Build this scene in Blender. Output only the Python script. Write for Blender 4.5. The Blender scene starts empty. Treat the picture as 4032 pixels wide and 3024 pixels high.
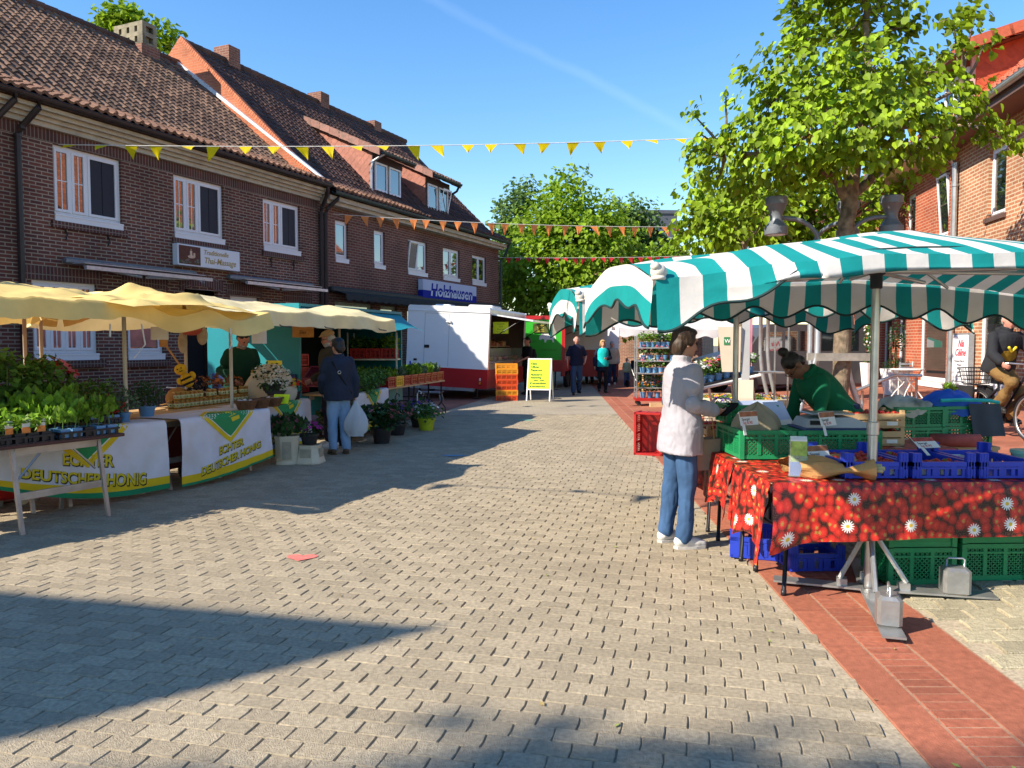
import bpy, bmesh, math, random
from mathutils import Vector, Matrix, Euler
R = math.radians
rnd = random.Random(7)
SC = bpy.context.scene
COL = SC.collection

# ---------------------------------------------------------------- camera, sky, sun, exposure
cam_d = bpy.data.cameras.new('camera')
cam = bpy.data.objects.new('camera', cam_d); COL.objects.link(cam)
cam_d.sensor_width = 36; cam_d.lens = 27.18; cam_d.clip_end = 3000; cam_d.clip_start = 0.05
cam.location = (0, 0, 1.55); cam.rotation_euler = (R(90 - 2.93), 0, 0)
SC.camera = cam
SUN_EL, SUN_DX, SUN_DY = 35.5, 0.893, 0.45        # elevation and the way the light travels over the ground
w = bpy.data.worlds.new('World'); SC.world = w; w.use_nodes = True
nt = w.node_tree; nt.nodes.clear()
sky = nt.nodes.new('ShaderNodeTexSky'); sky.sky_type = 'NISHITA'; sky.sun_disc = False
sky.sun_elevation = R(SUN_EL); sky.sun_rotation = math.atan2(-SUN_DX, -SUN_DY)
sky.air_density = 1.25; sky.dust_density = 0.15; sky.ozone_density = 3.0; sky.altitude = 100
hsv = nt.nodes.new('ShaderNodeHueSaturation'); hsv.inputs['Saturation'].default_value = 1.28
hsv.inputs['Value'].default_value = 1.12; hsv.inputs['Hue'].default_value = 0.506
nt.links.new(sky.outputs[0], hsv.inputs['Color'])
# a faint old condensation trail and thin veil, fixed in the sky by direction
geo = nt.nodes.new('ShaderNodeTexCoord')
def vmath(op, a, b=None):
    n = nt.nodes.new('ShaderNodeVectorMath'); n.operation = op
    nt.links.new(a, n.inputs[0])
    if b is not None: n.inputs[1].default_value = b
    return n
def wmath(op, a, b):
    n = nt.nodes.new('ShaderNodeMath'); n.operation = op; n.use_clamp = False
    for i, q in enumerate((a, b)):
        if isinstance(q, (int, float)): n.inputs[i].default_value = q
        else: nt.links.new(q, n.inputs[i])
    return n.outputs[0]
d1 = Vector((-0.235, 0.86, 0.45)).normalized(); d2 = Vector((0.19, 0.94, 0.265)).normalized()
nrm = d1.cross(d2).normalized()
dist = vmath('DOT_PRODUCT', geo.outputs['Generated'], nrm).outputs['Value']
nz = nt.nodes.new('ShaderNodeTexNoise'); nz.inputs['Scale'].default_value = 9; nz.inputs['Detail'].default_value = 5
nt.links.new(geo.outputs['Generated'], nz.inputs['Vector'])
jit = wmath('MULTIPLY', wmath('SUBTRACT', nz.outputs[0], 0.5), 0.02)
dd = wmath('ABSOLUTE', wmath('ADD', dist, jit), 0)
streak = nt.nodes.new('ShaderNodeMapRange'); streak.interpolation_type = 'SMOOTHSTEP'
streak.inputs['From Min'].default_value = 0.010; streak.inputs['From Max'].default_value = 0.0
streak.inputs['To Min'].default_value = 0; streak.inputs['To Max'].default_value = 0.035
nt.links.new(dd, streak.inputs[0])
stk = wmath('MULTIPLY', streak.outputs[0], wmath('MULTIPLY', nz.outputs[0], 1.9))
mixw = nt.nodes.new('ShaderNodeMixRGB'); mixw.inputs[2].default_value = (7.5, 8.2, 8.8, 1)
nt.links.new(stk, mixw.inputs[0]); nt.links.new(hsv.outputs[0], mixw.inputs[1])
bg = nt.nodes.new('ShaderNodeBackground'); bg.inputs[1].default_value = 0.112
out = nt.nodes.new('ShaderNodeOutputWorld')
nt.links.new(mixw.outputs[0], bg.inputs[0]); nt.links.new(bg.outputs[0], out.inputs[0])
sd = bpy.data.lights.new('sun', 'SUN'); sun = bpy.data.objects.new('sun', sd); COL.objects.link(sun)
sd.energy = 5.0; sd.angle = R(0.5); sd.color = (1.0, 0.89, 0.74)
ce = math.cos(R(SUN_EL))
sun.rotation_euler = Vector((SUN_DX*ce, SUN_DY*ce, -math.sin(R(SUN_EL)))).to_track_quat('-Z', 'Y').to_euler()
sun.location = (-20, -12, 20)
vs = SC.view_settings; vs.view_transform = 'Standard'; vs.look = 'None'; vs.gamma = 1; vs.exposure = 0.98
SC.cycles.max_bounces = 6; SC.cycles.transparent_max_bounces = 12

# ---------------------------------------------------------------- materials
MATS = {}
def mat(name, col=(.5,.5,.5), rough=.75, metal=0.0, noise=None, bump=None, tint=0.0, spec=.4, trans=0.0, alpha=1.0, ior=1.45, sheen=0.0, emit=0, tintcol=None, stain=None):
    """one procedural material: base colour, noise mottling, per-face tint, bump, translucency"""
    if name in MATS: return MATS[name]
    m = bpy.data.materials.new(name); m.use_nodes = True; n = m.node_tree
    b = n.nodes['Principled BSDF']; L = n.links
    b.inputs['Roughness'].default_value = rough; b.inputs['Metallic'].default_value = metal
    b.inputs['Specular IOR Level'].default_value = spec; b.inputs['IOR'].default_value = ior
    rgb = n.nodes.new('ShaderNodeRGB'); rgb.outputs[0].default_value = (*col, 1); c = rgb.outputs[0]
    tc = n.nodes.new('ShaderNodeTexCoord')
    if noise is None: noise = (14, .16)
    if noise:
        t = n.nodes.new('ShaderNodeTexNoise'); t.inputs['Scale'].default_value = noise[0]; t.inputs['Detail'].default_value = 5
        L.new(tc.outputs['Object'], t.inputs['Vector'])
        mr = n.nodes.new('ShaderNodeMapRange'); mr.inputs['From Min'].default_value = .28; mr.inputs['From Max'].default_value = .72
        mr.inputs['To Min'].default_value = 1-noise[1]; mr.inputs['To Max'].default_value = 1+noise[1]
        L.new(t.outputs[0], mr.inputs[0])
        mx = n.nodes.new('ShaderNodeVectorMath'); mx.operation = 'SCALE'; L.new(c, mx.inputs[0]); L.new(mr.outputs[0], mx.inputs['Scale']); c = mx.outputs[0]
    if stain:
        t = n.nodes.new('ShaderNodeTexNoise'); t.inputs['Scale'].default_value = stain[0]; t.inputs['Detail'].default_value = 4
        L.new(tc.outputs['Object'], t.inputs['Vector'])
        mr = n.nodes.new('ShaderNodeMapRange'); mr.inputs['From Min'].default_value = .5; mr.inputs['From Max'].default_value = .7
        mr.inputs['To Max'].default_value = stain[2]
        L.new(t.outputs[0], mr.inputs[0])
        mx = n.nodes.new('ShaderNodeMixRGB'); mx.inputs[2].default_value = (*stain[1], 1)
        L.new(mr.outputs[0], mx.inputs[0]); L.new(c, mx.inputs[1]); c = mx.outputs[0]
    if tint:
        a = n.nodes.new('ShaderNodeAttribute'); a.attribute_name = 'tint'
        mr = n.nodes.new('ShaderNodeMapRange'); mr.inputs['To Min'].default_value = 1-tint; mr.inputs['To Max'].default_value = 1+tint
        L.new(a.outputs['Fac'], mr.inputs[0])
        if tintcol:
            mc = n.nodes.new('ShaderNodeMixRGB'); mc.inputs[2].default_value = (*tintcol, 1); L.new(c, mc.inputs[1]); L.new(a.outputs['Fac'], mc.inputs[0]); c = mc.outputs[0]
        mx = n.nodes.new('ShaderNodeVectorMath'); mx.operation = 'SCALE'; L.new(c, mx.inputs[0]); L.new(mr.outputs[0], mx.inputs['Scale']); c = mx.outputs[0]
    L.new(c, b.inputs['Base Color'])
    if bump:
        t = n.nodes.new('ShaderNodeTexNoise'); t.inputs['Scale'].default_value = bump[0]; t.inputs['Detail'].default_value = 6
        if len(bump) > 2:
            mp = n.nodes.new('ShaderNodeMapping'); mp.inputs['Scale'].default_value = bump[2]; L.new(tc.outputs['Object'], mp.inputs[0]); L.new(mp.outputs[0], t.inputs['Vector'])
        else: L.new(tc.outputs['Object'], t.inputs['Vector'])
        bp = n.nodes.new('ShaderNodeBump'); bp.inputs['Strength'].default_value = bump[1]; bp.inputs['Distance'].default_value = .02
        L.new(t.outputs[0], bp.inputs['Height']); L.new(bp.outputs[0], b.inputs['Normal'])
    if emit: b.inputs['Emission Strength'].default_value = emit; L.new(c, b.inputs['Emission Color'])
    if alpha < 1: b.inputs['Alpha'].default_value = alpha
    if trans:
        tr = n.nodes.new('ShaderNodeBsdfTranslucent'); L.new(c, tr.inputs[0])
        ms = n.nodes.new('ShaderNodeMixShader'); ms.inputs[0].default_value = trans
        L.new(b.outputs[0], ms.inputs[1]); L.new(tr.outputs[0], ms.inputs[2]); L.new(ms.outputs[0], n.nodes['Material Output'].inputs[0])
    MATS[name] = m
    return m

def brick(name, c1, c2, mortar, bw=.23, rh=.075, ms=.011, rough=.85, rot=False, offs=.5, dirt=.25, c3=None):
    if name in MATS: return MATS[name]
    m = bpy.data.materials.new(name); m.use_nodes = True; n = m.node_tree; L = n.links
    b = n.nodes['Principled BSDF']; b.inputs['Roughness'].default_value = rough; b.inputs['Specular IOR Level'].default_value = .25
    uv = n.nodes.new('ShaderNodeUVMap'); src = uv.outputs[0]
    if rot:
        mp = n.nodes.new('ShaderNodeMapping'); mp.inputs['Rotation'].default_value = (0, 0, R(90)); L.new(src, mp.inputs[0]); src = mp.outputs[0]
    t = n.nodes.new('ShaderNodeTexBrick'); t.offset = offs; t.inputs['Scale'].default_value = 1
    t.inputs['Color1'].default_value = (*c1, 1); t.inputs['Color2'].default_value = (*c2, 1); t.inputs['Mortar'].default_value = (*mortar, 1)
    t.inputs['Brick Width'].default_value = bw; t.inputs['Row Height'].default_value = rh; t.inputs['Mortar Size'].default_value = ms
    t.inputs['Mortar Smooth'].default_value = .15; t.inputs['Bias'].default_value = 0
    nd = n.nodes.new('ShaderNodeTexNoise'); nd.inputs['Scale'].default_value = 9; L.new(src, nd.inputs['Vector'])
    wv = n.nodes.new('ShaderNodeVectorMath'); wv.operation = 'MULTIPLY_ADD'; L.new(nd.outputs['Color'], wv.inputs[0]); wv.inputs[1].default_value = (.008, .008, 0); L.new(src, wv.inputs[2])
    L.new(wv.outputs[0], t.inputs['Vector'])
    c = t.outputs[0]
    nn = n.nodes.new('ShaderNodeTexNoise'); nn.inputs['Scale'].default_value = 1.1; nn.inputs['Detail'].default_value = 8; L.new(uv.outputs[0], nn.inputs['Vector'])
    mr = n.nodes.new('ShaderNodeMapRange'); mr.inputs['From Min'].default_value = .3; mr.inputs['From Max'].default_value = .7
    mr.inputs['To Min'].default_value = 1-dirt; mr.inputs['To Max'].default_value = 1+dirt; L.new(nn.outputs[0], mr.inputs[0])
    sc = n.nodes.new('ShaderNodeVectorMath'); sc.operation = 'SCALE'; L.new(c, sc.inputs[0]); L.new(mr.outputs[0], sc.inputs['Scale'])
    L.new(sc.outputs[0], b.inputs['Base Color'])
    bp = n.nodes.new('ShaderNodeBump'); bp.inputs['Strength'].default_value = .5; bp.inputs['Distance'].default_value = .008; bp.invert = True
    L.new(t.outputs['Fac'], bp.inputs['Height']); L.new(bp.outputs[0], b.inputs['Normal'])
    MATS[name] = m
    return m

# ---------------------------------------------------------------- mesh builder
class MB:
    """collects faces, with a material slot, a tint and UVs per face, and links them as ONE mesh object"""
    def __init__(s): s.v = []; s.f = []; s.m = []; s.t = []; s.uv = {}
    def face(s, pts, m=0, t=None, uv=None):
        i = len(s.v); s.v.extend([tuple(p) for p in pts]); s.f.append(tuple(range(i, i+len(pts)))); s.m.append(m)
        s.t.append(rnd.random() if t is None else t)
        if uv: s.uv[len(s.f)-1] = uv
        return s
    def idx(s, verts, faces, m=0, t=None):
        i = len(s.v); s.v.extend([tuple(p) for p in verts]); tt = rnd.random() if t is None else t
        for f in faces: s.f.append(tuple(i+k for k in f)); s.m.append(m); s.t.append(tt)
        return s
    def box(s, c, d, m=0, rz=0, t=None, M=None, taper=1.0):
        x, y, z = d[0]/2, d[1]/2, d[2]/2
        vs = [Vector((sx*x*(taper if sz > 0 else 1), sy*y*(taper if sz > 0 else 1), sz*z)) for sz in (-1, 1) for sx, sy in ((-1,-1),(1,-1),(1,1),(-1,1))]
        if rz: q = Matrix.Rotation(rz, 3, 'Z'); vs = [q @ p for p in vs]
        if M is not None: vs = [M @ p for p in vs]
        c = Vector(c); vs = [p + c for p in vs]
        return s.idx(vs, [(3,2,1,0),(4,5,6,7),(0,1,5,4),(1,2,6,5),(2,3,7,6),(3,0,4,7)], m, t)
    def b2(s, lo, hi, m=0, t=None):
        return s.box([(a+b)/2 for a, b in zip(lo, hi)], [abs(b-a) for a, b in zip(lo, hi)], m, t=t)
    def rbox(s, c, d, r=.01, m=0, rz=0, M=None):
        """box with chamfered vertical and horizontal edges"""
        x, y, z = d[0]/2, d[1]/2, d[2]/2; r = min(r, x*.9, y*.9, z*.9)
        def ring(ix, zz): return [Vector((sx*(x-a), sy*(y-bb), zz)) for sx, sy, a, bb in
            ((-1,-1,ix+r,ix),(1,-1,ix+r,ix),(1,-1,ix,ix+r),(1,1,ix,ix+r),(1,1,ix+r,ix),(-1,1,ix+r,ix),(-1,1,ix,ix+r),(-1,-1,ix,ix+r))]
        rs = [ring(r, -z), ring(0, -z+r), ring(0, z-r), ring(r, z)]
        vs = [p for q in rs for p in q]; fs = [tuple(reversed(range(8))), tuple(range(24, 32))]
        for k in range(3):
            for j in range(8): fs.append((k*8+j, k*8+(j+1) % 8, (k+1)*8+(j+1) % 8, (k+1)*8+j))
        if rz: q = Matrix.Rotation(rz, 3, 'Z'); vs = [q @ p for p in vs]
        if M is not None: vs = [M @ p for p in vs]
        c = Vector(c); return s.idx([p+c for p in vs], fs, m)
    def tube(s, path, r, n=8, m=0, caps=True, t=None):
        path = [Vector(p) for p in path]; rs = r if isinstance(r, (list, tuple)) else [r]*len(path)
        vs = []; up = Vector((0, 0, 1))
        for k, p in enumerate(path):
            d = (path[min(k+1, len(path)-1)] - path[max(k-1, 0)]).normalized()
            a = d.cross(up if abs(d.z) < .95 else Vector((1, 0, 0))).normalized(); b = d.cross(a)
            for j in range(n):
                q = 2*math.pi*j/n; vs.append(p + (a*math.cos(q) + b*math.sin(q))*rs[k])
        fs = []
        for k in range(len(path)-1):
            for j in range(n): fs.append((k*n+j, k*n+(j+1) % n, (k+1)*n+(j+1) % n, (k+1)*n+j))
        if caps: fs.append(tuple(range(n))); fs.append(tuple(reversed(range(len(vs)-n, len(vs)))))
        return s.idx(vs, fs, m, t)
    def lathe(s, prof, c=(0,0,0), n=16, m=0, M=None, t=None):
        vs = []; c = Vector(c)
        for r, z in prof:
            for j in range(n):
                a = 2*math.pi*j/n; p = Vector((r*math.cos(a), r*math.sin(a), z)); vs.append((M @ p if M is not None else p)+c)
        fs = []
        for k in range(len(prof)-1):
            for j in range(n): fs.append((k*n+j, k*n+(j+1) % n, (k+1)*n+(j+1) % n, (k+1)*n+j))
        if prof[0][0] > 1e-5: fs.append(tuple(reversed(range(n))))
        if prof[-1][0] > 1e-5: fs.append(tuple(range(len(vs)-n, len(vs))))
        return s.idx(vs, fs, m, t)
    def sph(s, c, r, n=10, k=7, m=0, M=None, t=None):
        r = (r, r, r) if isinstance(r, (int, float)) else r
        prof = [(max(math.sin(math.pi*i/k), 1e-6), -math.cos(math.pi*i/k)) for i in range(k+1)]
        Q = Matrix.Diagonal(r)
        if M is not None: Q = M @ Q
        return s.lathe(prof, c, n, m, Q, t)
    def grid(s, fn, nu, nv, m=0, uvs=None, closed=False, t=None):
        """fn(u,v)->point, u,v in 0..1; shared vertices, UV from uvs(u,v)"""
        i0 = len(s.v)
        for i in range(nu+1):
            for j in range(nv+1): s.v.append(tuple(fn(i/nu, j/nv)))
        for i in range(nu):
            for j in range(nv):
                a = i0+i*(nv+1)+j; s.f.append((a, a+nv+1, a+nv+2, a+1)); s.m.append(m(i, j) if callable(m) else m); s.t.append(.5 if t is None else t)
                if uvs: s.uv[len(s.f)-1] = [uvs(i/nu, j/nv), uvs((i+1)/nu, j/nv), uvs((i+1)/nu, (j+1)/nv), uvs(i/nu, (j+1)/nv)]
        return s
    def prism(s, poly, z0, z1, m=0, M=None):
        n = len(poly); vs = [Vector((p[0], p[1], z)) for z in (z0, z1) for p in poly]
        if M is not None: vs = [M @ p for p in vs]
        return s.idx(vs, [tuple(reversed(range(n))), tuple(range(n, 2*n))]+[(j, (j+1) % n, n+(j+1) % n, n+j) for j in range(n)], m)
    def mesh(s, name, mats, smooth=False):
        me = bpy.data.meshes.new(name); me.from_pydata(s.v, [], s.f)
        for q in (mats if isinstance(mats, (list, tuple)) else [mats]): me.materials.append(q)
        me.polygons.foreach_set('material_index', s.m)
        at = me.attributes.new('tint', 'FLOAT', 'FACE'); at.data.foreach_set('value', s.t)
        uvl = me.uv_layers.new(name='UVMap'); dat = []
        me.update()
        for p in me.polygons:
            if p.index in s.uv: dat.extend(s.uv[p.index]); continue
            nx, ny, nz_ = (abs(q) for q in p.normal)
            for vi in p.vertices:
                x, y, z = s.v[vi]
                dat.append((x, y) if nz_ > .8 else ((x, z) if ny >= nx else (y, z)))
        uvl.data.foreach_set('uv', [q for d in dat for q in d])
        if smooth:
            me.polygons.foreach_set('use_smooth', [True]*len(me.polygons))
            if smooth != 'all':
                try: me.set_sharp_from_angle(angle=R(38))
                except Exception: pass
        me.update()
        return me
    def build(s, name, mats, parent=None, smooth=False, loc=None, rz=0, label=None):
        o = bpy.data.objects.new(name, s.mesh(name, mats, smooth)); COL.objects.link(o)
        if parent is not None: o.parent = parent
        if loc is not None: o.location = loc
        if rz: o.rotation_euler = (0, 0, rz)
        if label: o['label'] = label
        return o

def tag(o, label, cat, group=None):
    o['label'] = label; o['category'] = cat
    if group: o['group'] = group
    return o
def struct(o, kind='structure'): o['kind'] = kind; return o
def thing(name, label, cat, loc=(0,0,0), rz=0, group=None, rot=None):
    o = bpy.data.objects.new(name, None); COL.objects.link(o); o.empty_display_size = .2
    o.location = loc; o.rotation_euler = rot if rot else (0, 0, rz)
    return tag(o, label, cat, group)
def dup(root, loc, rz=0, label=None, group=None, rot=None, scale=None):
    r = root.copy(); COL.objects.link(r); r.location = loc; r.rotation_euler = rot if rot else (0, 0, rz)
    if scale: r.scale = (scale,)*3 if isinstance(scale, (int, float)) else scale
    if label: r['label'] = label
    if group: r['group'] = group
    for ch in list(root.children):
        c = ch.copy(); COL.objects.link(c); c.parent = r
        for g in list(ch.children):
            d = g.copy(); COL.objects.link(d); d.parent = c
    return r
WORK = bpy.data.scenes.new('workbench')      # an empty scene in which modifiers are worked out quickly
def evaluated(o):
    WORK.collection.objects.link(o); vl = WORK.view_layers[0]; vl.update()
    return bpy.data.meshes.new_from_object(o.evaluated_get(vl.depsgraph))
def text_mesh(body, size, extrude=.002, align='LEFT', shear=0.0, bold=0.0):
    cu = bpy.data.curves.new('lettering', 'FONT'); cu.body = body; cu.size = size; cu.extrude = extrude; cu.align_x = align
    cu.shear = shear; cu.offset = bold; cu.resolution_u = 3; cu.space_character = 1.0
    o = bpy.data.objects.new('lettering', cu); me = evaluated(o)
    bpy.data.objects.remove(o); bpy.data.curves.remove(cu)
    return me
def text(body, size, m, parent, loc, rot=(R(90), 0, 0), align='LEFT', shear=0.0, bold=0.0, sx=1.0, extrude=.002, name='lettering'):
    me = text_mesh(body, size, extrude, align, shear, bold); me.materials.clear(); me.materials.append(m); me.name = name
    o = bpy.data.objects.new(name, me); COL.objects.link(o); o.parent = parent; o.location = loc; o.rotation_euler = rot; o.scale = (sx, 1, 1)
    return o

def gz(x, y): return max(0.0, (x - (2.18 + .056*y))*.044)      # the pavement on the right climbs to the shops
FT = Vector((.407, .9135, 0)); KS = 1.094; FA = Vector((-5.33*KS, 21.4*KS, 1.55*(1-KS))); FROT = math.atan2(.9135, .407)
def FP(s, b, z): return FA + (FT*s + Vector((-.9135, .407, 0))*b + Vector((0, 0, z)))*KS   # along / behind the left house fronts
# ================================================================ GROUND
M_paver = mat('grey_paver', (.345,.287,.198), .92, noise=(45,.26), bump=(160,.55), tint=.13, spec=.2, stain=(.55,(.28,.235,.165),.5))
M_sand = mat('joint_sand', (.36,.30,.21), .95, noise=(60,.3))
M_cobble = mat('pale_cobble', (.34,.30,.20), .9, noise=(30,.2), bump=(90,.6), tint=.2, spec=.2)
M_earth = mat('earth_ground', (.12,.11,.10), .95, noise=(3,.2))
M_clay = mat('red_clinker_slab', (.33,.112,.064), .8, noise=(26,.22), bump=(120,.3), tint=.08, spec=.3, stain=(2.2,(.27,.095,.055),.6))
M_clay2 = mat('red_clinker_brick', (.31,.10,.058), .8, noise=(26,.22), bump=(120,.3), tint=.16, spec=.3, stain=(2.2,(.25,.09,.055),.6))
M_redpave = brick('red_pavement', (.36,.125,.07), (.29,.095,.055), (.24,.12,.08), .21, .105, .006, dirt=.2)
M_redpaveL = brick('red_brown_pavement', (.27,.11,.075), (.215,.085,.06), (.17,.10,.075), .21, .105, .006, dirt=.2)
M_farpave = brick('far_paving', (.33,.28,.20), (.30,.255,.185), (.24,.22,.18), .2, .13, .008, dirt=.14)

def left_edge(y):
    pts = [(-3, -8.5), (7.87, -4.85), (17.4, -1.65), (21.7, -.86), (30, .2), (60, 3.5)]
    for (y0, x0), (y1, x1) in zip(pts, pts[1:]):
        if y <= y1: return x0+(x1-x0)*(y-y0)/(y1-y0)
    return x1
def strip_l(y): return 1.39+.056*y

def pavers(mb, inside, ang, w, h, gap_c, gap_r, x0, x1, y0, y1, wav, zj):
    """interlocking pavers, each with a chamfered edge of its own"""
    ca, sa = math.cos(ang), math.sin(ang)
    r = random.Random(3); row = 0; yy = y0
    while yy < y1:
        xx = x0 + (row % 2)*w*.5 + r.uniform(-.01, .01)
        while xx < x1:
            cx, cy = xx+w/2, yy+h/2
            X, Y = cx*ca-cy*sa, cx*sa+cy*ca
            if inside(X, Y):
                a, b = w/2-gap_c/2, h/2-gap_r/2
                j = lambda s=.0025: r.uniform(-s, s)
                base = [(-a-wav*.5+j(), -b+j()), (-a*.3, -b+j()), (a-wav*.5+j(), -b+j()), (a+wav*.5+j(), 0), (a+wav*.2+j(), b+j()), (a*.2, b+j()), (-a+wav*.2+j(), b+j()), (-a+wav*.5+j(), 0)]
                z = j(zj); tx, ty = j(.012), j(.012); t = r.random()
                def pt(p, k, dz):
                    q = (cx+p[0]*k, cy+p[1]*k); return (q[0]*ca-q[1]*sa, q[0]*sa+q[1]*ca, z+p[0]*tx+p[1]*ty+dz)
                kx = 1-.010/b
                top = [pt(p, .955, 0) for p in base]; mid = [pt(p, 1, -.005) for p in base]; low = [pt(p, 1, -.02) for p in base]
                fs = [tuple(range(8))]+[(8+q, 8+(q+1) % 8, (q+1) % 8, q) for q in range(8)]+[(16+q, 16+(q+1) % 8, 8+(q+1) % 8, 8+q) for q in range(8)]
                mb.idx(top+mid+low, fs, 0, t)
            xx += w
        yy += h; row += 1

g = MB(); g.face([(-400,-60,-.12),(400,-60,-.12),(400,900,-.12),(-400,900,-.12)])
struct(g.build('ground', M_earth))

st = MB(); N = 40
for i in range(N):      # sand bed under the near pavers, textured paving further on
    ya, yb = -3+i*(17+3)/N, -3+(i+1)*(17+3)/N
    st.face([(left_edge(ya)-.0, ya, -.0095), (strip_l(ya), ya, -.0095), (strip_l(yb), yb, -.0095), (left_edge(yb), yb, -.0095)], 1)
for i in range(20):
    ya, yb = 17+i*1.9, 17+(i+1)*1.9
    st.face([(left_edge(ya), ya, -.001), (strip_l(ya)+.5*(i > 8), ya, -.001), (strip_l(yb)+.5*(i > 7), yb, -.001), (left_edge(yb), yb, -.001)], 2)
pavers(st, lambda X, Y: 1.15 < Y < 17 and left_edge(Y)+.1 < X < strip_l(Y)-.075 and abs(X) < .72*Y+.6, -R(12.5), .172, .108, .0052, .0035, -9, 8, 0, 18, .004, .0022)
struct(st.build('street', [M_paver, M_sand, M_farpave]))
# the flat stone edge and clinker gutter band that runs along the street
ds = MB()
def slabs(x_a, x_b, length, m, r, yy=-1, yend=34, gp=.004):
    while yy < yend:
        L = length*(1+r.uniform(-.05, .05)); y2 = yy+L
        xs = [strip_l(yy)+x_a, strip_l(yy)+x_b, strip_l(y2)+x_b, strip_l(y2)+x_a]; z = r.uniform(-.001, .0015)
        c = [(xs[0]+gp, yy+gp, z), (xs[1]-gp, yy+gp, z), (xs[2]-gp, y2-gp, z), (xs[3]+gp, y2-gp, z)]
        o = [(xs[0], yy, z-.02), (xs[1], yy, z-.02), (xs[2], y2, z-.02), (xs[3], y2, z-.02)]
        ds.idx(c+o, [(0,1,2,3),(4,5,1,0),(5,6,2,1),(6,7,3,2),(7,4,0,3)], m)
        yy = y2
rr = random.Random(5)
slabs(0, .19, .6, 0, rr); slabs(.197, .428, .074, 1, rr, gp=.0075); slabs(.435, .72, .6, 0, rr)
ds.face([(strip_l(-3), -3, -.0035), (strip_l(-3)+.73, -3, -.0035), (strip_l(34)+.73, 34, -.0035), (strip_l(34), 34, -.0035)], 2)
struct(ds.build('gutter_band', [M_clay, M_clay2, mat('clay_joint', (.33,.19,.12), .95, noise=(40,.3))]))
def strip_r(y): return strip_l(y)+.725
# pale rough paving right of the band, red pavement beyond it
CB = 6.3
sp = MB()
sp.face([(strip_r(-1), -1, -.014), (9, -1, gz(9,-1)-.014), (9, CB, gz(9,CB)-.014), (strip_r(CB), CB, -.014)], 1)
tmp = MB(); pavers(tmp, lambda X, Y: 2 < Y < CB-.08 and strip_r(Y)+.06 < X < .8*Y+1.2, R(-4), .2, .165, .014, .014, 0, 9, 0, 8, .008, .004)
tmp.v = [(x, y, z+gz(x, y)) for x, y, z in tmp.v]
off = len(sp.v); sp.v += tmp.v; sp.f += [tuple(i+off for i in f) for f in tmp.f]; sp.m += tmp.m; sp.t += tmp.t
struct(sp.build('side_paving', [M_cobble, M_sand]))
rp = MB()
for i in range(30):
    ya, yb = CB+i*1.6, CB+(i+1)*1.6
    xr = 40
    rp.face([(strip_r(ya), ya, 0), (xr, ya, gz(xr, ya)), (xr, yb, gz(xr, yb)), (strip_r(yb), yb, 0)], 0)
rp.face([(9, -1, gz(9,-1)), (40, -1, gz(40,-1)), (40, CB, gz(40,CB)), (9, CB, gz(9,CB))], 0)
struct(rp.build('pavement', M_redpave))
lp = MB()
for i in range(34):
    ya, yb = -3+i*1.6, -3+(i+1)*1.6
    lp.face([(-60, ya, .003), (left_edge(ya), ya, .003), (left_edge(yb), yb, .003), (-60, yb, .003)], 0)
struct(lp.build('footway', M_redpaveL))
# chalk sprayed stall marks on the paving
def mark(name, x, y, rx, ry, col, label, heart=False):
    m = mat('chalk_'+name, col, .95, noise=(40, .3)); b = MB(); pts = []
    for k in range(20):
        a = 2*math.pi*k/20
        if heart: X = math.sin(a)**3; Y = (13*math.cos(a)-5*math.cos(2*a)-2*math.cos(3*a)-math.cos(4*a))/16
        else: X, Y = math.cos(a)*(1+.2*math.sin(3*a)), math.sin(a)
        pts.append((X*rx, Y*ry, 0))
    b.face(pts); o = b.build('paint_mark', m, loc=(x, y, .006)); tag(o, label, 'paint mark', 'spray marks on the paving')
mark('red', -1.53, 5.55, .115, .10, (.62,.16,.13), 'small red heart sprayed on the grey paving', True)
mark('blue', -.8, 10.7, .17, .06, (.12,.28,.42), 'small blue dash sprayed on shaded paving')
mark('green', .27, 15.75, .2, .07, (.16,.5,.36), 'small green dash sprayed on sunlit paving')
lt = MB(); r_ = random.Random(8)
for k in range(150):
    x, y = r_.uniform(-4, 4.2), r_.uniform(2.6, 15); s = r_.uniform(.008, .022); a = r_.uniform(0, 6.28)
    if k % 3 == 0: x = strip_l(y)+r_.uniform(-.05, .75)
    c, q = math.cos(a)*s, math.sin(a)*s; z = .006+gz(x, y)
    lt.face([(x-c,y-q,z),(x+q*.5,y-c*.5,z+.003),(x+c,y+q,z+.002),(x-q*.5,y+c*.5,z)], r_.randint(0,1))
struct(lt.build('leaf_litter', [mat('dry_leaf', (.30,.22,.08), .9), mat('fallen_leaf', (.24,.28,.07), .9)]), 'stuff')
# ================================================================ HOUSES
M_brickA = brick('dark_clinker', (.155,.052,.036), (.085,.036,.031), (.29,.235,.18), .235, .068, .010, c3=1)
M_brickA2 = brick('dark_clinker_upright', (.11,.042,.034), (.075,.034,.031), (.21,.17,.14), .235, .072, .008, rot=True, offs=0)
M_brickB = brick('red_brown_brick', (.16,.06,.043), (.11,.044,.035), (.24,.175,.135), .25, .078, .012)
M_brickG = brick('orange_gable_brick', (.44,.145,.07), (.36,.11,.055), (.40,.20,.12), .25, .075, .008)
M_brickCh = brick('chimney_brick', (.20,.085,.06), (.15,.065,.05), (.26,.17,.12), .25, .075, .01)
M_brickC = brick('light_orange_brick', (.36,.155,.08), (.29,.115,.06), (.46,.37,.25), .25, .078, .013)
M_brickD = brick('deep_red_brick', (.36,.085,.04), (.29,.065,.035), (.42,.26,.17), .25, .078, .010)
M_white = mat('white_upvc', (.74,.75,.77), .35, noise=(3,.03))
M_glass = mat('window_glass', (.012,.016,.018), .03, noise=False, spec=1.0, ior=2.0)
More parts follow.
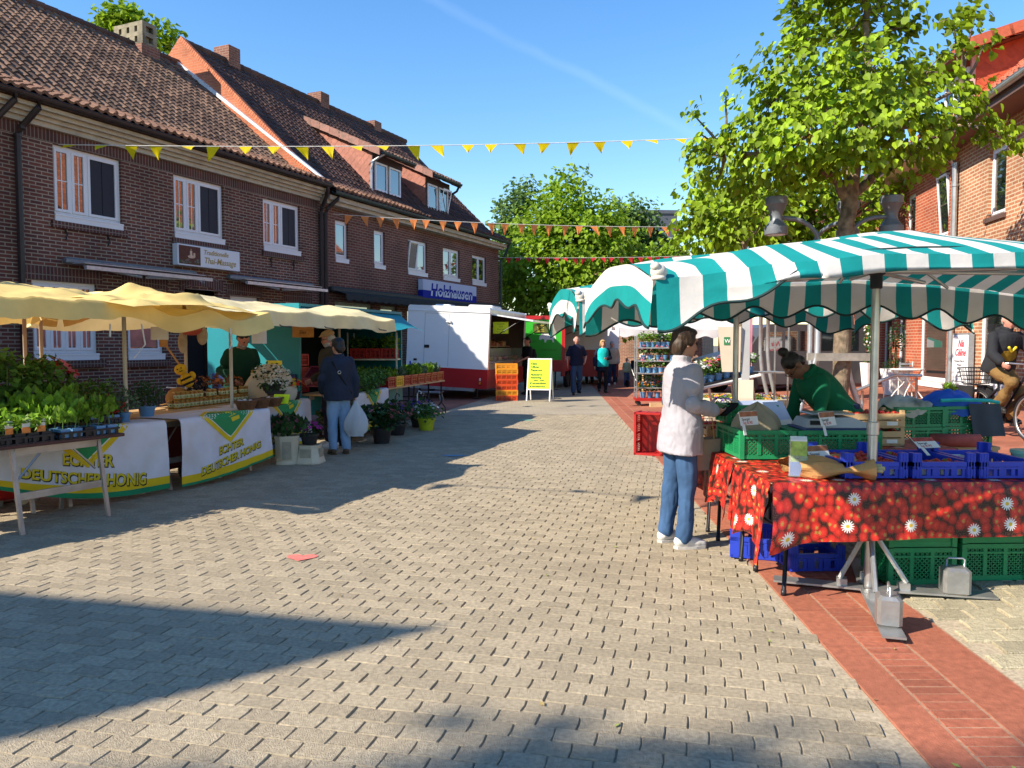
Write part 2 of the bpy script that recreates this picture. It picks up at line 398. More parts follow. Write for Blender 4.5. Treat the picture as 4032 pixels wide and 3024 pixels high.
M_dark = mat('dark_room', (.012,.012,.014), .9, noise=False)
M_curt = mat('pale_curtain', (.55,.52,.46), .9, noise=(20,.1))
M_fascia = mat('cream_fascia', (.46,.415,.32), .7, noise=(5,.14), stain=(3,(.28,.24,.18),.5))
M_gutter = mat('dark_gutter', (.035,.024,.022), .45, noise=(6,.2))
M_gutterG = mat('green_gutter', (.035,.055,.05), .45, noise=(6,.2))
M_zinc = mat('zinc', (.42,.43,.44), .38, .75, noise=(5,.16))
M_tileA = mat('weathered_pantile', (.135,.085,.064), .85, noise=(30,.25), bump=(60,.2), tint=.38, spec=.2, tintcol=(.17,.105,.07), stain=(1.2,(.085,.07,.055),.65))
M_tileB = mat('dark_brown_pantile', (.092,.05,.038), .75, noise=(30,.22), bump=(60,.2), tint=.3, spec=.3, stain=(1.5,(.05,.04,.032),.6))
M_tileK = mat('sunlit_kick_pantile', (.185,.102,.066), .8, noise=(30,.2), bump=(60,.2), tint=.3, spec=.25)  # brighter tile for the kicked eaves: the sun on them put into the colour
M_shingle = mat('salmon_shingle', (.33,.135,.095), .7, noise=(12,.15), tint=.12, spec=.3)
M_shingleR = mat('red_shingle', (.46,.085,.035), .65, noise=(12,.12), tint=.10, spec=.35)
M_concrete = mat('chimney_concrete', (.22,.195,.135), .9, noise=(5,.3), stain=(3,(.07,.065,.05),.9))
M_lead = mat('white_flashing', (.62,.63,.63), .5, noise=(4,.15))

def wall_grid(mb, x0, x1, z0, z1, holes, m=0, reveal=.12, y=0.0):
    xs = sorted({x0, x1, *[h[0] for h in holes], *[h[1] for h in holes]}); zs = sorted({z0, z1, *[h[2] for h in holes], *[h[3] for h in holes]})
    for a, b in zip(xs, xs[1:]):
        for c, d in zip(zs, zs[1:]):
            mx, mz = (a+b)/2, (c+d)/2
            if any(h[0] < mx < h[1] and h[2] < mz < h[3] for h in holes): continue
            mb.face([(a,y,c),(b,y,c),(b,y,d),(a,y,d)], m)
    for a, b, c, d in holes:
        q = y+reveal
        mb.face([(a,y,c),(a,q,c),(a,q,d),(a,y,d)], m); mb.face([(b,q,c),(b,y,c),(b,y,d),(b,q,d)], m)
        mb.face([(a,y,d),(a,q,d),(b,q,d),(b,y,d)], m); mb.face([(a,q,c),(a,y,c),(b,y,c),(b,q,c)], m)

def window(parent, x0, x1, z0, z1, lights=(1,), y=.07, bars=0, tilt=None, arch=0, sill='white', curtain=False, split=None, mframe=None, shade=None, screen=None, name='window'):
    """white window: fixed frame, sashes, glazing bars; the glass and the sill are sub-parts"""
    f = MB(); fw = .055; W = x1-x0
    def fr(a, b, c, d, w, ya, yb):
        f.b2((a,ya,c),(a+w,yb,d)); f.b2((b-w,ya,c),(b,yb,d)); f.b2((a+w,ya,d-w),(b-w,yb,d)); f.b2((a+w,ya,c),(b-w,yb,c+w))
    fr(x0, x1, z0, z1, fw, y, y+.06)
    p = MB(); tot = sum(lights); xa = x0+fw
    for k, l in enumerate(lights):
        xb = xa+(W-2*fw)*l/tot
        if k: f.b2((xa-.02, y-.004, z0+fw),(xa+.02, y+.06, z1-fw))
        s0, s1 = xa+(.022 if k else .004), xb-(.022 if k < len(lights)-1 else .004)
        sw = .05
        ztop = z1-fw-.004
        if tilt == k:
            f.box(((s0+s1)/2, y-.05, (z0+z1)/2+.0), (s1-s0, .035, .001))
            for a, b in ((s0, s0+sw), (s1-sw, s1)):
                f.idx([(a,y-.01,z0+fw),(b,y-.01,z0+fw),(b,y-.01-.12*1,ztop),(a,y-.01-.12,ztop),(a,y+.03,z0+fw),(b,y+.03,z0+fw),(b,y-.08,ztop),(a,y-.08,ztop)],[(0,1,2,3),(7,6,5,4),(0,3,7,4),(1,5,6,2),(3,2,6,7)])
            f.b2((s0,y-.135,ztop-sw),(s1,y-.09,ztop)); f.b2((s0,y-.02,z0+fw),(s1,y+.03,z0+fw+sw))
            p.face([(s0+sw,y+.005,z0+fw+sw),(s1-sw,y+.005,z0+fw+sw),(s1-sw,y-.105,ztop-sw),(s0+sw,y-.105,ztop-sw)])
        else:
            fr(s0, s1, z0+fw+.004, ztop, sw, y-.012, y+.045)
            sc = screen is not None and k in screen
            p.face([(s0+sw,y+.012,z0+fw+sw),(s1-sw,y+.012,z0+fw+sw),(s1-sw,y+.012,ztop-sw),(s0+sw,y+.012,ztop-sw)], 1 if sc else 0)
            if bars and not sc:
                c = (s0+s1)/2; f.b2((c-.009,y+.004,z0+fw+sw),(c+.009,y+.014,ztop-sw))
                for q in range(1, bars):
                    zz = z0+(z1-z0)*q/bars; f.b2((s0+sw,y+.003,zz-.009),(s1-sw,y+.0135,zz+.009))
            if sc:
                c = (s0+s1)/2; f.b2((c-.006,y+.0075,z0+fw+sw),(c+.006,y+.014,ztop-sw), 1)
        xa = xb
    wo = f.build(name, [mframe or M_white, M_dark], parent)
    p.build('pane', [M_glass, mat('insect_screen', (.022,.024,.034), .6, noise=False)], wo)
    if curtain:
        cb = MB(); cb.face([(x0+.05,y+.1,z0+.06),(x1-.05,y+.1,z0+.06),(x1-.05,y+.1,z1-.06),(x0+.05,y+.1,z1-.06)]); 
    if sill == 'white':
        s = MB(); s.b2((x0,-.025,z0-.13),(x1,y+.07,z0-.002)); s.b2((x0-.004,-.035,z0-.035),(x1+.004,-.0255,z0-.008)); s.build('sill', M_white, wo)
    elif sill:
        s = MB(); s.b2((x0-.06,-.055,z0-.10),(x1+.06,y+.05,z0-.003)); s.build('sill', sill, wo)
    return wo

def pantiles(mb, x0, x1, prof, tw=.21, co=.29, m=0, kick=None, r=None):
    """rows of wavy clay tiles up a slope profile [(y,z),...]; every course overlaps the one below"""
    r = r or random.Random(11)
    P = [Vector((0, *p)) for p in prof]; L = [0]
    for a, b in zip(P, P[1:]): L.append(L[-1]+(b-a).length)
    def at(s):
        s = min(max(s, 0), L[-1])
        for k in range(len(P)-1):
            if s <= L[k+1] or k == len(P)-2:
                q = (s-L[k])/(L[k+1]-L[k]); d = (P[k+1]-P[k]).normalized(); return P[k].lerp(P[k+1], q), Vector((0, -d.z, d.y)), k
    nc = int(L[-1]/co); nt_ = int(round((x1-x0)/tw)); tw = (x1-x0)/nt_
    wave = [(0, .0), (.14, .030), (.32, .046), (.5, .026), (.72, .002), (1, .0)]
    for c in range(nc):
        lo, nl, kk = at(c*co-.03); hi, nh, _ = at((c+1)*co+.03)
        mm = m if kick is None or kk > 0 else kick
        for t in range(nt_):
            xa = x0+t*tw; dz = r.uniform(-.006, .006); tt = r.random(); sh = r.uniform(-.008, .008)
            vs = []
            for (q, h) in wave:
                x = xa+q*tw
                vs.append(lo+nl*(h+.040+dz)+Vector((x, 0, 0))+(hi-lo).normalized()*sh)
            for (q, h) in wave: vs.append(hi+nh*(h+.006+dz)+Vector((xa+q*tw, 0, 0)))
            for (q, h) in wave: vs.append(lo+nl*(h-.012)+Vector((xa+q*tw, 0, 0)))
            n = len(wave); fs = []
            for k in range(n-1): fs.append((k, k+1, n+k+1, n+k)); fs.append((2*n+k, 2*n+k+1, k+1, k))
            mb.idx(vs, fs, mm, tt)
def shingles(mb, pts_fn, nu, nv, m=0):
    """overlapping diamond shingles over a parallelogram given by pts_fn(u,v)"""
    n = pts_fn(0,0); e1 = (Vector(pts_fn(1,0))-Vector(n)); e2 = (Vector(pts_fn(0,1))-Vector(n)); nn = e1.cross(e2).normalized()
    return nn
def downpipe(parent, pts, m, r=.05, name='downpipe'):
    b = MB(); b.tube(pts, r, 8); 
    for p in pts[2:]:
        b.lathe([(r*1.25,-.03),(r*1.25,.03)], p, 8)
    return b.build(name, m, parent, smooth=True)
def gutter(parent, x0, x1, y, z, m, r=.075, M=None):
    b = MB()
    def fn(u, v):
        a = math.pi*(1+v); return (x0+(x1-x0)*u, y+r*math.cos(a), z+r*math.sin(a))
    b.grid(fn, 1, 8); b.grid(lambda u, v: (x0+(x1-x0)*u, y+(r-.012)*math.cos(math.pi*(2-v)), z+(r-.012)*math.sin(math.pi*(2-v))), 1, 8)
    for s in (-1, 1): b.tube([(x0, y+s*(r-.003), z+.004), (x1, y+s*(r-.003), z+.004)], .012, 6)
    return b.build('gutter', m, parent)
def chimney(parent, x, y, z0, z1, wx, wy, m, cap=None, name='chimney'):
    b = MB(); b.b2((x-wx/2,y-wy/2,z0),(x+wx/2,y+wy/2,z1)); b.b2((x-wx/2-.03,y-wy/2-.03,z0),(x+wx/2+.03,y+wy/2+.03,z0+.55*0+ .0+ (z1-z0)*.35), 1)
    o = b.build(name, [m, M_lead], parent)
    if cap: c = MB(); cap(c); c.build('chimney_cap', M_concrete, o)
    return o

# ---------------------------------------------------------------- left: the long dark clinker house with the massage shop
hA = thing('brick_house', 'long dark clinker brick house with weathered tiled roof and massage sign above its door', 'house', FA, FROT)
EV, RG, WD = 5.62, 9.86, 5.05
up = [(-7.65,-6.2,3.97,5.24), (-4.9,-3.45,4.0,5.24), (-2.14,-.74,4.02,5.2)]
dn = [(-8.13,-6.82,1.38,2.72), (-6.15,-5.24,1.36,2.70), (-3.3,-2.34,1.36,2.70), (-1.35,-.4,1.36,2.66)]
door = (-4.66,-3.68,.05,2.78)
wl = MB(); wall_grid(wl, -14, 0, 0, EV, up+dn+[door, (-12.6,-11.3,3.97,5.24), (-11,-9.6,3.97,5.24)])
for k in range(1):
    wl.face([(0,0,0),(0,9.5,0),(0,9.5,EV),(0,0,EV)]); wl.face([(-14,9.5,0),(-14,0,0),(-14,0,EV),(-14,9.5,EV)]); wl.face([(0,9.5,0),(-14,9.5,0),(-14,9.5,EV),(0,9.5,EV)])
    wl.face([(-14,0,EV),(-14,9.5,EV),(-14,WD,RG-.1)]); wl.face([(0,9.5,EV),(0,0,EV),(0,WD,RG-.1)])
def soldier(a, b, z, h=.24, d=.012, arch=0):
    n = 8
    for k in range(n):
        xa, xb = a+(b-a)*k/n, a+(b-a)*(k+1)/n
        za = z+arch*(1-(2*k/n-1)**2); zb = z+arch*(1-(2*(k+1)/n-1)**2)
        wl.face([(xa,-d,za),(xb,-d,zb),(xb,-d,zb+h),(xa,-d,za+h)], 1, uv=[(xa,za),(xb,za),(xb,za+h),(xa,za+h)])
        wl.face([(xa,-d,za+h),(xb,-d,zb+h),(xb,0,zb+h),(xa,0,za+h)], 1); wl.face([(xa,0,za),(xb,0,zb),(xb,-d,zb),(xa,-d,za)], 1)
wl.face([(-14,-.012,5.25),(0,-.012,5.25),(0,-.012,5.47),(-14,-.012,5.47)], 1, uv=[(-14,0),(0,0),(0,.22),(-14,.22)])
wl.face([(-14,0,5.25),(0,0,5.25),(0,-.012,5.25),(-14,-.012,5.25)], 1)
for a, b, c, d in up:
    wl.b2((a-.08,-.06,c-.26),(b+.08,.05,c-.135), 1)
for (a, b, c, d), ar in zip(dn, (0,.06,.06,0)):
    soldier(a-.12, b+.12, d+.005, .25, .014, ar); wl.b2((a-.1,-.09,c-.27),(b+.1,.05,c-.135), 1)
soldier(door[0]-.15, door[1]+.15, 2.72, .27, .02, .14)
wl.b2((-14,-.03,0),(door[0]-.1,.0-.001,.55), 1); wl.b2((door[1]+.1,-.03,0),(0,-.001,.55), 1)
wl.build('wall', [M_brickA, M_brickA2], hA)
for w_ in up: window(hA, *w_, lights=(.5,.5,1), bars=2, screen=(2,))
for k, w_ in enumerate(dn): window(hA, *w_, lights=((1,1,1,1) if k == 0 else (1,)), bars=2 if k == 0 else 0, shade=None) and None
for (a, b_, c, d) in (dn[0], dn[1]):
    f = MB(); n_ = 4 if b_-a > 1 else 1
    for k in range(n_): xa, xb = a+.1+(b_-a-.16)*k/n_, a+.06+(b_-a-.16)*(k+1)/n_-.03; f.face([(xa,.0795,c+.13),(xb,.0795,c+.13),(xb,.0795,c+.13+(d-c)*.55),(xa,.0795,c+.13+(d-c)*.55)])
    f.build('window_film', mat('pink_film', (.40,.14,.13), .25, noise=(2.5,.45), spec=.6), hA)
dr = MB(); dr.face([(door[0],.4,.05),(door[1],.4,.05),(door[1],.4,2.8),(door[0],.4,2.8)], 0); dr.b2((door[0],.3,.05),(door[0]+.08,.38,2.7),1); dr.b2((door[1]-.08,.3,.05),(door[1],.38,2.7),1); dr.b2((door[0]+.08,.3,2.05),(door[1]-.08,.38,2.15),1)
dr.build('door', [M_dark, mat('brown_door', (.06,.03,.02), .5)], hA)
ev = MB()      # stepped cream cornice under the gutter
for k, (yy, za, zb) in enumerate(((-.10,5.47,5.56), (-.17,5.56,5.63), (-.26,5.63,5.70), (-.36,5.70,5.77))):
    ev.b2((-14,yy,za),(-.02 if k else 0,.0,zb))
ev.build('eaves', M_fascia, hA)
gutter(hA, -14, -.05, -.46, 5.86, M_gutter, .085)
downpipe(hA, [(-8.2,-.46,5.82),(-8.2,-.44,5.68),(-8.32,-.15,5.35),(-8.36,-.09,5.2),(-8.36,-.09,.1)], M_gutter, .055)
downpipe(hA, [(-.12,-.46,5.82),(-.10,-.42,5.62),(.0,-.17,5.3),(.03,-.1,5.15),(.03,-.1,.1)], M_gutter, .055)
rf = MB(); pantiles(rf, -14, .0, [(-.52,5.90),(.80,6.40),(WD,RG)], tw=.2, co=.265, kick=1)
rf.face([(-14,WD,RG),(0,WD,RG),(0,2*WD,EV),(-14,2*WD,EV)], 0)
rf.face([(-14,-.45,5.8),(-14,.8,6.35),(-14,WD,RG),(-14,2*WD,EV)],0)
for k in range(40):
    x = -14+k*.35; rf.tube([(x,WD,RG+.03),(x+.37,WD,RG+.045)], .12, 8, 2)
rf.b2((-14,-.38,5.775),(0,.5,5.80), 2)
rfo = rf.build('roof', [M_tileA, M_tileK, M_tileB], hA)
def capA(c):
    x, y, z = -1.35, WD+.15, 9.86
    wx, wy = .24, .56
    # a pierced concrete block: posts and bands around two rows of square holes
    for zz, hh in ((z,.08),(z+.25,.12),(z+.53,.11)): c.b2((x-wx,y-wy,zz),(x+wx,y+wy,zz+hh))
    for zz, hh in ((z+.08,.17),(z+.37,.16)):
        for i in range(4):
            py = y-wy+i*(2*wy-.2)/3; c.b2((x-wx+.002,py,zz),(x-wx+.12,py+.2,zz+hh)); c.b2((x+wx-.12,py,zz),(x+wx-.002,py+.2,zz+hh))
        c.b2((x-.06,y-wy+.1,zz),(x+.06,y+wy-.1,zz+hh))
chimney(rfo, -1.35, WD+.15, 9.0, 9.86, .62, 1.2, M_brickCh, capA)
gp = MB()      # pale flashing where the roof meets the neighbour's gable
gp.idx([(-.12,-.3,6.05),(-.005,-.3,6.05),(-.005,WD,RG+.13),(-.12,WD,RG+.13),(-.12,-.3,5.98),(-.12,WD,RG)],[(0,1,2,3),(4,0,3,5)])
gp.build('flashing', M_lead, hA)
# fold-out awnings, closed, and the massage sign: fixed to the house but each made to be unscrewed
def awning_case(x0, x1, z, label):
    a = thing('folded_awning', label, 'awning', FP(x0, -.02, z), FROT, 'folded awnings on the dark brick house'); L = x1-x0
    c = MB(); c.rbox((L/2,-.09,.05),(L,.16,.12),.03); c.build('cassette', mat('grey_awning_case', (.17,.19,.21), .4, .3), a)
    b = MB(); b.b2((.05,-.62,-.13),(L-.02,-.55,-.06)); b.b2((.1,-.5,-.01),(L-.1,-.17,.002)); b.build('front_rail', mat('light_awning_rail', (.52,.54,.57), .35, .5), a)
    for q, (xa, xb) in enumerate(((.35,L*.48),(L-.35,L*.52))):
        d = MB(); d.tube([(xa,-.14,-.02),(xb,-.33,-.15),(xa+(xb-xa)*.25,-.56,-.12)], .03, 6); d.build('folding_arm', mat('awning_arm', (.40,.42,.44), .4, .5), a)
awning_case(-7.56, -4.45, 3.06, 'folded grey awning above the big ground floor window, nearer the camera')
awning_case(-3.45, -.4, 3.08, 'folded grey awning beside the massage sign, farther along the wall')
sg = thing('shop_sign', 'white box sign with candle picture and gold lettering on the dark brick wall', 'shop sign', FP(-5.0, -.02, 3.28), FROT)
b = MB(); b.rbox((.92,-.09,.22),(1.84,.16,.46),.01); b.build('panel', mat('sign_white', (.70,.71,.73), .4, noise=(2,.03)), sg)
b = MB(); b.b2((.03,-.1745,.02),(.63,-.1715,.42)); po = b.build('picture', mat('sign_brown', (.09,.022,.012), .5, noise=(8,.3)), sg)
b = MB(); r_ = random.Random(4)
b.sph((.37,-.176,.19),(.10,.004,.035),10,6,0); b.lathe([(.035,0),(.03,.13)],(.36,-.178,.19),8,0,M=Matrix.Diagonal((1,.12,1))); b.lathe([(.028,0),(.025,.09)],(.45,-.178,.19),8,0,M=Matrix.Diagonal((1,.12,1)))
b.sph((.36,-.178,.345),(.008,.003,.022),8,6,1)
for k in range(26): b.sph((r_.uniform(.06,.6),-.176,r_.uniform(.04,.13)),(r_.uniform(.02,.05),.003,r_.uniform(.01,.03)),7,5,2+k%2)
b.build('candle_motif', [mat('candle_wax', (.62,.42,.30), .6), mat('flame_print', (.8,.6,.2), .6), mat('leaf_print', (.05,.07,.02), .6), mat('stone_print', (.16,.12,.09), .6)], po)
M_gold = mat('gold_letters', (.42,.29,.10), .5, noise=False)
text('Traditionelle', .145, M_gold, sg, (.72,-.172,.285), shear=.25, sx=1.0, bold=.003)
text('Thai-Massage', .19, M_gold, sg, (.73,-.172,.09), shear=.25, sx=.95, bold=.003)
nm = MB(); nn = thing('house_number', 'pale house number 41 on the brick arch over the door', 'house number', FP(-4.25, -.03, 2.93), FROT)
text('41', .17, mat('number_pale', (.30,.34,.38), .5, noise=False), nn, (0,0,0), bold=.004, name='numerals')
for sx_ in (-7.45,-6.55,-1.9,-1.05):
    b = MB(); b.tube([(0,-.02,.18),(.03,-.03,.12),(-.02,-.03,.06),(.03,-.02,0),(-.01,-.03,-.12)], .018, 5)
    o = b.build('wall_anchor', M_gutter, loc=FP(sx_, 0, 3.62), rz=FROT); tag(o, 'wrought iron wall anchor below the windows of the dark brick house', 'wall anchor', 'iron wall anchors')

# the neighbour at the left edge of the picture
hN = thing('brick_house', 'dark brick neighbour at the left edge beyond two downpipes', 'house', FP(-8.75, 0, 0), FROT)
b = MB(); b.b2((-5.2,-.06,0),(.0,-.002,5.46)); b.build('wall', M_brickA, hN)
b = MB(); b.b2((-5.2,-.14,5.47),(0,-.062,5.6)); b.b2((-5.2,-.24,5.6),(0,-.0625,5.72)); b.build('eaves', M_fascia, hN)
downpipe(hN, [(.12,-.5,5.83),(.12,-.46,5.7),(-.1,-.2,5.3),(-.16,-.14,5.15),(-.16,-.14,.1)], M_gutter, .055)
b = MB(); b.tube([(-.35,-.1,3.6),(-.35,-.1,.4)], .03, 6); b.lathe([(.055,-.04),(.055,.05)],(-.35,-.1,3.6),8); b.build('vent_pipe', M_gutter, hN)

# ---------------------------------------------------------------- left: the darker roofed house with two dormers
hB = thing('brick_house', 'brown brick house with dark tiled roof, two tile-hung dormers and an orange gable', 'house', FA, FROT)
EB, RB, WB, XB = 5.5, 10.5, 4.95, 11.75
upB = [(.78,1.39,4.02,5.09), (2.71,3.31,4.02,5.06), (4.67,5.92,3.99,5.03), (7.04,8.3,3.99,5.02), (9.34,10.55,3.98,5.0)]
dnB = [(.72,2.62,.6,2.78), (3.03,4.0,.5,2.76), (4.6,7.4,.5,2.76), (8,11.2,.5,2.76)]
wl = MB(); wall_grid(wl, .0, XB, 0, EB, upB+dnB)
wl.face([(XB,0,0),(XB,10,0),(XB,10,EB),(XB,0,EB)]); wl.face([(XB,10,0),(0,10,0),(0,10,EB),(XB,10,EB)]); wl.face([(XB,0,EB),(XB,10,EB),(XB+.5,WB,RB-.1)])
wl.b2((.0,-.02,5.10),(XB,-.001,5.16)); 
wl.build('wall', [M_brickB], hB)
gg = MB()      # the bare gable rising above the lower neighbour roof, with a brick-on-edge verge
gg.idx([(-.02,-.1,5.9),(-.02,WB,RB+.12),(-.02,2*WB,5.9),(.28,-.1,5.9),(.28,WB,RB+.12),(.28,2*WB,5.9)],[(0,2,1),(3,4,5),(0,1,4,3),(1,2,5,4)])
gg.build('gable', M_brickG, hB)
vg = MB()
sl = math.hypot(WB, RB-5.9)
for k in range(int(sl/.085)):
    q = k*.085/sl; vg.box((.0,-.1+(WB+.1)*q,5.93+(RB+.16-5.93)*q),(.13,.074,.12),0,M=Matrix.Rotation(math.atan2(RB-5.9,WB),3,'X'))
vg.build('verge', mat('verge_brick', (.46,.15,.07), .8, tint=.15), hB)
for k, w_ in enumerate(upB): window(hB, *w_, lights=(1,) if k < 2 else (1,1), tilt=0 if k == 2 else None, sill='white')
for k, w_ in enumerate(dnB): window(hB, *w_, lights=(1,), y=.1, mframe=mat('pale_green_frame', (.33,.40,.33), .5), sill=None)
ev = MB(); ev.b2((0.1,-.26,5.42),(XB,-.001,5.52)); ev.b2((.1,-.36,5.52),(XB+.05,0,5.64)); ev.build('eaves', M_fascia, hB)
gutter(hB, .12, XB+.1, -.47, 5.73, M_gutterG, .08)
downpipe(hB, [(.35,-.47,5.7),(.33,-.44,5.55),(.2,-.2,5.3),(.17,-.14,5.15),(.17,-.12,.1)], M_gutter, .055)
downpipe(hB, [(XB+.05,-.47,5.7),(XB+.1,-.3,5.35),(XB+.05,-.08,5.0),(XB+.05,-.08,.1)], M_gutterG, .05)
rf = MB(); pantiles(rf, .15, XB+.12, [(-.52,5.76),(.5,6.25),(WB,RB)], m=0)
n0 = len(rf.f)
pantiles(rf, .15, 4.6, [(-.54,5.79),(.2,6.14),(.25,6.17)], m=1, co=.3)
rf.face([(.15,WB,RB),(XB+.6,WB,RB),(XB+.4,2*WB,5.9),(.15,2*WB,5.9)], 0)
rf.face([(XB+.12,.5,6.25),(XB+.75,WB,RB),(XB+.12,WB,RB),],0)
rf.face([(.15,-.5,5.74),(XB+.1,-.5,5.74),(XB+.1,.5,6.2),(.15,.5,6.2)],0)
for k in range(36):
    x = .1+k*.345; rf.tube([(x,WB,RB+.04),(x+.36,WB,RB+.055)], .12, 8, 0)
rfB = rf.build('roof', [M_tileB, M_tileK], hB)
for x_, h_ in ((2.0,11.02), (6.6,10.92), (10.1,10.78)): chimney(rfB, x_, WB+.1, 9.9, h_, .5, .62, M_brickCh)
def dormer(x0, x1, zb, zt, yf, yb, first):
    """a shed dormer: tile-hung cheeks, shallow tiled roof, two windows"""
    def slope_z(y): return 6.25+(y-.5)*(RB-6.25)/(WB-.5)
    d = MB(); zbk = slope_z(yb)
    for x in (x0, x1):      # cheeks: rows of overlapping diamond shingles
        s = -1 if x == x0 else 1
        d.face([(x,yf,zb-.1),(x,yf,zt),(x,yb,zbk)] if s > 0 else [(x,yf,zt),(x,yf,zb-.1),(x,yb,zbk)], 0, .5)
        st_ = .26
        rows = int((zbk-zb)/.2)+2
        for k in range(-2, rows+16):
            for j in range(int((yb-yf)/st_)+2):
                yc = yf+j*st_+(k % 2)*st_/2; zc = zb+k*.13
                if zc > zt+(zbk-zt)*(yc-yf)/(yb-yf)-.14 or zc < slope_z(yc)-.05 or yc < yf+.02: continue
                o = s*.012
                d.face([(x+o*1.6,yc,zc-.13),(x+o*1.3,yc+st_/2,zc-.02),(x+o*1.1,yc+st_/2,zc+.02),(x+o*.8,yc,zc+.15),(x+o*1.1,yc-st_/2,zc+.02),(x+o*1.3,yc-st_/2,zc-.02)], 0)
    d.face([(x0,yf,zb-.25),(x1,yf,zb-.25),(x1,yf,zt),(x0,yf,zt)], 1)
    d.b2((x0-.02,yf-.03,zt-.22),(x1+.02,yf,zt), 1)
    o = d.build('dormer', [M_shingle, mat('dormer_dark_board', (.05,.03,.027), .7)], hB)
    r2 = MB(); pantiles(r2, x0-.16, x1+.16, [(yf-.42,zt+.0),(yb+.15,zbk+.18)], m=0)
    n = int((yb-yf+.4)/.33)
    for s, x in ((-1, x0-.16), (1, x1+.16)):
        for k in range(n):
            q0, q1 = k/n, (k+1.06)/n
            ya, yb_ = yf-.42+(yb-yf+.5)*q0, yf-.42+(yb-yf+.5)*q1; za, zb_ = zt+(zbk+.15-zt)*q0, zt+(zbk+.15-zt)*q1
            r2.idx([(x,ya,za+.09),(x,yb_,zb_+.075),(x,yb_,zb_-.16),(x,ya,za-.145),(x+s*.05,ya,za+.09),(x+s*.05,yb_,zb_+.075),(x+s*.05,yb_,zb_-.16),(x+s*.05,ya,za-.145)],
                [(0,1,2,3),(7,6,5,4),(0,4,5,1),(3,2,6,7),(0,3,7,4),(1,5,6,2)], 1)
    r2.build('dormer_roof', [M_tileA, mat('verge_tile', (.26,.13,.10), .8, tint=.2, stain=(6,(.12,.10,.08),.7))], o)
    gutter(o, x0-.1, x1+.1, yf-.48, zt-.03, M_gutterG, .07)
    if first: downpipe(o, [(x0+.05,yf-.48,zt-.05),(x0-.05,yf-.38,zt-.14),(x0-.14,yf-.1,zt-.32),(x0-.14,yf-.07,zt-.6),(x0-.14,yf-.07,zb-.15)], M_zinc, .045)
    else: downpipe(o, [(x1+.0,yf-.48,zt-.05),(x1+.1,yf-.3,zt-.25),(x1+.06,yf-.04,zt-.4)], M_gutterG, .045)
    mid = (x0+x1)/2
    for k, (a, b_) in enumerate(((x0+.12, mid-.06), (mid+.06, x1-.12))):
        f = MB(); fr = .06
        f.b2((a,yf-.05,zb),(a+fr,yf-.005,zt-.24)); f.b2((b_-fr,yf-.05,zb),(b_,yf-.005,zt-.24)); f.b2((a+fr,yf-.05,zt-.24-fr),(b_-fr,yf-.005,zt-.24)); f.b2((a+fr,yf-.05,zb),(b_-fr,yf-.005,zb+fr))
        if not first and k == 1:      # ajar: the sash tilts out of its frame
            f.idx([(a+.03,yf-.22,zt-.28),(b_-.03,yf-.22,zt-.28),(b_-.03,yf-.22,zt-.34),(a+.03,yf-.22,zt-.34),(a+.03,yf-.06,zb+.05),(b_-.03,yf-.06,zb+.05),(a+.09,yf-.22,zt-.34),(a+.09,yf-.06,zb+.05),(b_-.09,yf-.22,zt-.34),(b_-.09,yf-.06,zb+.05)],[(0,1,2,3),(3,6,7,4),(8,2,5,9)])
        f.face([(a+fr,yf-.02,zb+fr),(b_-fr,yf-.02,zb+fr),(b_-fr,yf-.02,zt-.24-fr),(a+fr,yf-.02,zt-.24-fr)], 1)
        f.build('dormer_window', [M_white, M_glass], o)
DORM = [(3.75,5.5,6.53,7.68,.75,3.3,True), (7.1,8.85,6.45,7.62,.75,3.3,False)]
for d_ in DORM: dormer(*d_)
# dark shop awning with a scalloped edge, and the blue and white sign above it
aw = thing('scalloped_awning', 'long dark green shop awning with scalloped edge under the blue sign', 'awning', FP(.35, -.02, 3.1), FROT)
b = MB(); b.rbox((5.6,-.1,.0),(11.2,.2,.16),.04); b.build('cassette', mat('awning_dark', (.03,.036,.036), .6), aw)
b = MB(); L_ = 10.9; b.grid(lambda u, v: (.15+L_*u, -.12-.42*v, -.02-.12*v), 60, 3)
b.grid(lambda u, v: (.15+L_*u, -.54-.004*v, -.14-v*(.13+.06*abs(math.sin(u*L_*math.pi/.36)))), 360, 3)
b.build('valance', mat('awning_fabric', (.032,.037,.036), .85, noise=(10,.2)), aw)
sg = thing('shop_sign', 'blue and white box sign with split two-tone lettering on the brown brick house', 'shop sign', FP(5.25, -.02, 3.13), FROT)
b = MB(); b.b2((0,-.2,0),(4.0,-.02,.26), 1); b.b2((0,-.2,.2605),(4.0,-.02,.62), 0); b.build('panel', [mat('sign_pale_blue', (.50,.57,.74), .6, noise=(2,.03), spec=.15), mat('sign_blue', (.006,.018,.30), .6, noise=(2,.05), spec=.12)], sg)
me_ = text_mesh('Holzhausen', .60, .003, 'LEFT', .12, .012); xs = [v.co.x for v in me_.vertices]; W_ = max(xs); bpy.data.meshes.remove(me_)
def split_text(upper):
    me = text_mesh('Holzhausen', .60, .003, 'LEFT', .12, .012)
    bm = bmesh.new(); bm.from_mesh(me); cut = .165
    bmesh.ops.bisect_plane(bm, geom=bm.verts[:]+bm.edges[:]+bm.faces[:], plane_co=(0,cut,0), plane_no=(0,1,0), clear_inner=upper, clear_outer=not upper)
    bm.to_mesh(me); bm.free(); me.materials.clear(); me.materials.append(MATS['sign_blue'] if upper else mat('letter_pale', (.55,.61,.74), .4, noise=False)); me.name = 'lettering'
    o = bpy.data.objects.new('lettering', me); COL.objects.link(o); o.parent = sg; o.location = (.5,-.204,.098); o.rotation_euler = (R(90),0,0); o.scale = (3.15/W_,1,1)
split_text(True); split_text(False)

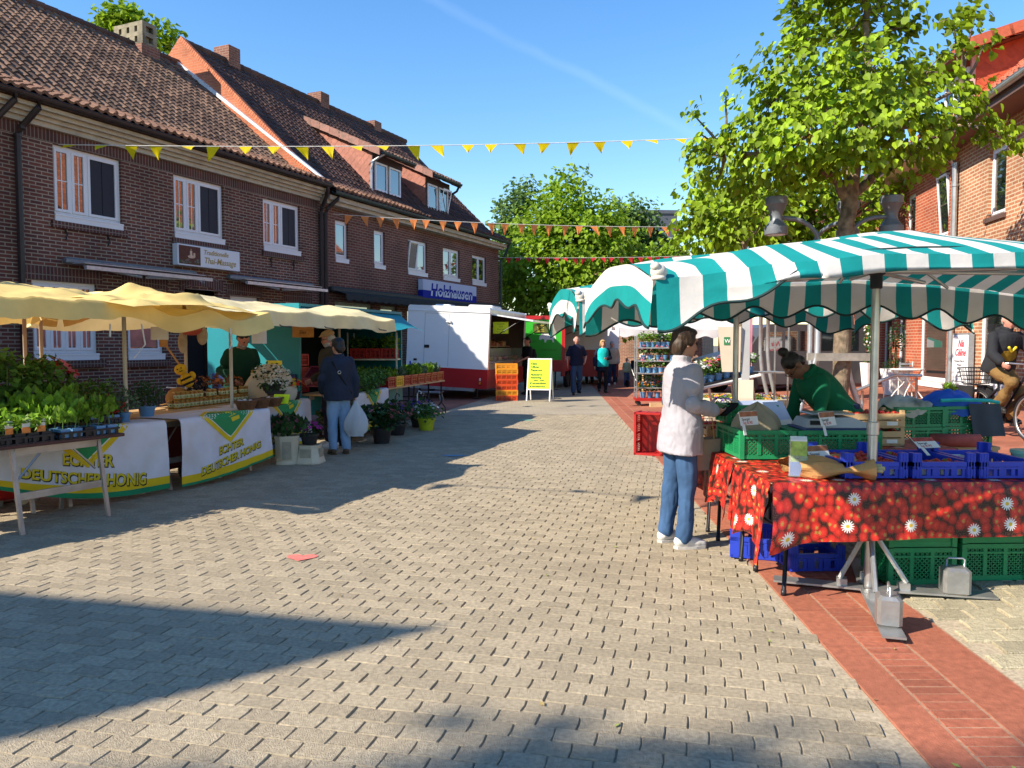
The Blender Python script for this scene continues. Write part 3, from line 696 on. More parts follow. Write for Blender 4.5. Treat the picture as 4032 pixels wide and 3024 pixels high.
for o_ in [x for x in COL.objects if x.parent is None and x.name.split('.')[0] in ('brick_house','folded_awning','shop_sign','house_number','wall_anchor','scalloped_awning')]: o_.scale = (KS,)*3
# ---------------------------------------------------------------- right: two shop houses, orange brick near and deep red brick beyond
RROT = math.atan2(-.988, -.156)
KR = 1.1; RA = Vector((10.27*KR, 18.01*KR, 1.55*(1-KR)))
def RP(s, b, z): return RA + (Vector((.156, .988, 0))*s + Vector((.988, -.156, 0))*b + Vector((0, 0, z)))*KR
def right_house(label, s0, s1, wins, shops, bm, eave, ridge, base):
    h = thing('shop_house', label, 'house', RA, RROT); x0, x1 = -s1, -s0
    wl = MB(); wall_grid(wl, x0, x1, -.2, eave, [(-b, -a, c, d) for a, b, c, d in wins+shops])
    D = 9.0
    wl.face([(x1,0,-.2),(x1,D,-.2),(x1,D,eave),(x1,0,eave)]); wl.face([(x0,D,-.2),(x0,0,-.2),(x0,0,eave),(x0,D,eave)]); wl.face([(x1,D,-.2),(x0,D,-.2),(x0,D,eave),(x1,D,eave)])
    wl.face([(x1,0,eave),(x1,D,eave),(x1,D/2,ridge)]); wl.face([(x0,D,eave),(x0,0,eave),(x0,D/2,ridge)])
    wl.build('wall', bm, h)
    return h, x0, x1, D
M_soffit = mat('brown_soffit', (.16,.07,.05), .7, noise=(5,.1)); M_eavedark = mat('eave_board', (.10,.06,.05), .6)
h1, x0, x1, D_ = right_house('light orange brick shop house with a red tile-hung dormer at the right edge', -9, -.02, [(-2.35,-1.55,4.2,5.62), (-6,-5,4.2,5.6)], [(-2.75,-1.3,.62,2.75), (-6.5,-3.6,.62,2.75)], M_brickC, 6.15, 10.6, .33)
for a, b_, c, d in [(-2.35,-1.55,4.2,5.62), (-6,-5,4.2,5.6)]: window(h1, -b_, -a, c, d, (1,), y=.08, sill=M_eavedark)
for a, b_, c, d in [(-2.75,-1.3,.62,2.75), (-6.5,-3.6,.62,2.75)]: window(h1, -b_, -a, c, d, (1,), y=.08, sill='white', name='shop_window')
b = MB(); b.b2((x0,-.62,6.05),(x1,0,6.13)); b.build('soffit', M_soffit, h1)
b = MB(); b.b2((x0,-.66,6.05),(x1,-.622,6.28)); b.build('eave_board', M_eavedark, h1)
gutter(h1, x0, x1, -.74, 6.27, M_zinc, .085)
downpipe(h1, [(x0+.15,-.74,6.22),(x0+.13,-.68,6.05),(x0+.06,-.25,5.82),(x0+.03,-.09,5.68),(x0+.03,-.09,5.2),(x0+.03,-.09,3.6),(x0+.03,-.09,.31)], M_zinc, .065)
rf = MB(); pantiles(rf, x0, x1, [(-.72,6.3),(D_/2,10.6)], m=0); rf.face([(x0,D_/2,10.6),(x1,D_/2,10.6),(x1,D_,6.2),(x0,D_,6.2)]); rf.build('roof', mat('red_pantile', (.40,.10,.05), .7, tint=.2, noise=(20,.15)), h1)
# the red dormer
def red_dormer():      # flush with the eaves: window towards the street, shingled cheek towards the camera
    xa, xb, zb, zt, yf, yb = .45, 1.88, 6.34, 7.50, -.50, 2.6
    d = MB(); s = .012
    d.face([(xa,yf,zb-.1),(xa,yf,zt),(xa,yb,zt+1.0),(xa,yb,zb)], 0, .5); d.face([(xb,yf,zt),(xb,yf,zb-.1),(xb,yb,zb),(xb,yb,zt+1.0)], 0, .5)
    d.face([(xa,yf,zb-.1),(xb,yf,zb-.1),(xb,yf,zt),(xa,yf,zt)], 0, .5)
    for k in range(-1, 20):
        for j in range(13):
            yc = yf+.1+j*.26+(k % 2)*.13; zc = zb+k*.13
            if yc > yb or zc > zt+(yc-yf)*.3-.12: continue
            d.face([(xb+s*2,yc,zc-.13),(xb+s*1.5,yc+.13,zc-.03),(xb+s,yc+.13,zc+.04),(xb+.004,yc,zc+.14),(xb+s,yc-.13,zc+.04),(xb+s*1.5,yc-.13,zc-.03)], 0)
    d.b2((xb-.03,yf-.03,zb-.1),(xb+.03,yf+.05,zt), 1)
    o = d.build('dormer', [M_shingleR, mat('pink_trim', (.52,.34,.30), .5)], h1)
    window(o, xa+.12, xb-.1, zb+.05, zt-.2, (1,1), y=yf-.055, sill=None, name='dormer_window')
    r = MB(); pantiles(r, xa-.35, xb+.30, [(yf-.45,zt-.02),(yb+.9,zt+1.15)], m=0)
    for sx_ in (xa-.35, xb+.33):
        for k in range(12):
            q = k/12; r.box((sx_,yf-.25+3.9*q,zt+.10+1.17*q),(.09,.40,.22),0,M=Matrix.Rotation(.29,3,'X'))
    r.face([(xa-.35,yf-.42,zt-.05),(xb+.3,yf-.42,zt-.05),(xb+.3,yf+.0,zt+.02),(xa-.35,yf,zt+.02)],1); r.face([(xb,yf,zt+.02),(xb+.3,yf,zt+.02),(xb+.3,yb,zt+.95),(xb,yb,zt+.95)],1)
    r.build('dormer_roof', [MATS['red_pantile'], M_soffit], o)
    gutter(o, xa-.35, xb+.3, yf-.52, zt-.06, M_zinc, .07)
    return o
red_dormer()
w2 = [(.5,1.25,4.15,5.68), (2.72,3.45,4.2,5.6), (5.12,5.85,4.2,5.45), (7.4,8.2,4.2,5.45), (10,10.8,4.2,5.4)]
s2 = [(.42,2.3,.62,2.6), (3.2,4.0,.3,2.5), (4.4,5.3,.35,2.5), (5.9,7.1,.4,2.5), (8.6,11,.6,2.5)]
h2, x0, x1, D_ = right_house('deep red brick shop house beyond the downpipe, with tall white windows', 0, 14, w2, s2, M_brickD, 6.2, 10.2, .33)
for k, (a, b_, c, d) in enumerate(w2): window(h2, -b_, -a, c, d, (1,), y=.08, sill='white', tilt=0 if k == 0 else None)
for k, (a, b_, c, d) in enumerate(s2): window(h2, -b_, -a, c, d, (1,), y=.1, sill='white' if c > .5 else None, name='shop_window', mframe=M_white if k != 3 else mat('green_shop_frame', (.03,.10,.08), .5))
b = MB(); b.b2((x0,-.7,6.10),(x1,0,6.18)); b.build('soffit', mat('white_soffit', (.62,.54,.46), .6, noise=(4,.06)), h2)
b = MB(); b.b2((x0,-.74,6.10),(x1,-.702,6.33)); b.build('eave_board', M_eavedark, h2)
gutter(h2, x0, x1, -.82, 6.33, M_zinc, .085)
rf = MB(); pantiles(rf, x0, x1, [(-.8,6.36),(D_/2,10.2)], m=0); rf.face([(x0,D_/2,10.2),(x1,D_/2,10.2),(x1,D_,6.2),(x0,D_,6.2)]); rf.build('roof', mat('orange_red_pantile', (.38,.13,.06), .75, tint=.2, noise=(20,.15)), h2)
# white plastered notice board on the near shop house
nb = thing('notice_board', 'tall white notice board with red script heading on the orange brick wall', 'sign', RP(-.75, -.03, 1.2), RROT)
b = MB(); b.rbox((0,-.06,0),(.82,.12,1.12),.012); b.build('panel', mat('notice_white', (.72,.73,.75), .45, noise=(2,.03)), nb)
b = MB(); b.b2((-.43,-.11,-.6),(.43,-.005,-.562)); b.b2((-.43,-.11,.562),(.43,-.005,.6)); b.b2((-.45,-.11,-.6),(-.412,-.0049,.6)); b.b2((.412,-.11,-.6),(.45,-.0049,.6)); b.build('frame', mat('grey_alu', (.45,.46,.48), .35, .6), nb)
M_redscript = mat('red_script', (.62,.03,.06), .5, noise=False); M_greyink = mat('grey_ink', (.13,.13,.15), .6, noise=False)
text('Nia', .22, M_redscript, nb, (-.1,-.123,.30), shear=.4, bold=.004); text('Céline', .22, M_redscript, nb, (-.26,-.123,.10), shear=.4, bold=.004)
for k, s_ in enumerate(('Permanent Make-Up','Wimpern','Maniküre','Pediküre','Kosmetik')): text(s_, .065, M_greyink, nb, (0,-.123,-.04-k*.085), align='CENTER')
text('Termine nur nach Absprache', .05, M_greyink, nb, (0,-.123,-.49), align='CENTER')

for o_ in (h1, h2, nb): o_.scale = (KR,)*3
# ---------------------------------------------------------------- houses far down the street and one off to the left whose shadow falls across the street
def plain_house(name, label, loc, rz, L, W, eave, ridge, wm, rm, wins=(), chim=None, verge=None):
    h = thing(name, label, 'house', loc, rz); wl = MB(); x = L/2
    wl.face([(-x,0,0),(x,0,0),(x,0,eave),(-x,0,eave)]); wl.face([(x,W,0),(-x,W,0),(-x,W,eave),(x,W,eave)])
    wl.face([(x,0,0),(x,W,0),(x,W,eave),(x,W/2,ridge),(x,0,eave)]); wl.face([(-x,W,0),(-x,0,0),(-x,0,eave),(-x,W/2,ridge),(-x,W,eave)])
    wl.build('wall', wm, h)
    r = MB(); o = .35; k = (ridge-eave)/(W/2)
    for s in (0, 1):
        pts = [(-x-o,-o,eave-o*k),(x+o,-o,eave-o*k),(x+o,W/2,ridge),(-x-o,W/2,ridge)]
        if s: pts = [(p[0], W-p[1], p[2]) for p in reversed(pts)]
        r.face([(a, b_, c+.03) for a, b_, c in pts]); r.face([(a, b_, c-.08) for a, b_, c in reversed(pts)])
    for sx_ in (-1, 1):
        for s in (-1, 1):
            ya = -o if s < 0 else W+o; xx = sx_*(x+o)
            r.idx([(xx,ya,eave-o*k-.1),(xx,W/2,ridge-.1),(xx,W/2,ridge+.08),(xx,ya,eave-o*k+.08),(xx+sx_*.08,ya,eave-o*k-.1),(xx+sx_*.08,W/2,ridge-.1),(xx+sx_*.08,W/2,ridge+.08),(xx+sx_*.08,ya,eave-o*k+.08)],
                  [(0,1,2,3),(7,6,5,4),(3,2,6,7),(0,4,5,1)], 1)
    ro = r.build('roof', [rm, verge or M_white], h)
    for q in wins: window(h, *q, lights=(1,1), sill='white')
    if chim: chimney(ro, *chim)
    return h

M_farbrick = brick('far_house_brick', (.22,.10,.06), (.17,.08,.05), (.30,.25,.2), .3, .09, .012)
M_farroof = mat('far_dark_roof', (.06,.045,.04), .8, noise=(3,.25))
plain_house('gable_house', 'distant brick house with white verge between the green trees and striped stall', (13.2, 52, 0), R(72), 11, 9, 6.4, 10.0, M_farbrick, M_farroof, wins=[(-4.6,-3.4,3.9,5.1),(-1.5,-.3,3.9,5.1)])
plain_house('gable_house', 'distant house whose chimney peeks out past the end of the dark tiled roof', (-5.6, 47, 0), R(64), 9, 8, 5.6, 9.2, M_farbrick, M_farroof, wins=[(-3,-1.8,3.6,4.8)], chim=(4.0,3.6,8.6,10.0,.7,.9,M_farbrick))
fb = thing('flat_roof_block', 'grey box of a distant flat roofed building above the far roof', 'building', (11.6, 66, 0), R(4))
b = MB(); b.b2((-1.4,0,0),(2.4,5,12.6)); b.b2((-1.5,-.1,12.6),(2.5,5.1,12.9)); b.build('wall', mat('dark_grey_panel', (.09,.10,.12), .6, noise=(2,.1)), fb)
gh = plain_house('gable_house', 'gabled brick house outside the left edge whose shadow lies across the foreground paving', (-15.47, -2.02, 0), R(-12.5), 8, 4, 3.2, 8.2, M_brickB, M_tileB)
# ================================================================ TREES
M_leaf = mat('linden_leaf', (.215,.325,.014), .5, noise=(3,.15), tint=.55, spec=.3, trans=.34)
M_leaf2 = mat('maple_leaf', (.23,.36,.022), .55, noise=(.6,.2), tint=.4, spec=.25, trans=.48)
M_leaf3 = mat('bluish_leaf', (.13,.22,.06), .6, noise=(.6,.2), tint=.45, spec=.3, trans=.4)
M_bark = mat('linden_bark', (.19,.145,.095), .95, noise=(9,.45), bump=(26,1.0,(1,1,.35)), stain=(7,(.05,.04,.025),.8))
def leaf(mb, p, d, nrm, s, m=0, t=None):
    """one heart-shaped leaf folded along its midrib: hangs from p along d"""
    d = d.normalized(); x = d.cross(nrm)
    if x.length < 1e-4: x = Vector((1,0,0))
    x.normalize(); n = x.cross(d).normalized(); i = len(mb.v); f = .10*s
    for a, b_, c in ((0,0,0),(.40,.18,1),(.46,.50,1.2),(.2,.86,.6),(0,1.08,0),(-.2,.86,.6),(-.46,.50,1.2),(-.40,.18,1)):
        mb.v.append(tuple(p+x*a*s+d*b_*s+n*c*f))
    tt = rnd.random() if t is None else t
    mb.f.append((i,i+1,i+2,i+3,i+4)); mb.f.append((i,i+4,i+5,i+6,i+7)); mb.m += [m, m]; mb.t += [tt, tt]
def small_leaf(mb, p, d, nrm, s, m=0, t=None):
    d = d.normalized(); x = d.cross(nrm)
    if x.length < 1e-4: x = Vector((1,0,0))
    x.normalize(); i = len(mb.v)
    n = x.cross(d).normalized()*.12*s
    for q in (p, p+x*.42*s+d*.5*s+n, p+d*s, p-x*.42*s+d*.5*s+n): mb.v.append(tuple(q))
    mb.f.append((i,i+1,i+2)); mb.f.append((i,i+2,i+3)); mb.m += [m, m]; tt = rnd.random() if t is None else t; mb.t += [tt, tt]
def rv(r): 
    while True:
        v = Vector((r.uniform(-1,1), r.uniform(-1,1), r.uniform(-1,1)))
        if .05 < v.length < 1: return v.normalized()
def tree(name, label, base, trunks, clumps, nl, ls, mleaf, big=True, group=None, seed=1, per=10, spread=.30, hollow=.55, twig=True, cen=None):
    """trunk and limbs as tapered tubes, twigs to every leaf cluster, leaves through the crown's volume"""
    r = random.Random(seed); o = thing(name, label, 'tree', base, 0, group)
    tb = MB(); nodes = []
    for path, r0, r1 in trunks:
        P = [Vector(p) for p in path]; Q = []
        for a, b_ in zip(P, P[1:]):
            for k in range(4): Q.append(a.lerp(b_, k/4)+(rv(r)*r0*.12 if Q else Vector((0,0,0))))
        Q.append(P[-1]); rs = [r0+(r1-r0)*k/(len(Q)-1) for k in range(len(Q))]
        tb.tube(Q, rs, 10); nodes += Q[len(Q)//3:]
    lb = MB(); vol = sum(c[3]**2.2 for c in clumps); fn = leaf if big else small_leaf
    for cx, cy, cz, cr in clumps:
        C = Vector((cx, cy, cz)); n = int(nl*cr**2.2/vol/per)+1
        near = min(nodes, key=lambda q: (q-C).length) if nodes else C
        if twig: tb.tube([near, near.lerp(C, .5)+rv(r)*cr*.2, C], [.035, .025, .012], 5)
        for _ in range(n):
            u = rv(r); rad = cr*(hollow+(1-hollow)*r.random()**.7); T = C+Vector((u.x, u.y, u.z*.85))*rad
            if twig and r.random() < .22: tb.tube([C.lerp(T,.1), C.lerp(T,.6)+rv(r)*.1, T], [.012, .008, .004], 4, caps=False)
            out_ = (T-(Vector(cen) if cen else C)).normalized()
            tone = min(1, max(0, r.gauss(.5, .2)))
            for k in range(per):
                p = T+rv(r)*spread*r.random()**.6
                d = out_*.45+Vector((0,0,-.75))+rv(r)*.55
                nn = out_*.7+Vector((0,0,.7))+rv(r)*.7
                fn(lb, p, d, nn, ls*r.uniform(.6,1.15), 0, min(1,max(0,tone+r.uniform(-.3,.3))))
    tb.build('trunk', M_bark, o, smooth='all'); lb.build('crown', mleaf, o)
    return o
def W(u, v, Y, r):      # clump centre from its bearing, its elevation and its distance
    return ((u-1106)/1670*Y, Y, 1.55-(v-744)/1670*Y, r/1670*Y)
bx, by = 5.65, 13.4; bz = gz(bx, by)
cl = [(1550,345,62,.2),(1497,262,26,0),(1512,300,22,-.2),(1505,330,32,-.3),(1580,270,40,-.6),(1560,215,24,.1),(1650,235,75,.3),(1640,170,50,.1),(1700,125,62,-.2),(1735,55,64,.4),(1790,8,70,0),(1700,20,34,.2),(1870,40,85,.3),(1760,180,90,-.8),(1870,160,95,-.9),(1950,70,34,.2),(1985,165,52,-.5),(2040,70,40,.1),(2085,45,26,.3),(2060,120,34,-.1),(2105,110,20,.2),(1955,250,90,-1.0),(2040,240,60,-.6),(2080,195,34,.2),(2110,290,44,-.4),(2165,312,30,.1),(2190,320,14,0),(1745,290,95,-1.1),(1640,335,78,-.7),(1850,290,100,-1.2),(1680,390,44,.1),(1900,350,46,-.2),(1960,345,48,.3),(2015,330,40,.4),(1720,230,70,1.4),(1860,220,85,1.6),(1960,180,60,1.5),(1800,100,70,1.5),(1640,300,50,1.3),(1815,-60,70,0),(1900,-50,60,.5),(1600,390,44,.6),(1545,395,28,.6),(1770,370,50,-.4)]
clumps = []
for u, v, rr_, dy in cl:
    x, y, z, q = W(u, v, 13.3+dy*.87, rr_); clumps.append((x-bx, y-by, z-bz, q))
P = lambda u, v, dy=0: (lambda t: (t[0]-bx, t[1]-by, t[2]-bz))(W(u, v, 13.4+dy*.87, 0))
tree('linden_tree', 'near linden tree with heart-shaped bright green leaves between two hooked lamps', (bx, by, bz),
     [([(0,0,-.05), P(1818,760), P(1816,600), P(1822,480), P(1830,400)], .15, .13), ([P(1830,400), P(1838,340), P(1850,260), P(1860,120), P(1850,20)], .13, .04),
      ([P(1824,440), P(1800,395), P(1760,370,-.2), P(1700,355,-.4), P(1640,340,-.4), P(1560,335)], .10, .025), ([P(1826,430), P(1870,395,.2), P(1900,330,.2), P(1960,250,-.2), P(2060,200)], .085, .025), ([P(1838,350), P(1780,250,.3), P(1740,120,.2)], .07, .02), ([P(1850,300), P(1960,280,.8), P(2120,280,.3)], .05, .015)],
     clumps, 7800, .132, M_leaf, True, 'trees along the street', 21, per=10, spread=.23, hollow=.4, cen=(P(1840,240)))
bx, by = 9.9, 24.0; bz = gz(bx, by)
cl = [(1560,480,80,0),(1490,470,36,.4),(1500,410,40,.2),(1470,505,30,.1),(1640,450,100,.3),(1600,400,60,-.4),(1730,470,100,.4),(1640,520,80,-.5),(1540,540,60,0),(1750,400,80,0),(1850,440,70,.4),(1920,420,50,.6),(1690,530,70,.3),(1780,520,70,0),(1840,500,50,0)]
clumps = [(lambda t: (t[0]-bx, t[1]-by, t[2]-bz, t[3]))(W(u, v, 23.4+dy, q)) for u, v, q, dy in cl]
P = lambda u, v, dy=0: (lambda t: (t[0]-bx, t[1]-by, t[2]-bz))(W(u, v, 23.8+dy, 0))
tree('linden_tree', 'linden tree farther back, its crown filling the gap left of the near trunk', (bx, by, bz), [([(0,0,-.1), P(1790,650), P(1760,560), P(1720,480)], .16, .1), ([P(1760,560), P(1650,480), P(1540,470)], .09, .03), ([P(1760,560), P(1840,470)], .08, .03)], clumps, 5200, .21, M_leaf, True, 'trees along the street', 5, per=9, spread=.42, hollow=.4)
# slim young trunk by the planter, its crown lost behind the stall roof
bx, by = 4.95, 16.6; bz = gz(bx, by)
tree('young_tree', 'slim young tree trunk with black ties beside the round planter', (bx, by, bz), [([(0,0,0),(.0,0,1.0),(-.03,0,2.2),(.0,0,3.6)], .075, .06)], [(0,.3,4.0,.7),(.5,.2,4.3,.6),(-.5,.3,4.2,.55)], 600, .17, M_leaf, True, 'trees along the street', 8, spread=.3)
# the tall trees that close the street
def far_tree(label, x, y, clumps_px, nl, ls, m, seed, name='broadleaf_tree'):
    cl = [(lambda t: (t[0]-x, t[1]-y, t[2], t[3]))(W(u, v, y+dy, q)) for u, v, q, dy in clumps_px]
    top = max(c[2] for c in cl)
    return tree(name, label, (x, y, 0), [([(0,0,-.2),(.1,0,top*.35),(0,.1,top*.8)], .28, .06)], cl, nl, ls, m, False, 'tall trees closing the street', seed, per=12, spread=.75, hollow=.55, twig=False, cen=(0,0,top*.4))
far_tree('tallest broad green tree at the end of the street', 3.25, 40, [(1230,400,35,0),(1225,440,60,0),(1200,480,75,-.3),(1275,480,70,.2),(1160,520,75,-.8),(1240,540,100,-1.2),(1310,530,75,0),(1140,590,70,-1),(1200,600,85,-1.6),(1290,610,90,-1.4),(1350,590,60,0),(1120,640,50,-.8),(1170,655,60,-1.4),(1260,660,80,-1.6),(1340,660,70,-.6),(1400,620,45,.5),(1105,590,45,.4)], 15000, .30, M_leaf2, 31)
far_tree('smaller bluish green tree behind the left side of the tallest tree', .6, 48, [(1115,430,30,0),(1100,460,28,0),(1150,410,16,0),(1135,450,26,.3),(1095,500,30,0),(1120,500,40,0),(1090,560,45,0),(1085,620,45,0)], 3200, .34, M_leaf3, 32)
far_tree('dark green tree behind the right side of the tallest tree', 8.8, 47, [(1350,470,45,0),(1390,490,30,0),(1375,450,14,0),(1400,465,16,0),(1340,520,60,0),(1400,540,45,0),(1380,600,60,0),(1420,600,35,0),(1410,560,40,0)], 4800, .34, M_leaf3, 33)
far_tree('low green tree in front of the distant gable house', 9.9, 44, [(1430,560,30,0),(1455,600,34,0),(1410,630,40,0),(1465,560,18,0)], 2000, .3, M_leaf2, 34)
far_tree('round tree top showing above the tiled ridge beside the pierced chimney', -17.5, 34, [(270,62,24,0),(295,48,16,0),(255,78,20,0),(300,80,28,0),(378,88,12,0),(372,108,16,0)], 1500, .34, M_leaf2, 35)
# a tall tree outside the left edge: only its shadow reaches the paving at the bottom of the picture
tree('broadleaf_tree', 'tall tree outside the left edge that shades the paving at the bottom of the picture', (-16.4,-6.80,0), [([(0,0,0),(0,0,7),(.2,0,13)], .3, .1)], [(0,0,13.6,1.2),(.9,-.5,13.2,1.0),(-.8,.4,13.2,1.0),(.2,.5,12.6,.9),(1.2,-.2,13.3,1.0),(2.0,-.2,13.1,.9),(2.7,-.4,13.3,.9),(3.3,-.5,13.0,.8),(1.5,-1.4,12.8,1.0),(2.2,-2.0,12.6,.9)], 2600, .4, M_leaf2, False, 'tall trees closing the street', 40, per=12, spread=.5, twig=False)

# ---------------------------------------------------------------- hooked double lamps that double as tree guards
M_lampgrey = mat('lamp_grey', (.15,.165,.185), .45, .2, noise=(6,.15)); M_post = mat('galvanised_post', (.46,.47,.48), .38, .7, noise=(6,.18))
M_lens = mat('lamp_lens', (.55,.56,.55), .3, noise=False)
def lamp(label, x, y, s, flare=.38, lean=0):
    z = gz(x, y); o = thing('street_lamp', label, 'street lamp', (x, y, z), 0, 'hooked lamps around the tree')
    p = MB(); pts = [(-s*flare,0,0),(-s*flare*.75,0,.35),(-s*flare*.3,0,.85),(0,0,1.35),(0,0,3.05)]
    p.tube([(-s*-flare,0,0),(s*flare*.72,0,.35),(s*flare*.28,0,.8),(0,0,1.25),(0,0,2.2),(0,0,3.15)], .055, 10); p.build('post', M_post, o, smooth='all')
    a = MB(); R_ = .50; a.tube([(s*R_*(1-math.cos(q))*1.15,0,3.15+R_*math.sin(q)*.95) for q in [math.pi/2*k/7 for k in range(8)]]+[(s*.66,0,3.625)], .038, 10); a.build('arm', M_lampgrey, o, smooth='all')
    h = MB(); h.lathe([(.0,-.30),(.19,-.30),(.195,-.285),(.195,-.17),(.175,-.155),(.12,-.08),(.105,-.045),(.105,.06),(.12,.09),(.165,.20),(.185,.215),(.185,.33),(.17,.345),(.0,.345)], (s*.76,0,3.64), 24)
    ho = h.build('lamp_head', M_lampgrey, o, smooth=True)
    o.scale = (1.0,)*3
    l = MB(); l.lathe([(0,-.304),(.15,-.304),(.15,-.3005),(0,-.3005)], (s*.76,0,3.64), 20); l.build('lens', M_lens, ho)
    return o
lamp('street lamp hooked to the left, its spool-shaped head against green leaves', 5.33, 13.5, -1)
lamp('street lamp hooked to the right, its spool-shaped head against the red brick', 5.80, 13.5, 1)
o = lamp('street lamp half hidden behind the linden trunk', 5.62, 14.6, 1, .3); o.rotation_euler = (0,0,R(-60))
b = MB(); b.b2((-.42,-.05,0),(.62,.0,.13)); b.b2((-.42,.33,0),(.62,.38,.13)); o = b.build('guard_rail', mat('grey_wood', (.27,.25,.21), .85, noise=(12,.2)), loc=(5.6,13.22,1.27)); tag(o, 'weathered wooden rails tied round the linden trunk between lamp posts', 'tree guard')
# ================================================================ MARKET KIT: crates, pots, plants, tables, cloths
from mathutils import noise as mnoise
def plastic(name, col, rough=.42): return mat(name, col, rough, noise=(6,.10), spec=.45)
P_green = plastic('green_plastic', (.014,.235,.085)); P_blue = plastic('blue_plastic', (.018,.045,.42)); P_red = plastic('red_plastic', (.36,.014,.012))
P_orange = plastic('orange_plastic', (.66,.075,.012)); P_amber = plastic('amber_plastic', (.72,.28,.015)); P_yellow = plastic('yellow_plastic', (.70,.40,.02)); P_black = plastic('black_plastic', (.018,.019,.022), .5)
P_potblue = plastic('pale_blue_plastic', (.10,.24,.42)); P_beige = plastic('beige_plastic', (.58,.50,.36), .5); P_white = plastic('white_plastic', (.66,.66,.64), .4)
M_steel = mat('brushed_steel', (.50,.50,.49), .32, .8, noise=(9,.15)); M_alu = mat('worn_aluminium', (.36,.36,.35), .42, .7, noise=(7,.2), bump=(30,.12))
M_blacksteel = mat('black_steel', (.022,.022,.025), .4, .3, noise=(9,.2)); M_wood = mat('pale_wood', (.50,.33,.17), .8, noise=(5,.2), bump=(20,.3,(1,8,1))); M_darkwood = mat('dark_board', (.075,.03,.026), .6, noise=(8,.2))
M_paper = mat('paper', (.72,.71,.68), .7, noise=(6,.04)); M_kraft = mat('kraft_paper', (.47,.25,.09), .85, noise=(9,.18), bump=(18,.6)); M_neon = mat('neon_card', (.62,.80,.02), .6, noise=(4,.05)); M_neonY = mat('yellow_card', (.80,.62,.05), .6, noise=(4,.05)); M_ink = mat('ink', (.03,.035,.03), .6, noise=False); M_inkgreen = mat('green_ink', (.05,.12,.02), .6, noise=False)
M_folA = mat('fresh_leaves', (.17,.31,.025), .5, noise=(14,.2), tint=.45, trans=.35, spec=.35); M_folB = mat('deep_leaves', (.075,.175,.028), .5, noise=(14,.2), tint=.45, trans=.25, spec=.35); M_folD = mat('dark_leaves', (.025,.07,.018), .5, noise=(14,.2), tint=.45, trans=.2, spec=.3)
M_folG = mat('grey_green_leaves', (.10,.17,.085), .6, noise=(14,.2), tint=.4, trans=.25); M_stem = mat('green_stem', (.12,.2,.05), .6)
M_soil = mat('potting_soil', (.03,.02,.014), .95)
def petal(name, col): return mat(name+'_petals', col, .6, noise=(30,.1), tint=.3, trans=.3)
F_red, F_orange, F_yellow, F_white, F_pink, F_violet, F_purple, F_dusky = (petal(n, c) for n, c in (('red',(.55,.015,.02)),('orange',(.75,.22,.01)),('yellow',(.75,.5,.02)),('white',(.7,.7,.66)),('pink',(.62,.16,.22)),('violet',(.10,.04,.28)),('magenta',(.35,.03,.22)),('dusky_red',(.30,.09,.09))))

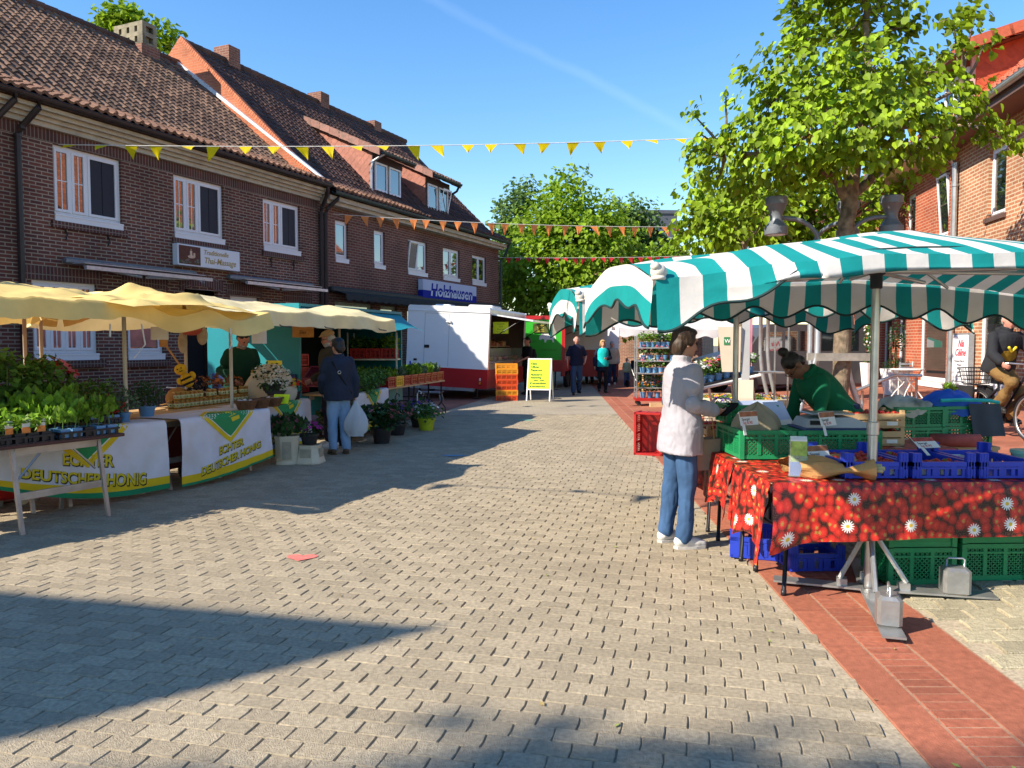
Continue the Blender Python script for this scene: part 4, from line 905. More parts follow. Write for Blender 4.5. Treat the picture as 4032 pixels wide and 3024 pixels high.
CACHE = {}
def crate_mesh(w, d, h, style, m, m2=None):
    key = ('crate', w, d, h, style, m.name)
    if key in CACHE: return CACHE[key]
    b = MB(); t = .012
    b.b2((-w/2+.01,-d/2+.01,0),(w/2-.01,d/2-.01,.012))
    def side(L, M):        # one wall, built along x at y=0 and moved by M
        q = MB(); q.b2((-L/2,-t/2,0),(L/2,t/2,h*.14)); q.b2((-L/2,-.014,h-.028),(L/2,.014,h)); q.b2((-L/2,-.011,h*.86-.03),(L/2,.011,h*.86-.018))
        z0, z1 = h*.14, h-.028
        if style == 'solid': q.b2((-L/2,-t/2+.002,z0),(L/2,t/2-.002,z1))
        else:
            n = 4 if L > .5 else 3
            for k in range(n+1):
                x = -L/2+.02+(L-.04)*k/n; q.b2((x-.012,-.010,z0),(x+.012,.010,z1))
            if style == 'diamond':
                s = .030; k = -int(h/s)-1
                while k*s < L:
                    for sg in (1, -1):
                        xa = -L/2+k*s; pts = []
                        xb = xa+(z1-z0)
                        a, b_ = max(xa, -L/2), min(xb, L/2)
                        if b_-a > .01:
                            za, zb = z0+(a-xa), z0+(b_-xa)
                            if sg < 0: za, zb = z1-(a-xa), z1-(b_-xa)
                            dx = .0045
                            q.idx([(a,-.003,za-dx),(b_,-.003,zb-dx),(b_,-.003,zb+dx),(a,-.003,za+dx),(a,.003,za-dx),(b_,.003,zb-dx),(b_,.003,zb+dx),(a,.003,za+dx)],[(0,1,2,3),(7,6,5,4),(3,2,6,7),(0,4,5,1)])
                    k += 1
            elif style == 'slots':
                k = 0; x = -L/2+.03
                while x < L/2-.02: q.b2((x-.005,-.004,z0),(x+.005,.004,z1)); x += .026
                q.b2((-L/2,-.005,(z0+z1)/2-.008),(L/2,.005,(z0+z1)/2+.008))
            elif style == 'low':
                x = -L/2+.05
                while x < L/2-.03: q.b2((x-.012,-.005,z0),(x+.012,.005,z1)); x += .055
        # grip hole rim
        for f, mm in zip(q.f, q.m): b.face([M @ Vector(q.v[i]) for i in f], 0, .5)
    for s in (-1, 1):
        side(w, Matrix.Translation((0, s*(d/2-.014), 0)) @ (Matrix.Rotation(math.pi if s > 0 else 0, 4, 'Z')))
        side(d, Matrix.Translation((s*(w/2-.014), 0, 0)) @ Matrix.Rotation(s*math.pi/2, 4, 'Z'))
    for sx in (-1, 1):
        for sy in (-1, 1):
            if style == 'low':      # tall stacking corners
                b.b2((sx*(w/2),sy*(d/2),0),(sx*(w/2-.055),sy*(d/2-.03),h+.055)); b.b2((sx*(w/2),sy*(d/2-.03),0),(sx*(w/2-.022),sy*(d/2-.07),h+.055))
                for k in range(3): b.b2((sx*(w/2-.008-k*.018),sy*(d/2+.003),.004),(sx*(w/2-.014-k*.018),sy*d/2,h+.05))
            else: b.b2((sx*(w/2+.002),sy*(d/2+.002),0),(sx*(w/2-.03),sy*(d/2-.03),h-.002))
    CACHE[key] = b.mesh('crate', [m]); return CACHE[key]
def crate(label, loc, rz, w=.6, d=.4, h=.2, style='slots', m=None, group=None, name='crate', rot=None):
    o = bpy.data.objects.new(name, crate_mesh(w, d, h, style, m or P_red)); COL.objects.link(o); o.location = loc; o.rotation_euler = rot if rot else (0, 0, rz)
    return tag(o, label, 'crate', group)

def foliage(mb, c, r, n, ls, m=0, seed=1, kind='bush', big=False, ms=None):
    """leaves through an ellipsoid; kind: bush, upright blades, cabbage rosettes, feathery"""
    q = random.Random(seed); c = Vector(c)
    for k in range(n):
        u = rv(q); f = q.random()**.45; p = c+Vector((u.x*r[0], u.y*r[1], u.z*r[2]))*f
        if kind == 'bush': d = Vector((u.x, u.y, .15))+rv(q)*.8; nn = Vector((u.x*.5, u.y*.5, .9))+rv(q)*.5
        elif kind == 'upright': d = Vector((u.x*.35, u.y*.35, 1))+rv(q)*.35; nn = Vector((u.x, u.y, .2))+rv(q)*.5
        elif kind == 'droop': d = Vector((u.x, u.y, -.5))+rv(q)*.6; nn = Vector((u.x, u.y, .6))+rv(q)*.5
        else: d = rv(q)+Vector((0,0,.4)); nn = rv(q)
        (leaf if big else small_leaf)(mb, p, d, nn, ls*q.uniform(.6, 1.2), (q.choice(ms) if ms else m))
def flowers(mb, c, r, n, s, m, seed=2, dome=True):
    """small five-petalled blossoms facing up and outward over a dome"""
    q = random.Random(seed); c = Vector(c)
    for k in range(n):
        u = rv(q)
        if dome: u.z = abs(u.z)*.9+.1; u.normalize()
        p = c+Vector((u.x*r[0], u.y*r[1], u.z*r[2]))*q.uniform(.88, 1.06); nn = (u+Vector((0,0,.4))+rv(q)*.4).normalized()
        a = nn.cross(Vector((.3,.2,1))).normalized(); b_ = nn.cross(a); t = q.random(); mm = q.choice(m) if isinstance(m, (list, tuple)) else m; ss = s*q.uniform(.7,1.2)
        ring = []
        for j in range(10):
            an = math.pi*j/5; rad = ss*(1 if j % 2 == 0 else .55); ring.append(p+(a*math.cos(an)+b_*math.sin(an))*rad+nn*(.25*ss if j % 2 == 0 else 0))
        for j in range(5): mb.face([p, ring[(2*j-1) % 10], ring[2*j], ring[2*j+1]], mm, t)
def pot_prof(r, h): return [(.0,0),(r*.74,0),(r*.95,h*.82),(r*1.05,h*.82),(r*1.06,h),(r*.93,h),(r*.9,h*.86),(0,h*.86)]
def potted(label, loc, pot_r, pot_h, pot_m, build_fol, fol_mats, group=None, name='potted_plant', cat='potted plant', fol_name='foliage', cup=None):
    o = thing(name, label, cat, loc, rnd.uniform(0, 6.28), group)
    b = MB(); b.lathe(pot_prof(pot_r, pot_h)[:-3]+[(pot_r*.93,pot_h),(pot_r*.9,pot_h*.86)], n=18); b.lathe([(pot_r*.9,pot_h*.85),(0,pot_h*.87)], n=12, m=1); b.build('pot', [pot_m, M_soil], o, smooth=True)
    f = MB(); build_fol(f); f.build(fol_name, fol_mats, o)
    return o
def trestle(label, loc, rz, L, D, z, legm, topm, legs='trestle', name='trestle_table', xs=None, t=.03, group=None, cat='table'):
    """folding table: origin at the right front corner, x runs along the front (negative = left), y runs back"""
    o = thing(name, label, cat, loc, rz, group)
    b = MB(); b.rbox((-L/2, D/2, z-t/2), (L, D, t), .005); b.build('tabletop', topm, o)
    for x in (xs or (-.25, -L+.25)):
        if legs == 'trestle':
            for (xa, ya, yb) in ((x+.38,-.02,.10),(x-.38,-.02,.10),(x+.38,D-.05,D-.16),(x-.38,D-.05,D-.16)):
                l = MB(); M = Matrix.Rotation(math.atan2(yb-ya, z), 3, 'X'); l.idx([Vector((xa+sx*.016, (ya if e == 0 else yb)+sy*.014, (0 if e == 0 else z-t-.001))) for e in (0,1) for sx, sy in ((-1,-1),(1,-1),(1,1),(-1,1))], [(3,2,1,0),(4,5,6,7),(0,1,5,4),(1,2,6,5),(2,3,7,6),(3,0,4,7)]); l.build('leg', legm, o)
            c = MB(); c.b2((x-.36,.03,.27),(x+.36,.055,.33)); c.b2((x-.36,.085,z-t-.07),(x+.36,.11,z-t-.002)); c.b2((x-.36,D-.15,z-t-.07),(x+.36,D-.125,z-t-.002))
            c.tube([(x-.34,.09,z-.30),(x-.10,.10,z-t-.02)],.010,5); c.tube([(x+.34,.09,z-.30),(x+.10,.10,z-t-.02)],.010,5)
            c.build('brace', legm, o)
        elif legs == 'bent':      # black folding legs with a kink below the top
            for y in (.08, D-.08):
                l = MB(); s = 1 if x > -L/2 else -1
                l.tube([(x-s*.10,y,z-t),(x-s*.06,y,z-.22),(x+s*.03,y,z-.40),(x+s*.04,y,0)], .0145, 8); l.lathe([(.018,0),(.018,.035)],(x+s*.04,y,0),8); l.build('leg', legm, o, smooth='all')
            c = MB(); s = 1 if x > -L/2 else -1; c.tube([(x+s*.0,.08,z-.34),(x+s*.0,D-.08,z-.34)],.011,6); c.build('brace', legm, o)
        else:      # straight pole legs standing on forked feet
            for y in (.05, D-.05):
                l = MB(); l.tube([(x,y,z-t),(x,y,.22)], .018, 8); l.tube([(x,y,.24),(x,y-.09,.14),(x,y-.1,0)],.014,6); l.tube([(x,y,.24),(x,y+.09,.14),(x,y+.1,0)],.014,6); l.build('leg', legm, o, smooth='all')
            c = MB(); c.tube([(x,.05,.42),(x,D-.05,.42)],.012,6); c.build('brace', legm, o)
    return o
def cloth_surface(L, D, zt, zl, zr, sag, amp, seed, drop_top=0, lift=.006):
    """a cloth lying D deep on a table of length L and hanging over its front: F(x, s) with s>0 down the front, s<0 back over the top"""
    of = Vector((seed*3.1, seed*1.7, 0))
    def F(x, s):
        u = (x+L)/L; q = mnoise.noise(Vector((x*2.2, s*1.2, 0))+of)*amp
        if s <= 0: return Vector((x, -s, zt+lift+abs(q)*.2))
        zb = zl+(zr-zl)*u-sag*math.sin(math.pi*u); k = min(1, s/.05); v = s
        wav = math.sin(x*11+seed)*.4+math.sin(x*23+seed*2+s*3)*.3
        return Vector((x+.012*wav*s, -.012-.02*k-(q+amp*.5*wav)*min(1, s*2.2)-.03*s, zt+lift-(zt-zb)*v))
    return F      # s runs 0..1 down the front
def on_cloth(me_verts, faces, F, x0, s0, sx, sz, Lz, off):
    """maps flat x/y shapes onto the hanging front: y up -> less s"""
    out_ = []
    for (x, y) in me_verts:
        X = x0+x*sx; s = s0-y*sz/Lz; p = F(X, s); a = F(X+.01, s)-p; b_ = F(X, s+.01)-p; n = a.cross(b_).normalized()
        if n.y > 0: n = -n
        out_.append(p+n*off)
    return out_
# ================================================================ LEFT: the plant and honey stalls
M_cloth = mat('white_cotton', (.62,.62,.66), .85, noise=(5,.06), bump=(7,.35), stain=(4,(.5,.45,.36),.35)); M_stripeY = mat('yellow_hem', (.66,.47,.01), .8, noise=(5,.08)); M_stripeG = mat('green_hem', (.01,.22,.09), .8, noise=(5,.08))
M_letY = mat('yellow_letters', (.62,.50,.02), .7, noise=False); M_letK = mat('black_letters', (.03,.028,.015), .7, noise=False)
M_embG = mat('emblem_green', (.02,.25,.08), .7, noise=False); M_embW = mat('emblem_white', (.7,.72,.66), .7, noise=False)
STA = math.atan2(.888, .46)
def honey_cloth(label, loc, rz, L, D, zt, zl, zr, sag, seed, tcx, scale, ty, group='printed honey cloths on the tables', emblem=True, ex=None, slant=0.0, words=('ECHTER', 'DEUTSCHER HONIG')):
    o = thing('printed_cloth', label, 'tablecloth', loc, rz, group)
    F = cloth_surface(L, D, zt, zl, zr, sag, .022, seed)
    b = MB(); n = 46
    ss = [-D, -D*.5, -.02, 0]+[.02+k*.98/26 for k in range(27)]
    def fn(u, v): return F(-L+u*L, ss[round(v*(len(ss)-1))])
    Lz = zt-(zl+zr)/2
    def mm(i, j):
        s = ss[j]; return 2 if s > 1-.045/Lz*1 else (1 if s > 1-.12/Lz else 0)
    b.grid(fn, n, len(ss)-1, m=mm)
    b.build('cloth', [M_cloth, M_stripeY, M_stripeG], o, smooth='all')
    for body, size, yy in ((words[0], .135*scale, ty), (words[1], .135*scale, ty+.155*scale)):
        for k, (m_, dx, dz, off) in enumerate(((M_letK, .007, -.007, .003), (M_letY, 0, 0, .006))):
            me = text_mesh(body, size, 0, 'CENTER', .10, .0035+(.004 if k == 0 else 0))
            bm = bmesh.new(); bm.from_mesh(me); bmesh.ops.triangulate(bm, faces=bm.faces[:])
            for _ in range(2): 
                bmesh.ops.subdivide_edges(bm, edges=[e for e in bm.edges if e.calc_length() > .05], cuts=1)
            vs = [(v.co.x+dx, v.co.y+dz+slant*v.co.x) for v in bm.verts]; P_ = on_cloth(vs, None, F, tcx, yy/Lz, 1, 1, Lz, off)
            for v, p in zip(bm.verts, P_): v.co = p
            bm.to_mesh(me); bm.free(); me.materials.clear(); me.materials.append(m_); me.name = 'lettering'
            q = bpy.data.objects.new('lettering' if k else 'letter_shadow', me); COL.objects.link(q); q.parent = o
    if emblem:
        ex = tcx if ex is None else ex
        def dia(r, m, off, r_in=0):
            d = MB(); n_ = 8
            for i in range(-n_, n_):
                for j in range(-n_, n_):
                    a = [(i/n_, j/n_), ((i+1)/n_, j/n_), ((i+1)/n_, (j+1)/n_), (i/n_, (j+1)/n_)]
                    pts = []
                    for (p_, q_) in a:
                        X = (p_-q_)*r*.72; Y = (p_+q_)*r*.5; s = -Y
                        f = F(ex+X, (s/Lz if s > 0 else s)); g1 = F(ex+X+.01, (s/Lz if s > 0 else s))-f; g2 = F(ex+X, (s+.01)/Lz if s > 0 else s+.01)-f
                        nn = g1.cross(g2).normalized(); nn = -nn if (nn.y > .3 or nn.z < -.3) else nn
                        pts.append(f+nn*off)
                    d.face(pts, 0)
            return d
        e = dia(.32, 0, .004).build('emblem', M_stripeY, o); dia(.262, 0, .006).build('emblem_rim', M_embW, e); dia(.25, 0, .008).build('emblem_field', M_embG, e)
        hb = MB()
        for k in range(5):
            pts = []
            for (X, Y) in ((-.17+k*.045,.17-k*.055),(-.03+k*.045,.19-k*.055),(.0+k*.04,.15-k*.055),(-.15+k*.045,.125-k*.055)):
                s = -Y; f = F(ex+X, s/Lz if s > 0 else s); pts.append(f+(Vector((0,0,.012)) if s < 0 else Vector((0,-.012,0))))
            hb.face(pts, 0)
        hb.build('hive_motif', M_letY, e)
    return o
# table 1 with seedlings in front of it, and the first cloth behind
a1 = math.atan2(8.05-6.65, -3.60+4.42)
trestle('folding table behind the seedlings with the nearest honey cloth over its front', (-3.80, 8.10, 0), a1, 2.2, .6, .75, M_alu, M_wood, 'trestle', xs=(-.5,-1.6), group='folding tables of the honey stall')
honey_cloth('nearest honey cloth, hanging behind the silver trestle with its hem swept up at left', (-3.62, 8.02, 0), a1, 1.74, .35, .755, .33, .05, .10, 1, -.86, .98, .30, slant=-.07)
a2 = R(70.8)
trestle('folding table under the honey jars and wicker baskets', (-3.21, 9.50, 0), a2, 1.45, 1.3, .755, M_alu, M_wood, 'trestle', xs=(-.45,-1.0), group='folding tables of the honey stall')
honey_cloth('middle honey cloth below the jars, its hem rising to the right', (-3.02, 9.52, 0), a2, 1.5, .6, .76, .04, .16, .03, 2, -.74, .82, .40, slant=.12)
a3 = R(80)
trestle('folding table with the cut flowers and kraft pots behind the couple', (-3.16, 11.2, 0), a3, 1.6, .7, .755, M_alu, M_wood, 'trestle', xs=(-.4,-1.2), group='folding tables of the honey stall')
honey_cloth('honey cloth half hidden by the waiting couple', (-2.96, 11.2, 0), a3, 1.62, .5, .76, .10, .10, .02, 3, -.72, .85, .36)
a4 = R(82)
trestle('folding table with dark herbs, last in the honey cloth row', (-2.47, 14.0, 0), a4, 1.75, .7, .755, M_alu, M_wood, 'trestle', xs=(-.4,-1.3), group='folding tables of the honey stall')
honey_cloth('farthest honey cloth under the dark herbs behind the flower pots', (-2.27, 14.0, 0), a4, 1.75, .5, .76, .12, .16, .02, 4, -.85, .95, .36)
# front table with seedling trays
trestle('silver legged trestle table with dark red edge carrying the seedling trays', (-3.57, 7.1, 0), STA, 2.6, .72, .735, M_alu, M_darkwood, 'trestle', xs=(-.58,-2.1))
def SP(s, b, z): return Vector((-3.57, 7.1, 0))+Vector((.46, .888, 0))*s+Vector((-.888, .46, 0))*b+Vector((0,0,z))
def tray(label, loc, rz, kind, seed, fm, h, ls, n, w=.56, d=.34, tags=False):
    o = thing('seedling_tray', label, 'seedling tray', loc, rz, 'seedling trays on the front table')
    b = MB(); b.b2((-w/2,-d/2,.0),(w/2,d/2,.008))
    for s in (-1,1):
        b.b2((-w/2,s*d/2,.045),(w/2,s*(d/2-.014),.062)); b.b2((s*w/2,-d/2,.045),(s*(w/2-.014),d/2,.062))
        for k in range(8):
            x = -w/2+.03+k*(w-.06)/7; b.b2((x-.012,s*(d/2-.002),.008),(x+.012,s*(d/2-.008),.046))
        for k in range(5):
            y = -d/2+.03+k*(d-.06)/4; b.b2((s*(w/2-.002),y-.012,.008),(s*(w/2-.008),y+.012,.046))
    b.build('tray', P_black, o)
    q = random.Random(seed); p = MB(); nx, ny = 5, 3
    for i in range(nx):
        for j in range(ny):
            x, y = -w/2+.06+i*(w-.12)/(nx-1), -d/2+.06+j*(d-.12)/(ny-1); p.b2((x-.042,y-.042,.012),(x+.042,y+.042,.085), 0 if (i+j+seed) % 3 else 1)
    p.build('pots', [P_potblue if seed % 2 else P_black, P_black], o)
    f = MB()
    for i in range(nx):
        for j in range(ny):
            x, y = -w/2+.06+i*(w-.12)/(nx-1), -d/2+.06+j*(d-.12)/(ny-1)
            hh = h*q.uniform(.75,1.15); f.tube([(x,y,.08),(x+q.uniform(-.02,.02),y+q.uniform(-.02,.02),.08+hh*.6)],.004,4,1)
            foliage(f, (x,y,.10+hh*.55), (.065,.065,hh*.5), n, ls, 0, q.randint(0,9999), kind, big=True)
    f.build('seedlings', [fm, M_stem], o)
    if tags:
        for k in range(4):
            t = MB(); t.b2((-.035,-.001,0),(.035,.001,.11),0); t.b2((-.035,-.003,.0),(.035,-.0012,.05),1); oo = t.build('plant_label', [M_paper, mat('orange_print', (.75,.25,.06), .6)], o, loc=(-.2+k*.13,-.13+.01*(k % 2),.085), rz=q.uniform(-.4,.4))
    return o
tray('seedling tray at the right end of the front table, with upright pale green pepper plants', SP(-.33,.17,.735), STA, 'upright', 1, M_folA, .20, .062, 30)
tray('seedling tray with white and orange plant labels among low leaves', SP(-.93,.17,.735), STA, 'bush', 2, M_folA, .12, .048, 26, tags=True)
tray('seedling tray of small bushy plants at the left edge of the picture', SP(-1.53,.17,.735), STA, 'bush', 3, M_folA, .10, .04, 30)
tray('back seedling tray of tall broad leaved plants near the table end', SP(-.38,.53,.735), STA, 'upright', 4, M_folA, .27, .072, 30)
tray('back seedling tray of yellowish cucumber plants behind the plant labels', SP(-.98,.53,.735), STA, 'bush', 5, M_folA, .19, .066, 32)
tray('back seedling tray partly outside the left edge', SP(-1.58,.53,.735), STA, 'bush', 6, M_folA, .19, .066, 32)
tray('small dark tray of cabbage seedlings standing on the corner of the white cloth', SP(.22,.72,.765), STA, 'bush', 7, M_folB, .13, .075, 13, w=.34, d=.3)
M_folT = mat('tomato_leaves', (.095,.20,.03), .5, noise=(14,.2), tint=.5, trans=.35, spec=.35)
# red crates of tall tomato plants behind
def tom(seed):
    def f(mb):
        mb.tube([(0,0,.10),(.01,0,.35),(-.01,.01,.6)], .007, 5, 1); q = random.Random(seed)
        for k in range(9):
            z = .16+k*.055; foliage(mb, (q.uniform(-.05,.05),q.uniform(-.05,.05),z), (.13,.13,.06), 15, .075, 0, seed*31+k, 'droop', big=False)
        foliage(mb, (0,0,.62), (.09,.09,.08), 24, .06, 0, seed, 'bush')
    return f
tomA = potted('tall tomato plant in a red crate near the left edge', (0,0,0), .055, .11, P_black, tom(1), [M_folT, M_stem], 'tomato plants in red crates', 'tomato_plant', 'tomato plant')
tomB = potted('tall tomato plant in a red crate near the left edge', (0,0,0), .055, .11, P_black, tom(2), [M_folT, M_stem], 'tomato plants in red crates', 'tomato_plant', 'tomato plant')
q_ = random.Random(3)
for k, (s, b) in enumerate(((-1.55,1.02),(-.92,1.0),(-.30,1.0),(.30,1.02))):
    crate(('red crate of tomato plants outside the left edge', 'red crate of tomato plants behind the yellowish seedlings', 'red crate of tomato plants behind the tall peppers', 'red crate of young plants nearest the white canopy pole')[k], SP(s,b,.765), STA+q_.uniform(-.03,.03), .6, .4, .19, 'slots', P_red, 'red plant crates behind the seedlings')
    for i in range(4):
        for j in range(2):
            src = tomA if (i+j) % 2 else tomB; p = SP(s-.21+i*.14, b-.09+j*.18, .78); sc = (1.12,1.05,.95,.55)[k]*q_.uniform(.85,1.15)
            if k == 0 and i == 0 and j == 0: o = tomA; o.location = p
            elif k == 0 and i == 1 and j == 0: o = tomB; o.location = p
            else: o = dup(src, p, q_.uniform(0,6.28), scale=sc)
            o['label'] = ('tall tomato plant in a red crate near the left edge','tall tomato plant in the red crate behind the yellowish seedlings','tomato plant in the red crate behind the tall peppers','short dark young plant in the shaded red crate')[k]
for k, s in enumerate((-.75,-.15,.45)):
    crate('red crate in the shaded back row behind the tomato plants', SP(s,1.5,.80), STA, .6, .4, .22, 'slots', P_red, 'red crates in the shaded back row')
def mixed(fr, r, n, nf, s, ms, seed, ls=.06, kind='bush'):
    def f(mb): foliage(mb, (0,0,fr), r, n, ls, 0, seed, kind); flowers(mb, (0,0,fr), r, nf, s, ms, seed)
    return f
potted('begonia with red and pale blossoms standing between the tomato crates and the white pole', SP(.10,1.28,.92), .1, .15, P_beige, mixed(.30,(.24,.24,.2),150,34,.045,[1,1,2],11,.07), [M_folD, F_red, F_pink])
potted('dark feathery herb pot beside the first honey jars', SP(.98,.98,.76), .09, .12, P_potblue, lambda m: foliage(m,(0,0,.24),(.19,.19,.16),420,.035,0,12,'feather'), [M_folD])
potted('pale herb pot on the cloth in front of the white canopy pole', SP(.52,.72,.765), .06, .09, P_potblue, lambda m: foliage(m,(0,0,.2),(.12,.12,.13),150,.05,0,13,'bush'), [M_folG])
# red cart behind the gap between the cloths
rc = thing('handcart', 'dark red cart with a grey belt in the gap between the first two honey cloths', 'cart', (-3.82, 8.62, 0), a2)
b = MB(); b.rbox((0,.35,.42),(.75,.7,.55),.04); b.build('body', mat('cart_red', (.16,.012,.014), .45, noise=(4,.2)), rc)
b = MB(); b.tube([(.2,-.012,.66),(.24,-.02,.45),(.2,-.012,.2)],.02,6); b.build('belt', mat('belt_grey', (.16,.17,.19), .6), rc)
for x in (-.28,.28):
    b = MB(); b.lathe([(.0,-.03),(.10,-.03),(.12,-.015),(.12,.015),(.10,.03),(0,.03)], (x,.05,.12), 16, M=Matrix.Rotation(R(90),3,'X')); b.build('wheel', P_black, rc)
bx_ = thing('red_box', 'red box on small castors at the left picture edge under the seedling table', 'box', (-4.86, 7.15, 0), STA)
b = MB(); b.rbox((0,.3,.38),(.7,.6,.62),.03); b.build('body', P_red, bx_)
b = MB(); b.lathe([(0,-.025),(.06,-.025),(.065,0),(.06,.025),(0,.025)], (.28,.0,.066), 14, M=Matrix.Rotation(R(90),3,'X')); b.build('wheel', P_beige, bx_)
# honey jars: two tiers of jars in a row
M_honey = mat('honey', (.34,.15,.02), .15, noise=(8,.15), spec=.6); M_lid = mat('gold_lid', (.42,.25,.07), .35, .5, noise=False); M_lab = mat('jar_label', (.50,.50,.26), .6, noise=False); M_lab2 = mat('label_green', (.10,.22,.06), .6, noise=False)
jar0 = thing('honey_jar', 'jar of honey in the lower tier of jars on the shaded table', 'honey jar', (0,0,0), 0, 'honey jars on the shaded table')
b = MB(); b.lathe([(0,0),(.036,0),(.040,.006),(.040,.072),(.034,.082),(0,.082)], n=12); b.build('glass', M_honey, jar0, smooth=True)
b = MB(); b.lathe([(.0368,.0825),(.0375,.084),(.0375,.099),(.034,.101),(0,.101)], n=12); b.build('lid', M_lid, jar0, smooth=True)
b = MB(); b.lathe([(.0407,.018),(.0407,.064)], n=12); lo = b.build('label', M_lab, jar0, smooth='all'); b = MB(); b.lathe([(.0412,.03),(.0412,.052)], n=12); 
mk = MB()
for k in range(6):
    a = k*math.pi/3; mk.lathe([(0,.0),(.009,.0)], (.0414*math.cos(a), .0414*math.sin(a), .041), 6, M=Matrix.Rotation(a,3,'Z') @ Matrix.Rotation(R(90),3,'Y'))
mk.build('label_print', M_lab2, lo)
JA, JD = Vector((-4.06, 9.35, .765)), Vector((.25, .968, 0)); first = True; q_ = random.Random(9)
def put_jar(p, lab):
    global first
    if first: jar0.location = p; jar0['label'] = lab; first = False
    else: dup(jar0, p, q_.uniform(0, 6.28), lab)
jl = ('jar of honey in the lower tier of jars on the shaded table', 'jar of honey in the upper tier of jars on the shaded table', 'jar of honey on the raised block beside the dark flower bucket')
for tier in range(2):
    for k in range(25):
        if tier == 1 and k in (6, 9, 14): continue
        for dr in ((0, 1) if tier == 0 else (0,)):
            p = JA+JD*(k*.087+(k//6)*.012)+Vector((-.968,.25,0))*dr*.09+Vector((0,0,tier*.104)); put_jar(p, jl[tier])
for k in range(5):
    for tier in range(2): put_jar(JA+JD*(1.78+k*.087)+Vector((-.968,.25,0))*.10+Vector((0,0,.208+tier*.104-.104*0)), jl[2])
b = MB(); b.b2((-.05,-.06,0),(2.35,.16,.012)); o = b.build('board', M_wood, loc=JA+Vector((0,0,-.008)), rz=math.atan2(.968,.25)); o.location.z = .751+.004; tag(o, 'thin wooden board under the rows of honey jars', 'board')
for o_ in [x for x in bpy.data.objects if x.name.startswith('honey_jar')]: o_.location.z += .004
# wicker baskets
M_wick = mat('wicker', (.16,.075,.035), .8, noise=(30,.3), bump=(60,.8,(1,1,4)))
for k, (x, y, r, l) in enumerate(((-3.20,9.28,.13,'round wicker basket full of small pale packets, nearest the pole'),(-3.11,9.52,.12,'wicker basket behind the one with pale packets'),(-3.05,9.78,.14,'low wicker basket below the neon price card'),(-3.06,10.08,.13,'wicker basket at the far end of the basket row'))):
    o = thing('wicker_basket', l, 'basket', (x,y,.768), 0, 'wicker baskets on the honey table'); b = MB(); b.lathe([(0,0),(r*.72,0),(r,.10),(r*1.04,.105),(r*1.04,.115),(r*.97,.115),(r*.7,.01),(0,.01)], n=18)
    for j in range(7): b.lathe([(r*(.74+.04*j)+.0,.008+j*.014),(r*(.74+.04*j)+.008,.014+j*.014),(r*(.76+.04*j),.020+j*.014)], n=18)
    b.build('basket', M_wick, o, smooth='all')
    c = MB(); q = random.Random(k)
    for j in range(14 if k in (0,2) else 5): c.box((q.uniform(-.6,.6)*r,q.uniform(-.6,.6)*r,.09+q.random()*.02),(.04,.03,.015),0,rz=q.uniform(0,3),M=Matrix.Rotation(q.uniform(-.5,.5),3,'X'))
    c.build('packets', mat('packet_'+str(k), ((.6,.6,.62),(.1,.05,.03),(.6,.5,.4),(.1,.05,.03))[k], .5), o)
def card(label, loc, rz, w, h, m, lines, name='price_card', tilt=0, ink=None, size=None, group=None, stick=None):
    o = thing(name, label, 'price card', loc, 0, group, rot=(tilt, 0, rz)); b = MB(); b.b2((-w/2,0,0),(w/2,.004,h)); b.build('card', m, o)
    n = len(lines)
    for k, s in enumerate(lines):
        text(s, size or h/(n+.8)*.8, ink or M_ink, o, (0,-.002,h-(k+1)*h/(n+.4)), align='CENTER', extrude=.0006, sx=.9)
    if stick: st_ = MB(); st_.tube([(0,.006,h*.5),(0,.006,-stick)], .006, 5); st_.build('stick', M_wood, o)
    return o
card('neon green price card lying against the last wicker basket', (-2.95,9.80,.80), R(-12), .22, .13, M_neon, ['Honig','frisch'], tilt=-.5)
card('yellow price card hanging in front of the honey seller', (-3.40,11.05,1.02), R(-10), .24, .30, M_neonY, ['Preis','Honig','500 g','2,50'])
# black flower bucket, white blossoms and red toy-bright flowers on the third table
potted('black bucket of small white blossoms on the shaded table beside the couple', (-3.35,10.75,.76), .13, .25, P_black, mixed(.36,(.26,.26,.17),150,70,.022,[1],21,.05), [M_folD, F_white], cat='flower bucket', name='flower_bucket')
potted('second dark bucket of white blossoms nearer the couple', (-3.2,10.45,.76), .12, .16, P_black, mixed(.24,(.2,.2,.13),120,50,.02,[1],22,.05), [M_folD, F_white], cat='flower bucket', name='flower_bucket')
potted('small pot of red and cream flowers beside the couple', (-3.08,10.95,.76), .08, .12, P_black, mixed(.2,(.13,.13,.12),60,26,.03,[1,2],23,.05), [M_folD, F_red, F_yellow])
# herbs on the last table
for k, (x, y) in enumerate(((-2.42,12.55),(-2.40,12.95),(-2.36,13.35),(-2.32,13.75))):
    potted(('dark curly herb pot hanging over the nearest end of the last honey cloth','dark curly herb pot, second along the last honey cloth','dark curly herb pot, third along the last honey cloth','dark curly herb pot at the far end of the last honey cloth')[k], (x-.12,y,.765), .10, .12, P_black, lambda m, k=k: (foliage(m,(0,0,.2),(.24,.24,.17),520,.05,0,30+k,'droop'), foliage(m,(.1,-.1,.04),(.16,.16,.16),160,.05,0,60+k,'droop')), [M_folB], 'dark herb pots on the last honey cloth')
